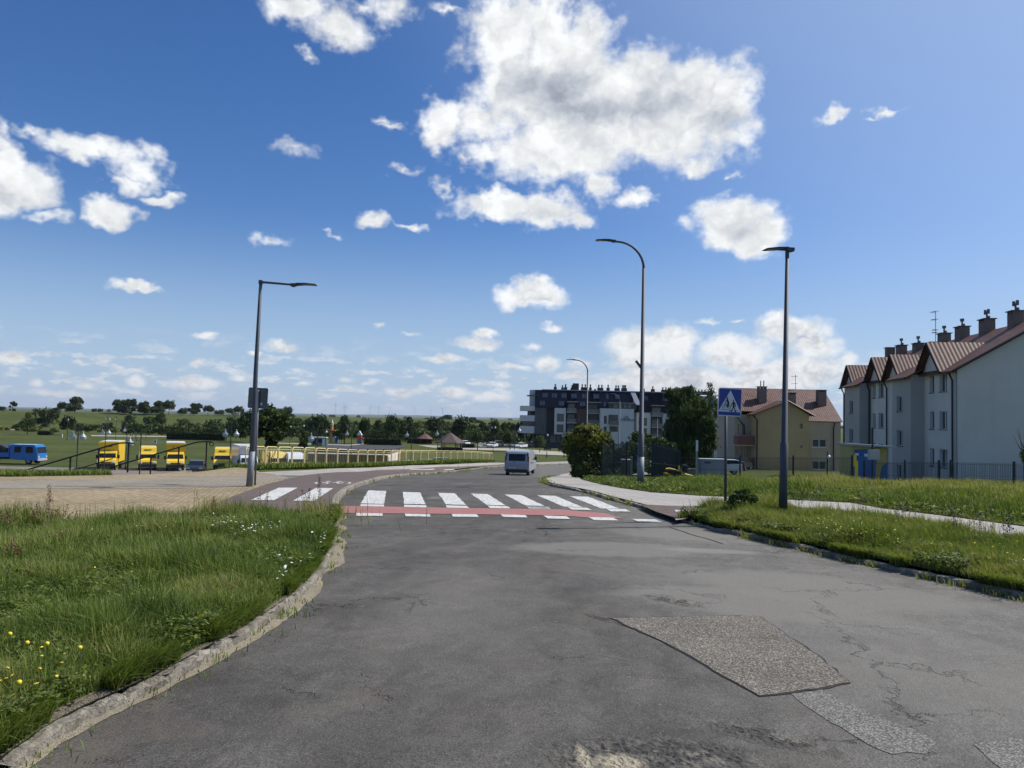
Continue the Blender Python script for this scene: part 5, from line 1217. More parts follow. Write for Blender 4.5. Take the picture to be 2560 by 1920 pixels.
# white cabin and boards
t = thing('park_cabin', 'grey and white park cabin behind the small tree', 'cabin', (at(795, 1098, 190).x, 190, H1(-48, 190)))
MB().box(-1.6, 1.9, 0, 2.2, 0, 1.9).build('wall', m_cgr, t); MB().box(-1.7, 2.0, -.1, 2.3, 1.9, 2.05).build('roof', m_sfront, t); MB().box(-1.3, -.4, -.03, .02, .3, 1.7).build('door', m_plast, t); MB().box(.0, 1.5, -.03, .02, .7, 1.6).build('window', m_vglass, t)
for px, lb in ((809, 'white rectangular notice board left of the lamp post in the park'), (816.5, 'white notice board right beside the one in the park')):
    t = thing('notice_board', lb, 'notice board', (at(px, 1098, 170).x, 170, H1(-40, 170)), group='white notice boards')
    MB().box(-.28, .28, -.03, .03, .5, 2.1).build('panel', m_vwhite, t); MB().tube([(0, .05, 0), (0, .05, 2.1)], .04, 6).build('post', m_lpole, t)
# exercise frame, info sign, tank sign
t = thing('exercise_frame', 'grey metal outdoor exercise frame on the lawn left of the hedge', 'exercise frame', (at(342, 1090, 190).x, 190, H1(-93, 190)))
for x in (-1.1, 0, 1.1, 2.3): MB().tube([(x, 0, 0), (x, 0, 1.9)], .05, 6).build('post', m_lpole, t)
MB().tube([(-1.3, 0, 1.9), (2.5, 0, 1.9)], .06, 6).build('top_bar', m_galv, t)
t = thing('info_sign', 'small white information sign on a post left of the long hedge', 'sign', (at(389, 1091, 150).x, 150, H1(-70, 150)))
MB().box(-.25, .25, -.03, .03, .9, 1.8).build('panel', m_vwhite, t); MB().box(-.1, .12, -.035, .0, 1.2, 1.5).build('mark', m_signk, t); MB().tube([(0, .05, -.1), (0, .05, 1.8)], .05, 6).build('post', m_galv, t)
t = thing('marker_post', 'short white marker post beside the dark park bush', 'post', (at(156, 1080, 210).x, 210, H1(-123, 210)))
MB().tube([(0, 0, -.1), (0, 0, .72)], .14, 8).build('post', m_vwhite, t)
MB().lathe([(.14, .7), (.10, .80), (.01, .84)], n=8).build('cap', m_vwhite, t)
for px, py in ((1369, 1128.5), (1405, 1131)):
    g = gnd(px, py, 0, False); t = thing('park_bench', 'park bench by the path, '+('left' if px < 1390 else 'right')+' one of two in front of the big block', 'bench', g, group='park benches')
    MB().box(-.9, .9, -.22, .22, .40, .46).build('seat', m_pwood, t); MB().box(-.9, .9, .2, .26, .5, .95).build('backrest', m_pwood, t)
    for x in (-.7, .7): MB().box(x-.05, x+.05, -.2, .24, -.05, .42).build('leg', m_plast, t)
# wind turbines on the horizon
m_turb = pm('turbine_white', (.42, .46, .52), .6)
for i, (px, hy, by, a0) in enumerate([(786.5, 1018, 1035, 0), (838, 1012, 1037, 8), (860, 1016, 1038, -20), (863.5, 1016, 1038, 14), (925, 1017, 1040, 90), (946, 1019, 1041, 30), (974, 1019, 1042, 40), (1037, 1021, 1043, 65), (1077, 1024, 1044, 10), (1106, 1022, 1046, 50)]):
    Yt = 95*FPX/(by-hy); b0 = at(px, by, Yt)
    lab = ['leftmost and smallest wind turbine on the horizon', 'tall wind turbine, second from the left on the horizon', 'wind turbine just left of its close twin on the horizon', 'right one of the two close wind turbines', 'wind turbine above the trees left of the centre gap', 'sixth wind turbine from the left on the horizon', 'seventh wind turbine from the left on the horizon', 'wind turbine with folded-looking blades above the pavilions', 'second wind turbine from the right on the horizon', 'rightmost wind turbine on the horizon'][i]
    t = thing('wind_turbine', lab, 'wind turbine', (b0.x, Yt, -6.3), group='wind turbines on the horizon')
    s_ = max(.6, (at(px, hy, Yt).z+6.3)/95)
    MB().tube([(0, 0, 0), (0, 0, 95*s_)], [2.2, 1.3], 8).build('tower', m_turb, t)
    hb = MB().box(-2, 2, -5, 4, 94*s_, 98*s_).build('nacelle', m_turb, t)
    for k in range(3):
        a = R(a0+120*k); d = Vector((math.sin(a), 0, math.cos(a))); o_ = Vector((0, -6, 96*s_))
        MB().tube([o_, o_+d*14, o_+d*46], [1.0, 1.3, .4], 5).build('blade', m_turb, t)
# low hills at the horizon
m_hill = pm('far_woodland', (.040, .062, .045), 1., var=.35, vs=.004)
v = []; fc = []; n = 160
for i in range(n+1):
    x = -7000+14000*i/n; h = 6+5*math.sin(i*.11+1)+4*math.sin(i*.31)+random.Random(i).uniform(-2, 2)+14*max(0, 1-abs(x-300)/1800)
    v += [(x, 8200, -8), (x, 8500, max(h, 6)), (x, 9600, -8)]
for i in range(n):
    for k in (0, 1): fc.append((i*3+k, i*3+3+k, i*3+4+k, i*3+1+k))
tag(mesh_obj('hills', v, fc, m_hill, smooth=True), kind='structure')
# ---------------------------------------------------------------- buildings
def wall(mb, o, u, n, L, z0, z1, holes, depth=.18, mi=0, back=False):
    """wall face with real openings; o origin, u unit along, n outward normal; holes (u0,u1,z0,z1)"""
    o, u, n = Vector(o), Vector(u), Vector(n); us = sorted({0, L}|{h[0] for h in holes}|{h[1] for h in holes}); zs = sorted({z0, z1}|{h[2] for h in holes}|{h[3] for h in holes})
    P = lambda a, z, d=0: o+u*a+Vector((0, 0, z))-n*d
    for a, b in zip(us[:-1], us[1:]):
        for c, d in zip(zs[:-1], zs[1:]):
            m = ((a+b)/2, (c+d)/2)
            if any(h[0] < m[0] < h[1] and h[2] < m[1] < h[3] for h in holes): continue
            mb.add([P(a, c), P(b, c), P(b, d), P(a, d)], [(0, 1, 2, 3)], mi)
    for a, b, c, d in holes:
        mb.add([P(a, c), P(b, c), P(b, d), P(a, d), P(a, c, depth), P(b, c, depth), P(b, d, depth), P(a, d, depth)], [(0, 1, 5, 4), (1, 2, 6, 5), (2, 3, 7, 6), (3, 0, 4, 7)], mi)
def window(parent, o, u, n, a, b, c, d, fm, gm, depth=.16, mull=1, fw=.06, sill=None, bars=0):
    o, u, n = Vector(o), Vector(u), Vector(n)
    M = Matrix(((u.x, n.x, 0, o.x-n.x*depth), (u.y, n.y, 0, o.y-n.y*depth), (0, 0, 1, o.z), (0, 0, 0, 1)))
    mb = MB(); mb.box(a, b, -.03, .03, c, c+fw, 0, M); mb.box(a, b, -.03, .03, d-fw, d, 0, M); mb.box(a, a+fw, -.03, .03, c+fw, d-fw, 0, M); mb.box(b-fw, b, -.03, .03, c+fw, d-fw, 0, M)
    for k in range(mull): x = a+(b-a)*(k+1)/(mull+1); mb.box(x-fw*.6, x+fw*.6, -.028, .032, c+fw, d-fw, 0, M)
    for k in range(bars): z = c+(d-c)*(k+1)/(bars+1); mb.box(a+fw, b-fw, -.024, .026, z-fw*.4, z+fw*.4, 0, M)
    w = mb.build('window', fm, parent, fix=False)
    MB().box(a+fw*.5, b-fw*.5, -.02, -.005, c+fw*.5, d-fw*.5, 0, M).build('pane', gm, w, fix=False)
    if sill: MB().box(a-.06, b+.06, .0, depth+.07, c-.05, c, 0, M).build('sill', sill, w, fix=False)
    return w
def render_mat(name, col, var=.08, dirt=.12):
    m, nt, b = new_mat(name); tc = nt.node('ShaderNodeTexCoord').outputs['Object']
    n = nt.noise(tc, .35, 6, .6); v = nt.vmath('MULTIPLY', tc, (1.3, 1.3, .16)); n2 = nt.noise(v, 1.1, 6, .7); fine = nt.noise(tc, 22, 4, .6)
    k = nt.math('ADD', nt.mapr(n, .3, .7, 1-var, 1+var), nt.mapr(n2, .55, .8, 0, -dirt))
    c = nt.node('ShaderNodeVectorMath', operation='SCALE', ins={0: col, 3: k}).outputs[0]; nt.l.new(c, b.inputs['Base Color'])
    b.inputs['Roughness'].default_value = .92; b.inputs['Specular IOR Level'].default_value = .2
    bp = nt.node('ShaderNodeBump', ins={'Strength': .25, 'Distance': .01, 'Height': fine}); nt.l.new(bp.outputs[0], b.inputs['Normal'])
    return m
def tile_mat(name, c1, c2, run=(0, 1, 0), w=.30, row=.36):
    """pantiles: ribs run down the slope, courses step across; coordinates in metres on the roof"""
    m, nt, b = new_mat(name); uv = nt.node('ShaderNodeAttribute', attribute_name='roof_uv').outputs['Vector']
    s = nt.node('ShaderNodeSeparateXYZ', ins={0: uv}); x, y = s.outputs[0], s.outputs[1]
    rib = nt.math('SINE', nt.math('MULTIPLY', x, 2*math.pi/w)); crs = nt.math('FRACT', nt.math('DIVIDE', y, row))
    br = nt.node('ShaderNodeTexWhiteNoise', noise_dimensions='2D'); cc = nt.node('ShaderNodeCombineXYZ', ins={0: nt.math('FLOOR', nt.math('DIVIDE', x, w)), 1: nt.math('FLOOR', nt.math('DIVIDE', y, row)), 2: 0.}); nt.l.new(cc.outputs[0], br.inputs[0])
    n = nt.noise(uv, .8, 5, .6)
    c = nt.mix(br.outputs[0], c1, c2); c = nt.mix(1., c, nt.ramp(n, [(.3, .75), (.7, 1.15)]), 'MULTIPLY')
    c = nt.mix(nt.mapr(rib, -1., -.55, .5, 0), c, tuple(k*.25 for k in c1)); c = nt.mix(nt.mapr(crs, .86, .97, 0, .6), c, tuple(k*.25 for k in c1))
    nt.l.new(c, b.inputs['Base Color']); b.inputs['Roughness'].default_value = .62; b.inputs['Specular IOR Level'].default_value = .25
    h = nt.math('ADD', nt.math('MULTIPLY', rib, .5), nt.math('MULTIPLY', crs, -.4))
    bp = nt.node('ShaderNodeBump', ins={'Strength': 1., 'Distance': .020, 'Height': h}); nt.l.new(bp.outputs[0], b.inputs['Normal'])
    return m
class Roof:
    def __init__(s): s.v = []; s.f = []; s.uv = []
    def plane(s, pts, down, th=.10):
        """pts: polygon on one slope; down: vector pointing down the slope"""
        pts = [Vector(p) for p in pts]; dn = Vector(down).normalized(); nn = (pts[1]-pts[0]).cross(pts[2]-pts[0]).normalized()
        if nn.z < 0: nn = -nn; pts = pts[::-1]
        ac = nn.cross(dn).normalized(); o = pts[0]; i = len(s.v); n = len(pts)
        for p in pts: s.v.append(p); s.uv.append(((p-o).dot(ac), (p-o).dot(dn), 0))
        for p in pts: s.v.append(p-nn*th); s.uv.append(((p-o).dot(ac), (p-o).dot(dn), 0))
        s.f.append(tuple(range(i, i+n))); s.f.append(tuple(range(i+2*n-1, i+n-1, -1)))
        for k in range(n): s.f.append((i+k, i+n+k, i+n+(k+1) % n, i+(k+1) % n))
    def build(s, name, mat, parent):
        o = mesh_obj(name, s.v, s.f, mat, parent); a = o.data.attributes.new('roof_uv', 'FLOAT_VECTOR', 'POINT'); a.data.foreach_set('vector', [c for u in s.uv for c in u]); return o
m_wgrey = render_mat('pale_grey_render', (.66, .62, .545)); m_wdark = render_mat('mid_grey_render', (.43, .405, .36)); m_gable = render_mat('gable_grey_render', (.60, .57, .50), .07, .12)
m_tile = tile_mat('terracotta_pantiles', (.090, .037, .029), (.145, .066, .050)); m_frame = pm('white_window_frame', (.62, .64, .66), .5, var=.05); m_framed = pm('dark_window_frame', (.05, .055, .06), .5)
m_gl = glass_mat('house_window_glass', (.03, .04, .055), .08); m_gl2 = glass_mat('block_window_glass', (.045, .06, .07), .12)
m_gut = pm('dark_brown_gutter', (.018, .013, .014), .5, .2); m_fascia = pm('brown_fascia', (.09, .05, .045), .6); m_chim = render_mat('chimney_render', (.20, .155, .13), .15, .3); m_cap = pm('chimney_cap', (.08, .075, .075), .8); m_cowl = pm('cowl_concrete', (.14, .125, .115), .85)
def chimney(parent, x, y, z0, z1, w, d, cowl=0, slots=2, rz=0):
    M = Matrix.Translation((x, y, 0)) @ Matrix.Rotation(rz, 4, 'Z')
    hs = .22; mb = MB(); mb.box(-w/2, w/2, -d/2, d/2, z0, z1-hs-.06, 0, M)
    n = slots+1
    for k in range(n+0):
        xx = -w/2+.07+(w-.14)*k/(n-1) if n > 1 else 0
        mb.box(xx-.06, xx+.06, -d/2, d/2, z1-hs-.06, z1-.06, 0, M)
    c = mb.build('chimney', m_chim, parent)
    MB().box(-w/2-.10, w/2+.10, -d/2-.10, d/2+.10, z1-.06, z1+.01, 0, M).build('cap', m_cap, c)
    if cowl:
        mb = MB(); mb.tube([(0, 0, z1), (0, 0, z1+.55)], .075, 8)
        if cowl == 2: mb.box(-.28, .28, -.06, .06, z1+.50, z1+.60); mb.box(-.33, -.22, -.09, .09, z1+.40, z1+.78); mb.box(.22, .33, -.09, .09, z1+.40, z1+.78)
        else: mb.box(-.14, .14, -.12, .12, z1+.45, z1+.70)
        mb.v = [tuple(M @ Vector(q)) for q in mb.v]; mb.build('cowl', m_cowl, c)
        mb = MB(); mb.lathe([(.10, z1), (.13, z1+.18), (.05, z1+.24)], (-.32, 0, 0), 8); mb.v = [tuple(M @ Vector(q)) for q in mb.v]; mb.build('vent_pot', m_cowl, c)
    return c
# ---- grey apartment house at the right: local x runs along the long side (away), local y points to the street side (left)
ang = math.atan2(.989, .145); G0 = Vector((31.3, 54.0, 0)); ga = thing('apartment_house', 'grey apartment house with a row of tiled gables, many chimneys and a blank end wall', 'building', G0, ang)
LEN, DEP, EV, RZ_, ZB = 28.0, 12.4, 6.05, 9.75, -4.2      # street side at local y=0, building lies at y<0
PX = lambda px: 23.24/((px-1280)/FPX-.1465)-54.0           # distance along the long side of a photo column
mb = MB(); st = MB(); U = (1, 0, 0); N = (0, 1, 0); floors = [4.45, 1.68, -1.10]
def bay(mbx, a, b, wins, y0=0., top=EV, mi=0):
    hs = [(w0, w1, c, d) for w0, w1, c, d in wins]
    hl = [(w0-a, w1-a, c, d) for w0, w1, c, d in hs]
    wall(mbx, (a, y0, 0), U, N, b-a, ZB, top, hl, .20)
    for w0, w1, c, d in hs: window(ga, (0, y0, 0), U, N, w0, w1, c, d, m_frame, m_gl, .19, 1 if w1-w0 > 1.0 else 0, .055, m_gut)
def W(cu, w, h=1.35, fl=floors): return [(cu-w/2, cu+w/2, z, z+h) for z in fl]
units = [(0.2, 6.2, 10.4, 14.4), (14.4, 19.3, 23.9, 27.9)]
PRJ = 1.0
bay(mb, 0, 6.0, W(2.4, 1.4)+W(4.5, .85)); bay(mb, 10.2, 14.3, W(12.1, 1.4)+W(10.75, .75)); bay(mb, 14.3, 19.2, W(16.2, 1.4)+W(18.2, .85)); bay(mb, 23.8, LEN, W(25.4, 1.35))
mb.build('wall', m_wgrey, ga, fix=False)
stz = [3.05, .28, -2.5]
for a, b in ((6.0, 10.2), (19.2, 23.8)):
    bay(st, a, b, W((a+b)/2+.35, 1.35, 1.25, stz), PRJ, EV-.15)
    st2 = None
    st.quad((a, 0, ZB), (a, PRJ, ZB), (a, PRJ, EV-.15), (a, 0, EV-.15)); st.quad((b, PRJ, ZB), (b, 0, ZB), (b, 0, EV-.15), (b, PRJ, EV-.15)); st.build('stair_bay', m_wdark, ga, fix=False); st = MB()
mb = MB(); mb.prism([(0, ZB), (-DEP, ZB), (-DEP, EV), (-DEP/2, RZ_), (0, EV)], 'x', .0, .25)
mb.prism([(0, ZB), (-DEP, ZB), (-DEP, EV), (-DEP/2, RZ_), (0, EV)], 'x', LEN-.25, LEN); mb.box(.25, LEN-.25, -DEP, -DEP+.25, ZB, EV)
mb.build('gable_wall', m_gable, ga)
sl_ = (RZ_-EV)/(DEP/2); rf = Roof(); ov = .45
rf.plane([(-.35, ov, EV-sl_*ov+.06), (LEN+.35, ov, EV-sl_*ov+.06), (LEN+.35, -DEP/2, RZ_+.06), (-.35, -DEP/2, RZ_+.06)], (0, 1, -sl_))
rf.plane([(-.35, -DEP-ov, EV-sl_*ov+.06), (LEN+.35, -DEP-ov, EV-sl_*ov+.06), (LEN+.35, -DEP/2, RZ_+.06), (-.35, -DEP/2, RZ_+.06)], (0, -1, -sl_))
for a, b in ((6.0, 10.2), (19.2, 23.8)):
    rf.plane([(a-.25, PRJ+.4, EV-.15-sl_*.3), (b+.25, PRJ+.4, EV-.15-sl_*.3), (b+.25, -.4, EV-.15-sl_*.3+(PRJ+.8)*sl_*.95), (a-.25, -.4, EV-.15-sl_*.3+(PRJ+.8)*sl_*.95)], (0, 1, -sl_))
# dormer gables over the light bays
for c, hw in ((4.1, 2.1), (12.2, 1.85), (17.2, 2.05), (25.3, 1.9)):
    pk_ = EV+.15+hw*.95; back = -(pk_-EV)/sl_-.2; o = .38; gw = MB()
    gw.add([(c-hw, .02, EV-.3), (c+hw, .02, EV-.3), (c+hw, .02, EV+.12), (c, .02, pk_), (c-hw, .02, EV+.12)], [(0, 1, 2, 3, 4)])
    s2 = (pk_-EV-.12)/hw
    for sg in (-1, 1):
        rf.plane([(c+sg*(hw+o), .55, EV+.12-s2*o+.08), (c, .55, pk_+.08), (c, back, pk_+.08), (c+sg*(hw+o), -.3+.0, EV+.12-s2*o+.08)], (sg, 0, -s2))
        gw.add([(c+sg*hw, .02, EV-.3), (c+sg*hw, -1.2, EV-.3), (c+sg*hw, -1.2, EV+.5), (c+sg*hw, .02, EV+.12)], [(0, 1, 2, 3)])
    gw.build('dormer_wall', m_wgrey, ga)
rf.build('roof', m_tile, ga)
for c, hw in ((4.1, 2.1), (12.2, 1.85), (17.2, 2.05), (25.3, 1.9)):
    pk_ = EV+.15+hw*.95; s2 = (pk_-EV-.12)/hw; o = .38
    MB().tube([(c-(hw+o), .56, EV+.12-s2*o-.03), (c, .56, pk_-.03), (c+(hw+o), .56, EV+.12-s2*o-.03)], .085, 4).build('fascia_board', m_gut, ga)
fb = MB()
fb.tube([(-.37, ov, EV-sl_*ov), (-.37, -DEP/2, RZ_)], .09, 4); fb.tube([(-.37, -DEP-ov, EV-sl_*ov), (-.37, -DEP/2, RZ_)], .09, 4)
fb.build('fascia_board', m_gut, ga)
for a, b, y in ((-.35, 1.9, ov), (6.1, 10.1, PRJ+.42), (14.1, 14.9, ov), (19.3, 23.7, PRJ+.42), (27.2, 28.4, ov)):
    MB().tube([(a, y, EV-.28-(.12 if y > 1 else 0)), (b, y, EV-.28-(.12 if y > 1 else 0))], .075, 6).build('gutter', m_gut, ga)
for x, y in ((.55, .12), (14.35, .12), (19.1, .16), (27.8, .12), (5.95, .14)):
    if x != 5.95: MB().tube([(x-.2, .42, EV-.3), (x, y, EV-.85), (x, y, ZB)], .065, 8).build('downpipe', m_gut, ga)
for px, y_, z1, w, co in ((2537, -6.0, 10.75, 1.15, 2), (2465, -6.0, 10.75, 1.5, 2), (2403, -6., 10.7, 1.5, 1), (2358, -6., 10.55, 1.35, 1), (2331, -6.4, 10.1, 1.0, 0), (2293, -5.6, 10.15, 1.3, 1), (2251, -4.9, 10.2, 1.3, 1), (2220, -4.3, 10.1, .95, 0)):
    r = (px-1280)/FPX; Yw = (23.24+(-y_)*1.01)/(r-.1465); x_ = (Yw-54.0+.145*(-y_))/.989
    chimney(ga, min(x_, LEN-.8), y_, 7.8, z1, w*.75, .8, co, 3)
# antenna
mb = MB(); a_ = Vector((19.8, -6, 9.7)); mb.tube([a_, a_+Vector((0, 0, 3.2))], .03, 5)
for k, (z, w) in enumerate(((3.15, .9), (2.4, .7), (1.4, .45), (1.15, .5))): mb.tube([a_+Vector((-w*.4, 0, z)), a_+Vector((w, .1, z+.08))], .018, 4); [mb.tube([a_+Vector((w*q, -.25, z)), a_+Vector((w*q, .25, z))], .012, 4) for q in (-.3, .2, .6, .9)]
mb.build('antenna', m_cowl, ga)
# ---- beige house
m_beige = render_mat('beige_render', (.42, .315, .165)); m_beige2 = render_mat('pale_beige_render', (.40, .335, .24)); m_balc = pm('red_brown_balcony_panel', (.16, .055, .04), .7, var=.15)
B0 = at(1889, 1100, 100); bh = thing('beige_house', 'beige house with red-brown tiled roof and red balconies between the sign and the grey house', 'building', (B0.x, 100, 0))
kx = 100/FPX; X_ = lambda px: (px-1889)*kx; ZB2 = -5.6
mb = MB(); wl = [(X_(2000), X_(2006), 1.75, 2.25)]
fw_ = X_(2022)
wall(mb, (0, 0, 0), (1, 0, 0), (0, -1, 0), fw_, ZB2, 3.1, [(X_(1999), X_(2006.5), 1.35, 1.95), (X_(2001), X_(2006.5), -1.25, -.75)], .15)
mb.add([(0, 0, 3.1), (fw_, 0, 3.1), (X_(1966), 0, 4.85)], [(0, 1, 2)]); mb.quad((0, 0, ZB2), (0, 0, 3.1), (0, 3, 3.1), (0, 3, ZB2)); mb.quad((fw_, 0, ZB2), (fw_, .8, ZB2), (fw_, .8, 3.1), (fw_, 0, 3.1))
mb.build('gable_wall', m_beige, bh, fix=False)
window(bh, (0, 0, 0), (1, 0, 0), (0, -1, 0), X_(1999), X_(2006.5), 1.35, 1.95, m_framed, m_gl, .13, 0, .04); window(bh, (0, 0, 0), (1, 0, 0), (0, -1, 0), X_(2001), X_(2006.5), -1.25, -.75, m_frame, m_gl, .13, 0, .04)
mb = MB(); rx0, rx1 = fw_, X_(2108); w2 = [(X_(2037)-rx0, X_(2072)-rx0, -1.05+.0, .0), (X_(2037)-rx0, X_(2072)-rx0, -3.95, -2.85)]
wall(mb, (rx0, .8, 0), (1, 0, 0), (0, -1, 0), rx1-rx0, ZB2, 2.45, w2, .16); mb.quad((rx1, .8, ZB2), (rx1, 9, ZB2), (rx1, 9, 2.45), (rx1, .8, 2.45)); mb.build('wall', m_beige2, bh, fix=False)
for a, b, c, d in w2: window(bh, (rx0, .8, 0), (1, 0, 0), (0, -1, 0), a, b, c, d, m_frame, m_gl, .14, 1, .07, m_frame)
MB().box(X_(2022), X_(2062), .2, .78, -4.75, -4.6).box(X_(2022), X_(2062), .3, .8, -5.5, -4.75).build('porch_roof', m_framed, bh)
lx = X_(1849); mb = MB(); lw = [(.3, .75, 0.2, 1.9), (1.0, 1.5, .2, 1.9), (.3, .75, -2.55, -.9), (1.0, 1.5, -2.55, -.9), (.2, .75, -5.3, -3.7), (1.0, 1.6, -5.3, -3.7)]
wall(mb, (lx, 2.2, 0), (1, 0, 0), (0, -1, 0), -lx, ZB2, 3.0, lw, .15); mb.quad((lx, 2.2, ZB2), (lx, 2.2, 3.0), (lx, 11, 3.0), (lx, 11, ZB2)); mb.add([(lx, 2.2, 3.0), (lx, 11, 3.0), (lx, 6.7, 6.5)], [(0, 1, 2)]); mb.build('side_wall', m_beige2, bh, fix=False)
for a, b, c, d in lw: window(bh, (lx, 2.2, 0), (1, 0, 0), (0, -1, 0), a, b, c, d, m_frame, m_gl, .13, 0, .07)
for z in (-.95, -3.75): MB().box(lx-.15, -.03, .35, .45, z-.0, z+1.15).box(lx-.15, lx-.05, .45, 2.2, z, z+1.15).build('balcony_panel', m_balc, bh); MB().box(lx-.2, -.02, .3, 2.2, z-.15, z-.01).build('balcony_slab', m_beige2, bh)
rf = Roof(); s_ = (6.75-2.3)/6.1
rf.plane([(lx-.35, 6.8, 6.75), (rx1+.2, 6.8, 6.75), (rx1+.2, .6, 2.35), (fw_-.4, .6, 2.35), (fw_-.4, 2.2, 3.4), (lx-.35, 2.3, 3.5)], (0, -1, -s_)); rf.plane([(lx-.35, 6.8, 6.75), (rx1+.2, 6.8, 6.75), (rx1+.2, 12.6, 2.6), (lx-.35, 12.6, 2.6)], (0, 1, -s_))
ap = X_(1966)
rf.plane([(ap, -.45, 4.95), (ap, 5, 4.95), (-.55, 5, 3.05), (-.55, -.45, 3.05)], (-1, 0, -.4)); rf.plane([(ap, -.45, 4.95), (ap, 5, 4.95), (fw_+.55, 2.6, 3.05), (fw_+.55, -.45, 3.05)], (1, 0, -.4)); rf.build('roof', m_tile, bh)
mb = MB(); mb.tube([(-.6, -.48, 3.0), (ap, -.48, 4.88), (fw_+.6, -.48, 3.0)], .10, 4); mb.tube([(lx-.38, 6.8, 6.7), (lx-.38, 2.1, 3.4)], .10, 4); mb.build('fascia_board', m_fascia, bh)
for pts in ([(-.5, -.2, 3.0), (.15, -.12, 2.3), (.15, -.12, ZB2)], [(X_(2092), .7, 2.2), (X_(2089), .65, 1.4), (X_(2089), .65, ZB2)], [(lx+.2, 2.0, 2.8), (lx+1.2, 2.0, 1.4), (lx+1.2, 2.0, .3)]): MB().tube(pts, .08, 6).build('downpipe', m_gut, bh)
chimney(bh, X_(1931), 4.4, 4.4, 6.9, 1.05, .9, 0, 2); chimney(bh, X_(1991), 2.0, 2.8, 6.05, .95, .9, 0, 2); chimney(bh, X_(2083), 4.0, 4.2, 6.6, 1.1, .9, 0, 3)
mb = MB()
for x in (X_(1928), X_(1936)): mb.tube([(x, 4.4, 6.9), (x, 4.4, 7.7)], .07, 6)
mb.build('flue', m_cowl, bh); mb = MB(); x = X_(2036); mb.tube([(x, 6.8, 6.6), (x, 6.8, 8.8)], .035, 5); [mb.tube([(x-.6, 6.8, z), (x+.3, 6.8, z+.05)], .025, 4) for z in (8.5, 7.5)]; mb.build('antenna', m_cowl, bh)
# ---- the big dark-roofed block
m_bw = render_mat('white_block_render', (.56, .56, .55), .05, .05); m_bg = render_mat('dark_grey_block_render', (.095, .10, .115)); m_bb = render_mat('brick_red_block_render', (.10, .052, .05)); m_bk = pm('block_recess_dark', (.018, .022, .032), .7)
m_broof = pm('blue_black_roof', (.006, .011, .026), .9, .0, .12, 1.5, spec=.03); m_bzinc = pm('pale_metal_roof', (.26, .29, .33), .5, .3, .15, 2); m_brail = glass_mat('balcony_glass', (.09, .11, .12), .2); m_beam = pm('pale_balcony_slab', (.33, .34, .35), .8)
DB = 216.; kb = DB/FPX; bb = thing('apartment_block', 'large white and dark modern apartment block with blue-black roof and rooftop vents', 'building', (at(1336, 1100, DB).x, DB, 0))
XB = lambda px: (px-1336)*kb; ZB_ = lambda py, px=1450: CAMZ+(1047+.0227*(px-1280)-py)*kb
e0, t0_, g0 = ZB_(1020), ZB_(976), -7.0
def bwall(name, p0, p1, y, z0, z1, mat, wins, par=bb, dep=.25, fm=m_framed):
    mb = MB(); x0, x1 = XB(p0), XB(p1); hs = [(XB(a)-x0, XB(b)-x0, ZB_(d_), ZB_(c_)) for a, b, c_, d_ in wins]
    wall(mb, (x0, y, 0), (1, 0, 0), (0, -1, 0), x1-x0, z0, z1, hs, dep); mb.quad((x0, y, z0), (x0, y, z1), (x0, y+9, z1), (x0, y+9, z0)); mb.quad((x1, y, z0), (x1, y+9, z0), (x1, y+9, z1), (x1, y, z1)); mb.build(name, mat, par, fix=False)
    for h in hs: window(par, (x0, y, 0), (1, 0, 0), (0, -1, 0), *h, fm, m_gl2, dep*.8, 1 if h[1]-h[0] > 1.2 else 0, .09, None, 0)
zf_ = ZB_(1087)
bwall('dark_wall', 1336, 1365, 0, zf_, e0, m_bg, [(1343, 1348, 1034, 1054), (1353.5, 1359, 1034, 1054), (1341, 1347, 1060, 1080), (1353, 1359, 1060, 1080)])
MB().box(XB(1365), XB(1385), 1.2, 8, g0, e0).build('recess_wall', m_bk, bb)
bwall('white_wall', 1385, 1413, -.15, zf_, e0, m_bw, [(1391, 1408.5, 1035.5, 1055), (1391, 1408, 1062, 1081.5)])
bwall('brick_wall', 1440, 1466, 0, zf_, e0, m_bb, [(1444, 1450, 1036, 1056), (1457, 1463, 1036, 1056), (1444, 1450, 1063, 1082)])
bwall('white_wall', 1497, 1580, -2.4, g0, e0, m_bw, [(1506, 1513, 1038, 1058), (1506, 1513, 1065, 1085), (1517, 1541, 1035, 1058), (1520, 1541, 1064, 1077), (1549, 1556, 1101, 1106), (1562, 1568, 1101, 1106)])
bwall('white_wall', 1595, 1630, 3.0, g0, ZB_(1026), m_bw, [(1600, 1604, 1040, 1060), (1611, 1621, 1041, 1061), (1600, 1604, 1067, 1078), (1611, 1621, 1067, 1078)])
bwall('white_wall', 1661, 1720, 3.0, g0, ZB_(1027), m_bw, [(1667, 1689, 1042, 1063), (1667, 1689, 1070, 1092), (1700, 1712, 1042, 1063)])
bwall('white_wall', 1720, 1790, 3.0, g0, ZB_(1027), m_bw, [(1728, 1745, 1042, 1063), (1755, 1762, 1042, 1063), (1770, 1784, 1042, 1063)])
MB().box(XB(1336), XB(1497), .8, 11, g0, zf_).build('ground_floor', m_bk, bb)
for a, b in ((1375, 1390), (1392, 1400), (1402, 1412), (1414, 1428)): window(bb, (0, .8, 0), (1, 0, 0), (0, -1, 0), XB(a), XB(b), ZB_(1109), ZB_(1090), m_framed, m_gl2, -.06, 1, .09)
MB().box(XB(1365), XB(1500), -3.5, .8, g0, ZB_(1112)).build('terrace', m_bk, bb)
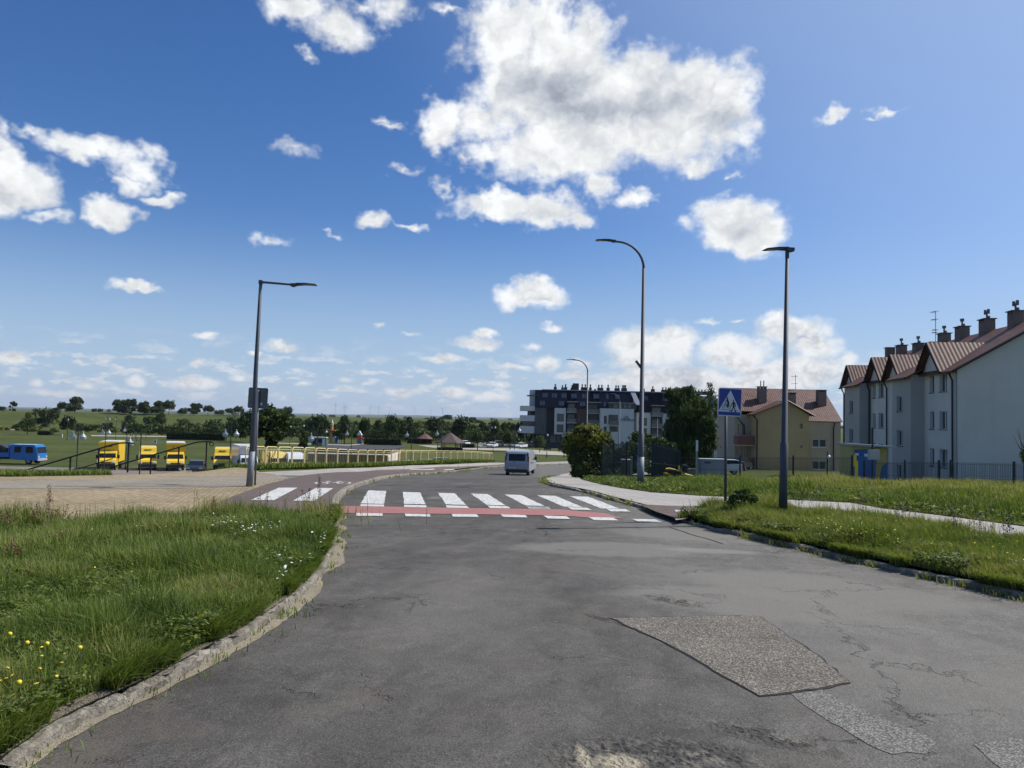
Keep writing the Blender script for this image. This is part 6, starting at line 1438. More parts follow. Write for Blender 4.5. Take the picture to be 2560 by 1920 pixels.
# balcony columns
def balcs(p0, p1, y, rows, top_can, backz):
    MB().box(XB(p0), XB(p1), y+1.4, 8, zf_, backz).build('loggia_wall', m_bg, bb)
    for k, py in enumerate(rows):
        MB().box(XB(p0)-.1, XB(p1)+.1, y-.5, y+1.6, ZB_(py), ZB_(py)+.28).build('balcony_slab', m_beam, bb)
        MB().box(XB(p0), XB(p1), y-.45, y-.38, ZB_(py)+.3, ZB_(py)+1.25).build('balcony_glass', m_brail, bb)
        window(bb, (0, y+1.4, 0), (1, 0, 0), (0, -1, 0), XB(p0)+.4, XB(p1)-.3, ZB_(py)+.3, ZB_(py)+2.5, m_framed, m_gl2, -.05, 2, .09)
    MB().box(XB(p0)-.1, XB(p1)+.5, y-.6, y+2, ZB_(top_can), ZB_(top_can)+.22).build('canopy', m_beam, bb)
balcs(1416, 1439, 0, [1032, 1059, 1084], 1006, ZB_(1007)); balcs(1468, 1496, 0, [1034, 1060, 1085], 1006, ZB_(1007)); balcs(1632, 1660, 3.0, [1037, 1066, 1092], 1010, ZB_(1011))
MB().box(XB(1518), XB(1541), -3.4, -2.3, ZB_(1062), ZB_(1060)).build('balcony_slab', m_beam, bb); MB().box(XB(1518), XB(1541), -3.4, -3.32, ZB_(1060), ZB_(1050)).build('balcony_glass', m_brail, bb)
# mansard roofs
def mans(x0, x1, y, z0, z1, yo=2.6, name='roof', cuts=()):
    mb = MB(); mb.prism([(y-.15, z0), (y-.15, z0-.15), (y+14, z0-.15), (y+14, z1), (y+yo, z1)], 'x', x0, x1); return mb.build(name, m_broof, bb)
segs = [(1336, 1416), (1439.5, 1467.5), (1496.5, 1519)]
for a, b in segs: mans(XB(a), XB(b), 0, e0, t0_)
zc = ZB_(1005.5)
for a, b in ((1416, 1439.5), (1467.5, 1496.5)):
    MB().prism([(1.55, zc+.0), (2.6, t0_), (14, t0_), (14, zc)], 'x', XB(a), XB(b)).build('roof', m_broof, bb)
MB().prism([(.9, zc), (2.6, t0_), (14, t0_), (14, zc)], 'x', XB(1519), XB(1583)).build('roof', m_broof, bb)
mb = MB(); mb.add([(XB(1583), .9, zc), (XB(1583), 2.6, t0_), (XB(1580), 14, t0_), (XB(1596), 14, zc-.4), (XB(1596), .5, zc-.4)], [(0, 1, 2, 3, 4)]); mb.add([(XB(1577), 2.6, t0_), (XB(1589), 2.6, t0_), (XB(1600), -.2, ZB_(1009)), (XB(1587), -.2, ZB_(1009))], [(0, 1, 2, 3)]); mb.build('pale_roof_slope', m_bzinc, bb)
MB().box(XB(1519), XB(1586), -1.6, 6, e0, ZB_(1006.5)).build('attic_wall', m_framed, bb)
for a, b in ((1531, 1540), (1545, 1551), (1556, 1562), (1567, 1573)): window(bb, (0, -1.6, 0), (1, 0, 0), (0, -1, 0), XB(a), XB(b), ZB_(1017.5), ZB_(1008.5), m_beam, m_gl2, -.06, 0, .07)
MB().box(XB(1518), XB(1584), -2.6, 2, ZB_(1006.5), ZB_(1004.8)).build('canopy', m_beam, bb)
MB().prism([(2.85, ZB_(1026)), (2.85, ZB_(1026)-.15), (16, ZB_(1026)-.15), (16, ZB_(975)), (5.6, ZB_(975))], 'x', XB(1590), XB(1631.5)).build('roof', m_broof, bb)
MB().prism([(4.6, ZB_(1010)), (5.6, ZB_(975)), (16, ZB_(975)), (16, ZB_(1010))], 'x', XB(1631.5), XB(1661)).build('roof', m_broof, bb)
MB().prism([(2.85, ZB_(1027)), (2.85, ZB_(1027)-.15), (16, ZB_(1027)-.15), (16, ZB_(975)), (5.6, ZB_(975))], 'x', XB(1661), XB(1760)).build('roof', m_broof, bb)
MB().prism([(XB(1755), ZB_(981)), (XB(1800), ZB_(987)), (XB(1800), ZB_(1012)), (XB(1776), ZB_(1012))], 'y', 3.4, 3.6).build('pale_roof_slope', m_bzinc, bb)
MB().box(XB(1353), XB(1760), 2.5, 2.9, t0_, t0_+.22).build('parapet', m_beam, bb)
# skylights
def sky(px, py, y0=0, row=0):
    zz = ZB_(py); u = (zz-e0)/(t0_-e0); yy = y0-.15+u*2.75; sl2 = 2.75/(t0_-e0); h = .62
    MB().add([(XB(px)-.32, yy-h*sl2-.06, zz-h), (XB(px)+.32, yy-h*sl2-.06, zz-h), (XB(px)+.32, yy+h*sl2-.06, zz+h), (XB(px)-.32, yy+h*sl2-.06, zz+h)]+[(XB(px)-.32, yy-h*sl2+.1, zz-h), (XB(px)+.32, yy-h*sl2+.1, zz-h), (XB(px)+.32, yy+h*sl2+.1, zz+h), (XB(px)-.32, yy+h*sl2+.1, zz+h)], [(0, 1, 2, 3), (7, 6, 5, 4), (0, 4, 5, 1), (1, 5, 6, 2), (2, 6, 7, 3), (3, 7, 4, 0)]).build('skylight', m_skl, bb)
m_skl = pm('skylight_glass', (.035, .05, .075), .3, spec=.4)
for c in (1361, 1385, 1409, 1434, 1461, 1490): sky(c-3.5, 989.5); sky(c+3.5, 989.5)
for c in (1354, 1402, 1455): sky(c-3.5, 1009.5); sky(c+3.5, 1009.5)
sky(1518, 989.5); sky(1541, 989.5); sky(1546, 989.5); sky(1511, 1009.5)
for c in (1619, 1669): sky(c-3, 991, 3.0); sky(c+3, 991, 3.0)
# left wing with balconies
MB().box(XB(1324), XB(1336), 3, 13, ZB_(1017), t0_).build('wing_wall', m_bw, bb); MB().box(XB(1336), XB(1348), 3, 13, ZB_(1017), t0_).build('wing_wall', m_bw, bb)
MB().box(XB(1316), XB(1345), 1.5, 9, ZB_(991.5), ZB_(990)).build('wing_canopy', m_framed, bb)
for a, z0, z1 in ((1299, 1030, 1017.5), (1299, 1056, 1041), (1300, 1086, 1068)): MB().box(XB(a), XB(1335.8), .2, 9, ZB_(z0), ZB_(z1)).build('wing_balcony', m_bw, bb)
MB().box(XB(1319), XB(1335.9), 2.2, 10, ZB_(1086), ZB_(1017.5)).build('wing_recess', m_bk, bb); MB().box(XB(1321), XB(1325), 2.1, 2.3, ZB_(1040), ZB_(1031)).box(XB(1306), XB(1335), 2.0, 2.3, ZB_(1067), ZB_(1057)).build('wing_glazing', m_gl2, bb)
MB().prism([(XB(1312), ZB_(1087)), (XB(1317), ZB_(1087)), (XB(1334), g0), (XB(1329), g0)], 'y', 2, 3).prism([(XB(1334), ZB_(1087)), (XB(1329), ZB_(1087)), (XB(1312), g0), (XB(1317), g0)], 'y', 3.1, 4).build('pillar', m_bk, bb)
# rooftop vents
def vents(px, w, py, n, big=False):
    x = XB(px); h = ZB_(py)-t0_
    v_ = MB().box(x-w*kb/2, x+w*kb/2, 4.5, 6.0, t0_-.3, t0_+h*(.55 if n else 1)).build('rooftop_stack', m_roofd, bb)
    for k in range(n):
        xx = x-w*kb/2+.35+(w*kb-.7)*(k/(n-1) if n > 1 else .5); MB().tube([(xx, 5.2, t0_+h*.5), (xx, 5.2, t0_+h*.98)], .17, 7).lathe([(.26, t0_+h*.8), (.26, t0_+h*.88), (.1, t0_+h)], (xx, 5.2, 0), 7).build('vent', m_roofd, v_)
for a in ((1388, 7, 959, 1), (1406.5, 6, 962, 1), (1414.5, 7.5, 959, 1), (1431, 7, 961, 1), (1440.5, 15, 956.5, 0), (1461, 14, 958, 2), (1478, 6, 958, 1), (1490, 4, 970, 0), (1503.5, 14, 958.5, 2), (1523.5, 7, 958, 1), (1546.5, 12, 959, 2), (1564.5, 13, 958, 3), (1613, 7, 959, 1), (1638, 8, 959, 1), (1671.5, 22, 961, 3), (1709, 12, 961, 2), (1726, 17, 960, 3), (1760, 30, 965, 4), (1785, 14, 967, 2)): vents(*a)
# lettering above the entrance wing
m_txt = pm('dark_lettering', (.03, .035, .05), .6)
cu = bpy.data.curves.new('lettering', 'FONT'); cu.body = 'VERENA'; cu.size = .95; cu.align_x = 'CENTER'; cu.extrude = .04; cu.space_character = 1.25; cu.materials.append(m_txt)
tmp_ = bpy.data.objects.new('tmp', cu); C.objects.link(tmp_); bpy.context.view_layer.update()
me_ = bpy.data.meshes.new_from_object(tmp_.evaluated_get(bpy.context.evaluated_depsgraph_get())); bpy.data.objects.remove(tmp_)
o = bpy.data.objects.new('lettering', me_); C.objects.link(o); o.parent = bb; o.location = (XB(1562.5), -2.46, ZB_(1050)); o.rotation_euler = (R(90), 0, 0)
mb = MB(); cx, cz = XB(1561), ZB_(1047.5)
for a, b in zip([(-.8, 0), (-.5, .8), (0, 1.1), (.5, .8)], [(-.5, .8), (0, 1.1), (.5, .8), (.8, 0)]): mb.tube([(cx+a[0], -2.47, cz+a[1]), (cx+b[0], -2.47, cz+b[1])], .07, 4)
mb.tube([(cx-.4, -2.47, cz), (cx, -2.47, cz+.7), (cx+.4, -2.47, cz)], .06, 4); mb.build('emblem', m_txt, bb)
# sunlit wing behind the sign
wg = thing('balcony_wing', 'sunlit white apartment wing with balconies seen behind the crossing sign pole', 'building', (at(1784, 1100, 190).x, 190, 0), R(0))
kw = 190/FPX; XW = lambda px: (px-1784)*kw; ZW = lambda py: CAMZ+(1058.5-py)*kw
mb = MB(); hs = [(XW(a), XW(b), ZW(d), ZW(c)) for a, b, c, d in ((1793, 1801, 1042, 1063), (1826, 1833, 1042, 1063), (1839, 1847, 1046, 1062), (1793, 1801, 1076, 1096), (1826, 1833, 1073, 1096), (1839, 1847, 1075, 1090), (1856, 1862, 1046, 1062), (1856, 1862, 1075, 1090))]
wall(mb, (0, 0, 0), (1, 0, 0), (0, -1, 0), XW(1880), -7, ZW(1020), hs, .3); mb.quad((0, 0, -7), (0, 0, ZW(1020)), (0, 12, ZW(1020)), (0, 12, -7)); mb.build('wall', m_bw, wg, fix=False)
for h in hs: window(wg, (0, 0, 0), (1, 0, 0), (0, -1, 0), *h, m_framed, m_gl2, .25, 0, .1)
for z in (1065, 1096): MB().box(XW(1806), XW(1838), -1.6, -.02, ZW(z)-.1, ZW(z)+.2).build('balcony_slab', m_beam, wg); MB().box(XW(1806), XW(1838), -1.6, -1.52, ZW(z)+.25, ZW(z)+1.3).build('balcony_glass', m_brail, wg)
for x in (1806, 1816): MB().box(XW(x), XW(x)+.5, -.9, -.4, -7, ZW(1020)).build('pier', m_bw, wg)
MB().box(XW(1788), XW(1880), -.4, 12, ZW(1020), ZW(1012)).build('roof', m_broof, wg)
MB().box(XW(1800), XW(1860), -3, -.1, -7, ZW(1100)).build('brick_base', m_balc, wg)
sd_ = thing('outbuilding', 'low grey outbuilding with slanting roof behind the crossing sign pole', 'shed', (at(1790, 1150, 120).x, 120, H1(32, 120)))
MB().prism([(0, -1), (3.6, -1), (3.6, 4.3), (0, 5.2)], 'y', 0, 5).build('wall', m_gable, sd_); MB().prism([(-.2, 5.25), (3.9, 4.25), (3.9, 4.4), (-.2, 5.4)], 'y', -.3, 5.3).build('roof', m_cap, sd_); MB().box(2.2, 2.6, -.04, .02, 1.6, 2.8).build('window', m_frame, sd_)
# ---- enclosures, fences, gas station, container
m_fg = pm('dark_green_fence', (.006, .022, .020), .5, .2, .1); m_mesh = pm('fence_wire', (.030, .045, .048), .5, .3)
def fence(label, pts, h, posts, mat_p, wr, lean=0, name='mesh_fence', dense=.10, off=0.):
    """pts: plan polyline; posts: distance between posts"""
    line = resample(pts, posts); o = Vector((pts[0][0], pts[0][1], H1(*pts[0])+off)); t = thing(name, label, 'fence', o)
    for i, p in enumerate(line):
        z = H1(*p)+off; MB().box(-.035, .035, -.03, .03, -.3, h+.10, 0, Matrix.Translation((p[0]-o.x, p[1]-o.y, z-o.z))).build('post', mat_p, t)
        if i:
            q = line[i-1]; zq = H1(*q)+off; A = Vector((q[0]-o.x, q[1]-o.y, zq-o.z)); B = Vector((p[0]-o.x, p[1]-o.y, z-o.z)); mb = MB(); n = int((B-A).length/dense)
            for k in range(1, n):
                a = A.lerp(B, k/n); mb.tube([a, a+Vector((0, 0, h))], wr, 3, cap=False)
            for zz in (.1, .5*h, h-.05): mb.tube([A+Vector((0, 0, zz)), B+Vector((0, 0, zz))], wr*1.5, 3, cap=False)
            mb.build('mesh_panel', m_mesh, t, fix=False)
    return t
e = [at(px, 1200, Y) for px, Y in ((1468, 40), (1565, 36), (1628, 35.5))]
fence('dark green fence enclosure beside the tall arched lamp', [(at(1503, 1200, 52).x, 52), (at(1503, 1200, 40).x, 40), (at(1565, 1200, 37).x, 37), (at(1630, 1200, 36).x, 36), (at(1700, 1200, 50).x, 50)], 1.85, 1.25, m_fg, .010, dense=.06)
fence('low dark mesh fence along the grass in front of the beige house', [(at(1700, 1150, 47).x, 47), (at(1850, 1150, 44).x, 44), (at(1983, 1150, 41).x, 41), (at(2130, 1150, 38).x, 38)], 1.45, 3.2, m_fg, .007, dense=.075)
fence('dark mesh fence at the right in front of the grey apartment house', [(at(2160, 1150, 36).x, 36), (at(2347, 1150, 32).x, 32), (at(2535, 1150, 29.5).x, 29.5), (at(2800, 1150, 28).x, 28)], 1.20, 2.6, m_fg, .006, dense=.06)
fence('second dark mesh fence just behind the right one', [(at(2262, 1150, 41).x, 41), (at(2376, 1150, 39).x, 39), (at(2640, 1150, 37).x, 37)], 1.35, 4.3, m_fg, .006, dense=.08)
# transformer kiosk painted blue and yellow
m_ky = pm('kiosk_yellow', (.40, .34, .13), .7, var=.1); m_kb = pm('kiosk_blue', (.02, .10, .30), .6, var=.1)
k0 = at(2128, 1180, 42); zk = H1(k0.x, 42); t = thing('kiosk', 'blue and yellow painted utility kiosk with flat pale roof behind the right fence', 'kiosk', (k0.x, 42, zk+.15))
kk = 42/FPX; MB().box(0, 60*kk, 0, 1.5, -.5, 2.0).build('wall', m_ky, t); MB().box(60*kk+.004, 100*kk, .5, 1.5, -.5, 1.95).build('side_wall', m_ky, t)
MB().prism([(8*kk, 1.8), (60*kk, 1.9), (60*kk, -.4), (22*kk, -.4), (14*kk, .7)], 'y', -.03, .03).prism([(0, .9), (9*kk, .9), (18*kk, -.3), (0, -.3)], 'y', -.03, .03).prism([(60*kk, -.4), (60*kk, 1.6), (74*kk, 1.2), (66*kk, .3), (62*kk, -.4)], 'y', .46, .5).prism([(100*kk, 1.1), (88*kk, .9), (76*kk, -.4), (100*kk, -.4)], 'y', .46, .5).build('blue_paint', m_kb, t)
MB().box(5*kk, 12*kk, -.06, -.03, .9, 1.1+.4).box(8*kk, 16*kk, -.05, -.03, .3, 1.2).build('poster', m_dhl, t); MB().box(8*kk, 17*kk, -.07, -.05, 1.5, 1.62).box(31*kk, 41*kk, -.07, -.03, 1.45, 1.6).build('label_plate', m_signw, t)
MB().prism([(-6*kk, 2.02), (110*kk, 1.97), (110*kk, 2.05), (-6*kk, 2.14)], 'y', -.3, 1.7).build('roof', m_bzinc, t)
t = thing('meter_box', 'pale grey box on a tall thin post before the blue and yellow kiosk', 'meter box', (at(2181, 1200, 38).x, 38, H1(17.8, 38)))
MB().tube([(0, 0, -.3), (0, 0, 2.9)], .05, 6).build('post', m_black, t); MB().box(-.22, .32, -.12, .06, 1.35, 1.85).build('box', pm('pale_box', (.36, .38, .36), .6), t, bevel=.02)
t = thing('fence_camera', 'short post with a round white camera in front of the beige house', 'camera', (at(2068, 1200, 40).x, 40, H1(16.4, 40)))
MB().tube([(0, 0, -.3), (0, 0, 1.75)], .03, 6).build('post', m_black, t); MB().lathe([(.02, 1.35), (.09, 1.42), (.09, 1.52), (.02, 1.6)], (.06, -.05, 0), 8).build('camera', m_signw, t)
# white cabinet, gas pipes, marker posts
c0 = at(1751, 1200, 46); t = thing('utility_cabinet', 'white utility cabinet with grey vent between the sign pole and the dark tree', 'cabinet', (c0.x, 46, H1(c0.x, 46)+.35))
MB().box(0, 1.45, 0, .6, -.5, .95).build('body', pm('cabinet_white', (.33, .35, .37), .6, var=.06), t, bevel=.02); MB().box(-.03, 1.48, -.03, .63, .95, 1.0).build('lid', m_signw, t); MB().box(.22, .60, -.015, .0, .72, .84).build('vent', m_sback, t)
m_gas = pm('gas_pipe_yellow', (.60, .42, .05), .5, var=.1)
g0_ = at(1640, 1180, 41); t = thing('gas_pipes', 'yellow gas pipes with black valves standing in the high grass', 'gas pipes', (g0_.x, 41, H1(g0_.x, 41)))
q = 41/FPX; P_ = lambda px, py, y=0: ((px-1640)*q, y, at(1640, py, 41).z-H1(g0_.x, 41))
for pts in ([P_(1640, 1176), P_(1648, 1171), P_(1660, 1173), P_(1674, 1171), P_(1690, 1175), P_(1702, 1175), P_(1710, 1184), P_(1730, 1188), P_(1738, 1200), P_(1740, 1215)], [P_(1655, 1182, -.4), P_(1672, 1183, -.4), P_(1674, 1190, -.4), P_(1674, 1215, -.4)], [P_(1632, 1220), P_(1632, 1182), P_(1640, 1176)]): MB().tube(pts, .055, 8).build('pipe', m_gas, t, smooth=True)
for px, py in ((1656, 1162), (1697, 1163)): MB().tube([P_(px, py+14), P_(px, py)], .04, 6).build('riser', m_gas, t)
for px, py in ((1657, 1162), (1711, 1166)): MB().box(P_(px, py)[0]-.13, P_(px, py)[0]+.13, -.15, .15, P_(px, py)[2]-.25, P_(px, py)[2]+.05).build('valve', m_black, t, bevel=.03); MB().lathe([(.15, P_(px, py)[2]+.06), (.15, P_(px, py)[2]+.10), (.03, P_(px, py)[2]+.13)], (P_(px, py)[0], 0, 0), 10).build('hand_wheel', m_black, t)
MB().box(P_(1668, 1170)[0], P_(1688, 1170)[0], -.5, -.2, P_(1668, 1186)[2], P_(1668, 1172)[2]).build('regulator', m_black, t, bevel=.06)
t = thing('low_mesh_wall', 'low grey gabion-like wall behind the yellow gas pipes', 'wall', (at(1630, 1180, 50).x, 50, H1(9.4, 50)))
MB().box(0, 3.3, 0, .4, -.4, .75).build('wall', pm('gabion_grey', (.18, .18, .165), .9, var=.5, vs=6, bump=.8, bs=12), t)
for i, (px, Y, h, lab) in enumerate(((1637, 38, 1.45, 'yellowish marker post left of the gas pipes'), (1578, 38, 1.25, 'grey stone marker post inside the green enclosure'), (1741, 44, 2.35, 'white striped marker post left of the white cabinet'))):
    b0 = at(px, 1200, Y); t = thing('marker_post', lab, 'post', (b0.x, Y, H1(b0.x, Y)), group='marker posts by the gas station')
    MB().box(-.05, .05, -.05, .05, -.2, h).build('post', pm('marker_grey', (.30, .31, .27), .8), t, bevel=.01)
    if i != 1: MB().box(-.06, .06, -.075, -.05, h-.62, h).build('plate', m_signw, t)
t = thing('gas_cabinet', 'ochre gas cabinet inside the green fence enclosure', 'cabinet', (at(1557, 1200, 38.5).x, 38.8, H1(5.5, 38.8)))
MB().box(0, .42, 0, .4, -.2, 1.05).build('body', pm('ochre_box', (.16, .14, .07), .7), t, bevel=.02); MB().box(-.03, .45, -.03, .43, 1.05, 1.1).build('lid', m_sfront, t)
# ---------------------------------------------------------------- trees and shrubs
m_l1 = leaf_mat('dark_green_leaves', [(0, (.014, .028, .008)), (.35, (.030, .054, .013)), (.65, (.056, .088, .021)), (1, (.10, .135, .038))], .3)
m_l2 = leaf_mat('mid_green_leaves', [(0, (.016, .032, .008)), (.35, (.036, .062, .014)), (.65, (.070, .10, .022)), (1, (.12, .15, .04))], .28)
m_l3 = leaf_mat('yellow_green_leaves', [(0, (.030, .045, .010)), (.3, (.085, .105, .016)), (.6, (.20, .20, .032)), (1, (.38, .34, .085))], .3)
m_l4 = leaf_mat('reddish_leaves', [(0, (.030, .032, .012)), (.4, (.075, .070, .026)), (.7, (.13, .095, .04)), (1, (.20, .14, .07))], .28)
m_bark = pm('bark', (.060, .050, .038), .95, var=.3, vs=6, bump=.6, bs=14)
def leafmesh(name, blobs_, n, size, mat, seed, parent=None, fill=.55, tonev=.18, aspect=.6, droop=0.):
    r = np.random.default_rng(seed); w = np.array([b[3]*b[4]*b[5] for b in blobs_])**.67; w /= w.sum()
    idx = r.choice(len(blobs_), n, p=w); B = np.array(blobs_)[idx]
    d = r.normal(size=(n, 3)); d /= np.linalg.norm(d, axis=1)[:, None]; d[:, 2] = np.where(d[:, 2] < -.6, -d[:, 2], d[:, 2])
    rad = 1-fill*r.random(n)**1.6+r.normal(0, .07, n)
    lump = 1+.16*np.sin(d[:, 0]*5+idx)*np.cos(d[:, 1]*6+idx*2)+.10*np.sin(d[:, 2]*9+idx)
    c = B[:, :3]+d*B[:, 3:6]*(rad*lump)[:, None]
    nn = d+r.normal(0, .75, (n, 3)); nn /= np.linalg.norm(nn, axis=1)[:, None]
    t1 = np.cross(nn, r.normal(size=(n, 3))); t1 /= np.linalg.norm(t1, axis=1)[:, None]; t1[:, 2] -= droop; t2 = np.cross(nn, t1)
    s = size*r.uniform(.55, 1.3, n)
    V = np.empty((n, 4, 3)); V[:, 0] = c-t1*s[:, None]; V[:, 1] = c-t2*(s*aspect)[:, None]; V[:, 2] = c+t1*s[:, None]; V[:, 3] = c+t2*(s*aspect)[:, None]
    tone = np.clip(.40+.35*(vnoise(c[:, 0]*1.0+50, c[:, 2]*1.0+c[:, 1]*.7+50, size*5, seed % 50)-.5)*2+r.normal(0, tonev, n), 0, 1)
    return npmesh(name, V.reshape(-1, 3), np.arange(n*4).reshape(n, 4), np.empty((0, 3), int), np.repeat(tone, 4), mat, parent)
def rblobs(seed, kind, h=1., w=1.):
    r = random.Random(seed); out = []
    if kind == 'round':
        out = [(0, 0, .58*h, .42*w, .42*w, .40*h)]
        for k in range(9): a = r.uniform(0, 6.28); q = r.uniform(.12, .30)*w; out.append((q*math.cos(a), q*math.sin(a), r.uniform(.42, .82)*h, r.uniform(.13, .25)*w, r.uniform(.13, .25)*w, r.uniform(.12, .2)*h))
    elif kind == 'ball': out = [(0, 0, .60*h, .48*w, .48*w, .40*h)]+[(r.uniform(-.2, .2)*w, r.uniform(-.2, .2)*w, r.uniform(.45, .8)*h, .25*w, .25*w, .18*h) for _ in range(4)]
    elif kind == 'bush':
        out = [(0, 0, .42*h, .40*w, .40*w, .42*h)]
        for k in range(10): a = r.uniform(0, 6.28); q = r.uniform(.15, .38)*w; out.append((q*math.cos(a), q*math.sin(a), r.uniform(.22, .72)*h, r.uniform(.12, .22)*w, r.uniform(.12, .22)*w, r.uniform(.14, .26)*h))
    elif kind == 'wide':
        for k in range(13): a = r.uniform(0, 6.28); q = r.uniform(0, .42)*w; out.append((q*math.cos(a), q*math.sin(a), r.uniform(.20, .80)*h, r.uniform(.15, .25)*w, r.uniform(.15, .25)*w, r.uniform(.16, .25)*h))
    elif kind == 'airy':
        for k in range(16): a = r.uniform(0, 6.28); q = r.uniform(.05, .36)*w; out.append((q*math.cos(a), q*math.sin(a), r.uniform(.3, .9)*h, r.uniform(.08, .15)*w, r.uniform(.08, .15)*w, r.uniform(.07, .14)*h))
    return out
def trunk_mesh(name, h, r0, parent, seed=1, bare=.35, spread=.25):
    rr_ = random.Random(seed); mb = MB(); mb.tube([(0, 0, -.3), (rr_.uniform(-.02, .02)*h, 0, h*.4), (0, rr_.uniform(-.03, .03)*h, h*.78)], [r0*1.15, r0*.8, r0*.3], 8)
    for k in range(6):
        a = rr_.uniform(0, 6.28); z0 = h*rr_.uniform(bare, .65); e = Vector((math.cos(a)*spread*h*rr_.uniform(.5, 1), math.sin(a)*spread*h*rr_.uniform(.5, 1), h*rr_.uniform(.65, .88)))
        mb.tube([(0, 0, z0), Vector((0, 0, z0)).lerp(e, .5)+Vector((0, 0, -.03*h)), e], [r0*.45, r0*.28, r0*.1], 5)
    return mb.build(name, m_bark, parent, smooth=True)
PROTO = {}
def proto(kind, mi, v):
    k = (kind, mi, v)
    if k not in PROTO:
        m = (m_l1, m_l2, m_l3, m_l4)[mi]; n = {'round': 2200, 'ball': 1500, 'bush': 1500, 'wide': 3800, 'airy': 1700}[kind]
        c = leafmesh('crown', rblobs(hash(kind) % 97*0+v*7+len(kind), kind), n, .052, m, v*13+len(kind)); t = None
        if kind != 'bush': t = trunk_mesh('trunk', 1., .025 if kind != 'ball' else .03, None, v, .3, .2)
        PROTO[k] = [c.data, t.data if t else None]; bpy.data.objects.remove(c)
        if t: bpy.data.objects.remove(t)
    return PROTO[k]
def tree(label, px, py, wpx, hpx, kind='round', mi=0, v=0, Y=None, name='tree', cat='tree', group=None, lift=0):
    """foot at photo pixel (px,py) on the ground unless a depth is given; size from its size in the photo"""
    if Y is None: g = gnd(px, py, 0, False)
    else: a = at(px, py, Y); g = Vector((a.x, Y, H1(a.x, Y)))
    k = g.y/FPX; top = at(px, py-hpx, g.y).z; h = top-g.z; w = wpx*k
    t = thing(name, label, cat, g, random.Random(int(px)).uniform(0, 6), group); t.scale = (w*1.05, w*1.05, h*1.04)
    c, tr = proto(kind, mi, v)
    o = bpy.data.objects.new('crown', c); C.objects.link(o); o.parent = t
    if tr:
        o = bpy.data.objects.new('trunk', tr); C.objects.link(o); o.parent = t; o.scale = (h/w*.8, h/w*.8, 1)
    return t
DK_ = 'trees along the dike on the left horizon'
for i, a in enumerate([(5, 1023, 22, 9, 'bush'), (31, 1024, 22, 19, 'airy'), (155, 1028, 26, 22, 'round'), (187, 1029, 50, 37, 'wide'), (236, 1029, 13, 9, 'bush'), (251, 1029, 13, 9, 'bush'), (295, 1031, 36, 32, 'wide'), (325, 1031, 36, 33, 'wide'), (362, 1033, 40, 29, 'wide'), (395, 1033, 42, 31, 'wide'), (422, 1033, 34, 31, 'round'), (458, 1035, 26, 17, 'bush'), (485, 1035, 38, 27, 'wide'), (520, 1036, 30, 22, 'round'), (548, 1037, 26, 14, 'bush'), (574, 1038, 24, 17, 'round'), (596, 1038, 28, 22, 'round'), (690, 1041, 40, 22, 'wide'), (722, 1041, 34, 24, 'wide'), (655, 1040, 34, 20, 'bush')]):
    lab = ['small bush on the dike at the very left edge', 'slim two-lobed tree standing alone on the dike at far left', 'smaller tree touching the large lone one on the dike', 'large lone broad tree on the dike above the blue truck', 'left of two tiny bushes on the dike', 'right of two tiny bushes on the dike', 'left half of the first dense tree pair on the dike', 'right half of the first dense tree pair on the dike', 'left tree of the second group of three on the dike', 'middle tree of the second group of three on the dike', 'right tree of the second group of three on the dike', 'low bush just left of the third tree group on the dike', 'broad tree above the second yellow van on the dike', 'round tree right of the third group on the dike', 'low bush left of the left lamp on the dike', 'small round tree left of the square sign back', 'round tree partly behind the square sign back', 'broad dark tree behind the maple on the horizon', 'rightmost broad tree on the horizon beside the maple', 'low tree mass directly behind the maple top'][i]
    x, y, w, h, kd = a; yy = {0: 400}.get(i, None); Yd = float(np.interp(x, [0, 320, 640, 760], [425, 440, 500, 640]))
    tree(lab, x, y, w, h, kd, 0, i % 3, Yd, group=DK_)
PKG = 'park trees and bushes'
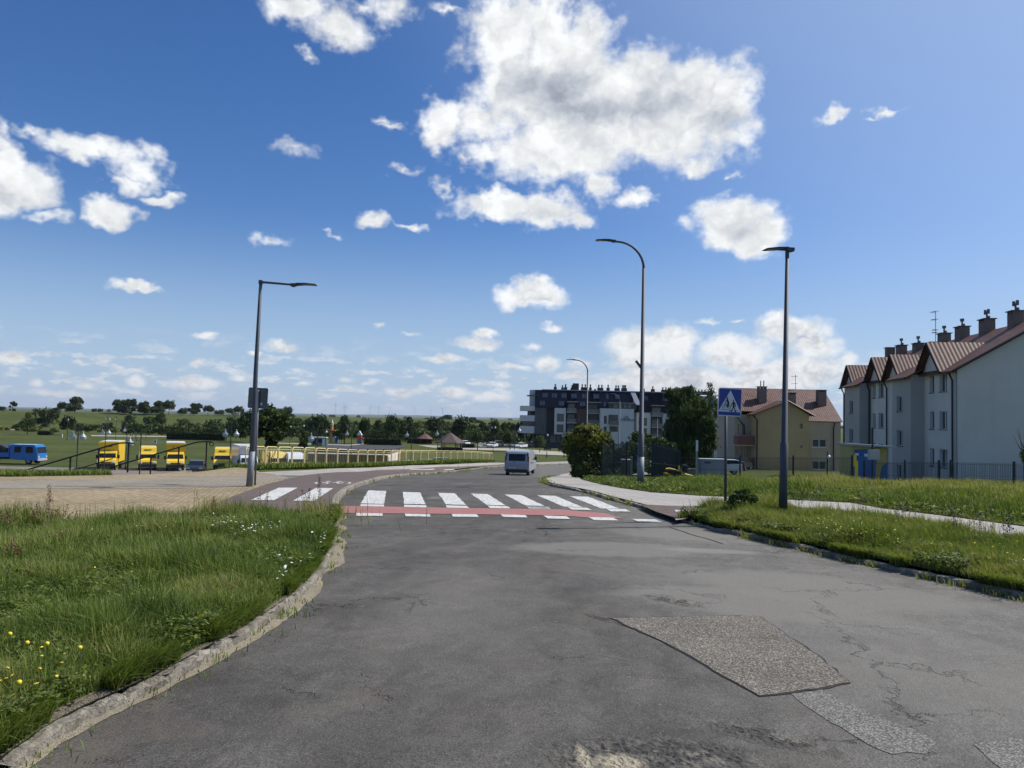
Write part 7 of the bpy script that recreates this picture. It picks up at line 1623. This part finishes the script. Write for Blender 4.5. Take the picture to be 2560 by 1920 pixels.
LB = [(70, 1062, 34, 32, 'airy', 2, 'pale green airy bush left of the broad grey-green one', 'bush', 300), (118, 1055, 66, 40, 'bush', 1, 'broad grey-green bush on the dike slope above the blue truck', 'bush', 330), (68, 1087, 40, 40, 'ball', 0, 'dark round park tree with bare trunk above the blue truck', 'tree', None),
 (112, 1070, 22, 14, 'bush', 0, 'small dark bush between two round park trees', 'bush', None), (168, 1086, 44, 44, 'round', 0, 'dark round park tree left of the two-armed globe lamp', 'tree', None), (210, 1082, 50, 26, 'bush', 1, 'wide bush behind the two-armed globe lamp at left', 'bush', None), (242, 1074, 26, 14, 'bush', 1, 'low bush left of the dark round one', 'bush', None), (268, 1078, 32, 24, 'bush', 0, 'dark bush above the yellow box truck', 'bush', None),
 (323, 1060, 40, 28, 'bush', 0, 'dark wide tree standing alone in front of the dike', 'tree', 290), (372, 1060, 38, 22, 'bush', 1, 'pale bush right of the lone dark tree before the dike', 'bush', 290), (403, 1059, 28, 27, 'round', 1, 'small round tree beside the pale bush before the dike', 'tree', 285), (460, 1082, 44, 32, 'ball', 0, 'dark round tree behind the long hedge', 'tree', None), (530, 1083, 28, 12, 'bush', 0, 'small dark bush behind the long hedge', 'bush', None),
 (590, 1090, 56, 52, 'bush', 0, 'dark tree mass left of the left lamp post', 'tree', 210), (625, 1094, 66, 66, 'round', 0, 'tall dark tree directly behind the left lamp post', 'tree', 200), (735, 1092, 46, 46, 'round', 0, 'dark tree right of the maple', 'tree', None), (770, 1090, 34, 40, 'airy', 1, 'narrow tree between the maple and the play tower', 'tree', None), (797, 1092, 58, 52, 'round', 0, 'broad dark tree behind the white cabin', 'tree', 225),
 (861, 1094, 56, 56, 'airy', 1, 'broad green tree right of the colourful tower', 'tree', 205), (853, 1109, 22, 24, 'ball', 0, 'clipped ball bush in front of the play tower', 'bush', None), (911, 1094, 34, 46, 'round', 0, 'dark upright tree right of the red playground house', 'tree', 215), (945, 1096, 42, 46, 'airy', 1, 'airy green tree above the shed roof', 'tree', None), (978, 1094, 44, 54, 'round', 1, 'green tree left of the play frame', 'tree', 230), (1013, 1095, 44, 50, 'wide', 0, 'dark tree left of the red-brown pavilion', 'tree', 240), (1044, 1088, 36, 34, 'airy', 2, 'yellow-green tree behind the red-brown pavilion', 'tree', 260),
 (1003, 1110, 26, 24, 'airy', 3, 'small reddish tree in front of the long hedge', 'tree', None), (1085, 1086, 44, 40, 'round', 0, 'dark tree between the pavilions', 'tree', 260), (1100, 1084, 30, 34, 'round', 3, 'reddish-topped tree behind the large pavilion', 'tree', 270), (1152, 1100, 54, 56, 'round', 0, 'large dark round tree right of the pavilion', 'tree', 200), (1172, 1098, 44, 54, 'airy', 1, 'green tree behind the large dark round one', 'tree', 230), (1194, 1125, 34, 46, 'ball', 0, 'dark round street tree with bare trunk right of the pavilion', 'tree', None), (1218, 1106, 30, 42, 'ball', 0, 'round street tree left of the far car park', 'tree', None), (1237, 1084, 28, 32, 'round', 0, 'round tree above the far parked cars', 'tree', 230),
 (1275, 1129, 46, 50, 'ball', 0, 'dark round street tree directly above the white van', 'tree', None), (1290, 1092, 40, 32, 'round', 1, 'green tree left of the white balconies', 'tree', 225), (1349, 1131, 30, 40, 'ball', 0, 'round clipped tree in front of the dark ground floor', 'tree', None), (1262, 1082, 44, 26, 'wide', 1, 'pale green tree row segment behind the far cars', 'tree', 250), (1310, 1072, 30, 24, 'round', 0, 'dark tree top peeking left of the white balconies', 'tree', 260),
 (760, 1116, 36, 42, 'airy', 1, 'small young tree behind the railing left of the white cabin', 'tree', 130), (1206, 1085, 40, 30, 'wide', 1, 'tree behind the round street trees', 'tree', 260), (1128, 1082, 44, 26, 'wide', 1, 'pale tree behind the large pavilion roof', 'tree', 290)]
for i, (x, y, w, h, kd, mi, lab, ct, Yd) in enumerate(LB): tree(lab, x, y, w, h, kd, mi, i % 3, Yd, ct, ct, PKG)
# far wooded belt that reads as one mass, and the fringe along the foot of the dike
def belt(name, pts, n, hmin, hmax, mat, seed, size=.9):
    r = np.random.default_rng(seed); bl = []; rp = random.Random(seed)
    for x, y, in pts:
        h = rp.uniform(hmin, hmax); bl.append((x, y, H1(x, y)+h*.45, h*rp.uniform(.7, 1.3), h*.6, h*.55))
    return stuff(leafmesh(name, bl, n, size, mat, seed, fill=.4))
rp = random.Random(4)
belt('distant_wood', [(-520+i*14+rp.uniform(-6, 6), 800+rp.uniform(-60, 60)) for i in range(62)], 26000, 2.0, 4.5, m_l1, 31, .8)
belt('distant_wood', [(-330+i*9+rp.uniform(-4, 4), 560-i*1.2+rp.uniform(-25, 25)) for i in range(48, 90)], 15000, 2, 4.2, m_l1, 32, .6)
belt('dike_foot_scrub', [(-250+i*4.2+rp.uniform(-2, 2), 285+rp.uniform(-10, 14)) for i in range(56)], 18000, .9, 2.0, m_l2, 33, .35)
belt('dike_foot_scrub', [(-230+i*4.4+rp.uniform(-2, 2), 262+rp.uniform(-8, 8)) for i in range(34)], 9000, .7, 1.5, m_l3, 34, .3)
belt('park_shrubbery', [(-120+i*3.6+rp.uniform(-1, 1), 250+rp.uniform(-14, 14)) for i in range(38)], 20000, 2.0, 4.4, m_l2, 35, .4)
belt('park_shrubbery', [(-105+i*2.9+rp.uniform(-1, 1), 285+rp.uniform(-14, 14)) for i in range(42)], 22000, 3.0, 6.2, m_l1, 38, .5)
belt('park_shrubbery', [(-22+i*3.2+rp.uniform(-1, 1), 262+rp.uniform(-14, 14)) for i in range(18)], 12000, 3, 6, m_l2, 36, .45)
belt('distant_wood', [(-2300+i*60+rp.uniform(-25, 25), 2500+rp.uniform(-200, 200)) for i in range(60)], 12000, 5, 9, m_l1, 37, 2.5)
# hedges
def hedge(label, x0, x1, py, hpx, Y=None, mat=m_l1, dep=1.6, seed=1):
    a, b = (gnd(x0, py, 0, False), gnd(x1, py, 0, False)) if Y is None else (at(x0, py, Y), at(x1, py, Y))
    L = b.x-a.x; k = a.y/FPX; h = hpx*k; z = H1(a.x, a.y); t = thing('hedge', label, 'hedge', (a.x, a.y, z), group='clipped hedges')
    r = np.random.default_rng(seed); n = int(900*L/6); n = max(n, 700)
    c = np.stack([r.uniform(0, L, n), r.uniform(0, dep, n), r.uniform(0, h, n)], 1); f_ = r.integers(0, 3, n); c[f_ == 0, 1] = 0; c[f_ == 1, 2] = h; c += r.normal(0, .06, (n, 3))
    nn = r.normal(size=(n, 3)); nn[:, 1] -= 1; t1 = np.cross(nn, r.normal(size=(n, 3))); t1 /= np.linalg.norm(t1, axis=1)[:, None]; t2 = np.cross(nn, t1); t2 /= np.linalg.norm(t2, axis=1)[:, None]; s = .20
    V = np.stack([c-t1*s, c-t2*s*.7, c+t1*s, c+t2*s*.7], 1); npmesh('foliage', V.reshape(-1, 3), np.arange(n*4).reshape(n, 4), np.empty((0, 3), int), np.repeat(np.clip(r.normal(.25, .15, n), 0, 1), 4), mat, t)
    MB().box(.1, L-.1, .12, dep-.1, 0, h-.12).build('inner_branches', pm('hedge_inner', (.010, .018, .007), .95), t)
hedge('long dark clipped hedge behind the yellow vans', 415, 612, 1098, 17, seed=1); hedge('dark clipped hedge under the round park trees at left', 94, 152, 1087, 9, seed=2); hedge('dark hedge in front of the white cabin', 778, 824, 1108, 15, seed=3)
hedge('long hedge above the shed roof', 910, 1012, 1111, 15, seed=4); hedge('pale-topped hedge in front of the red-brown pavilion', 1018, 1084, 1108, 12, seed=5, mat=m_l2); hedge('low dark hedge right of the large pavilion', 1156, 1186, 1119, 8, seed=6)
# near vegetation
def near_tree(name, label, cat, px, Y, blobs_, n, size, mat, seed, trunk=None, droop=0, group=None, fill=.6, z=None, aspect=.6):
    a = at(px, 1100, Y); zg = H1(a.x, Y) if z is None else z; t = thing(name, label, cat, (a.x, Y, zg), group=group)
    leafmesh('crown', blobs_, n, size, mat, seed, t, fill, .2, aspect, droop)
    if trunk: trunk_mesh('trunk', trunk[0], trunk[1], t, seed, trunk[2], trunk[3])
    return t
def PB(px0, Y, lst):
    """blobs from photo columns/rows at one depth: (px, py, rx_px, ry_px, depth offset)"""
    a = at(px0, 1100, Y); zg = H1(a.x, Y); k = Y/FPX; out = []
    for px, py, rx, ry, dy in lst: p = at(px, py, Y); out.append((p.x-a.x, dy, p.z-zg, rx*k, rx*k*.9, ry*k))
    return out
# young maple behind the railing
near_tree('maple_tree', 'young maple with large leaves rising behind the left end of the yellow railing', 'tree', 676, 62, PB(676, 62, [(672, 1030, 14, 18, 0), (690, 1055, 26, 26, .3), (665, 1062, 24, 24, -.3), (708, 1068, 20, 22, .4), (655, 1085, 16, 18, 0), (690, 1090, 26, 20, -.4), (678, 1110, 16, 14, 0), (648, 1048, 10, 12, .2), (716, 1045, 9, 10, 0), (672, 1075, 26, 26, .2)]), 3200, .16, m_l2, 51, (5.6, .09, .25, .22), fill=.75)
# yellow-green bush and ivy at the road bend
near_tree('bush', 'big bush with yellow-green top and dark ivy foot at the road bend', 'bush', 1462, 44, PB(1462, 44, [(1470, 1100, 42, 34, 0), (1440, 1110, 34, 26, .3), (1500, 1105, 34, 28, .4), (1452, 1085, 22, 20, -.3), (1480, 1082, 22, 20, -.2), (1425, 1125, 18, 14, 0), (1522, 1115, 18, 16, .2), (1445, 1135, 28, 22, 0), (1480, 1135, 34, 26, .3), (1508, 1128, 24, 18, 0)]), 15000, .085, m_l3, 52, (3.0, .12, .2, .3), fill=.5)
near_tree('bush', 'dark ivy mass below the yellow-green bush at the road bend', 'bush', 1455, 43.2, PB(1455, 43.2, [(1455, 1165, 24, 30, 0), (1440, 1150, 20, 18, 0), (1448, 1182, 22, 20, -.2), (1470, 1188, 22, 18, 0), (1462, 1140, 26, 20, .3), (1475, 1165, 22, 26, .4)]), 9000, .075, m_l1, 53, fill=.5)
near_tree('bush', 'dark shrubs inside the green fence enclosure', 'bush', 1530, 47, PB(1530, 47, [(1500, 1150, 30, 24, 0), (1530, 1155, 34, 26, .5), (1560, 1150, 30, 30, .5), (1590, 1140, 34, 34, 1.), (1520, 1185, 50, 20, 0), (1600, 1170, 40, 26, .6)]), 12000, .08, m_l1, 54, fill=.5)
near_tree('bush', 'mid green shrub behind the tall arched lamp', 'bush', 1600, 60, PB(1600, 60, [(1596, 1100, 22, 20, 0), (1615, 1105, 26, 20, 1), (1640, 1115, 30, 22, .5), (1665, 1120, 24, 18, 0), (1590, 1125, 30, 22, .5), (1625, 1135, 40, 26, 0), (1655, 1140, 28, 26, .4)]), 12000, .10, m_l2, 55, fill=.5)
near_tree('birch_tree', 'tall dark drooping birch left of the crossing sign', 'tree', 1716, 66, PB(1716, 66, [(1700, 1000, 32, 20, 0), (1690, 985, 22, 14, .3), (1722, 985, 18, 20, 0), (1672, 988, 12, 10, 0), (1735, 1010, 30, 26, .6), (1700, 1030, 34, 26, -.4), (1762, 1020, 18, 20, .3), (1755, 1050, 32, 30, 0), (1710, 1060, 42, 34, .5), (1690, 1085, 34, 34, 0), (1740, 1085, 44, 36, .4), (1770, 1075, 22, 30, 0), (1700, 1115, 44, 34, 0), (1745, 1120, 46, 36, .4), (1690, 1145, 40, 30, 0), (1730, 1155, 52, 30, .3), (1778, 1110, 16, 26, 0), (1665, 1120, 20, 26, .2)]), 34000, .11, m_l1, 56, (7.5, .16, .2, .2), droop=.9, fill=.55, aspect=.35)
near_tree('bush', 'wispy bare-topped birch twigs above the roof behind the big birch', 'tree', 1778, 90, PB(1778, 90, [(1778, 985, 14, 14, 0), (1782, 1000, 20, 16, 0), (1774, 965, 8, 12, 0), (1786, 1020, 18, 18, 0)]), 900, .12, m_l2, 57, (9., .08, .3, .1), droop=.8, aspect=.3)
near_tree('conifer_bush', 'dark pointed conifers between the birch and the beige house', 'bush', 1838, 110, PB(1838, 110, [(1812, 1120, 8, 26, 0), (1836, 1128, 16, 18, 0), (1850, 1135, 16, 18, .4), (1826, 1140, 18, 14, 0)]), 5000, .12, m_l1, 58, fill=.5)
near_tree('weed_bush', 'leafy green weed clump at the foot of the sign pole', 'weed', 1852, 15.8, PB(1852, 15.8, [(1840, 1258, 18, 12, 0), (1862, 1252, 22, 14, .1), (1880, 1262, 18, 12, 0), (1850, 1270, 30, 12, 0)]), 900, .045, m_l2, 59, fill=.9, z=f(15.8)+.1)
near_tree('leaf_branch', 'small bright leaf branch reaching in at the right picture edge', 'branch', 2562, 30, PB(2562, 30, [(2562, 1140, 14, 14, 0), (2570, 1150, 16, 16, 0), (2600, 1150, 30, 40, 0)]), 900, .06, m_l3, 60, (3.0, .05, .3, .2), fill=.8)
# ---------------------------------------------------------------- air
hm = bpy.data.materials.new('haze_air'); hm.use_nodes = True; ht = hm.node_tree
for n in list(ht.nodes):
    if n.type != 'OUTPUT_MATERIAL': ht.nodes.remove(n)
vol = ht.nodes.new('ShaderNodeVolumePrincipled'); vol.inputs['Color'].default_value = (.80, .88, 1, 1); vol.inputs['Density'].default_value = HAZE; vol.inputs['Anisotropy'].default_value = .2
ht.links.new(vol.outputs[0], ht.nodes['Material Output'].inputs['Volume'])
hz_ = MB().box(-9500, 9500, -400, 14500, -12, 175).build('haze', hm); hz_['kind'] = 'stuff'
S.cycles.volume_bounces = 0; S.cycles.volume_step_rate = 10
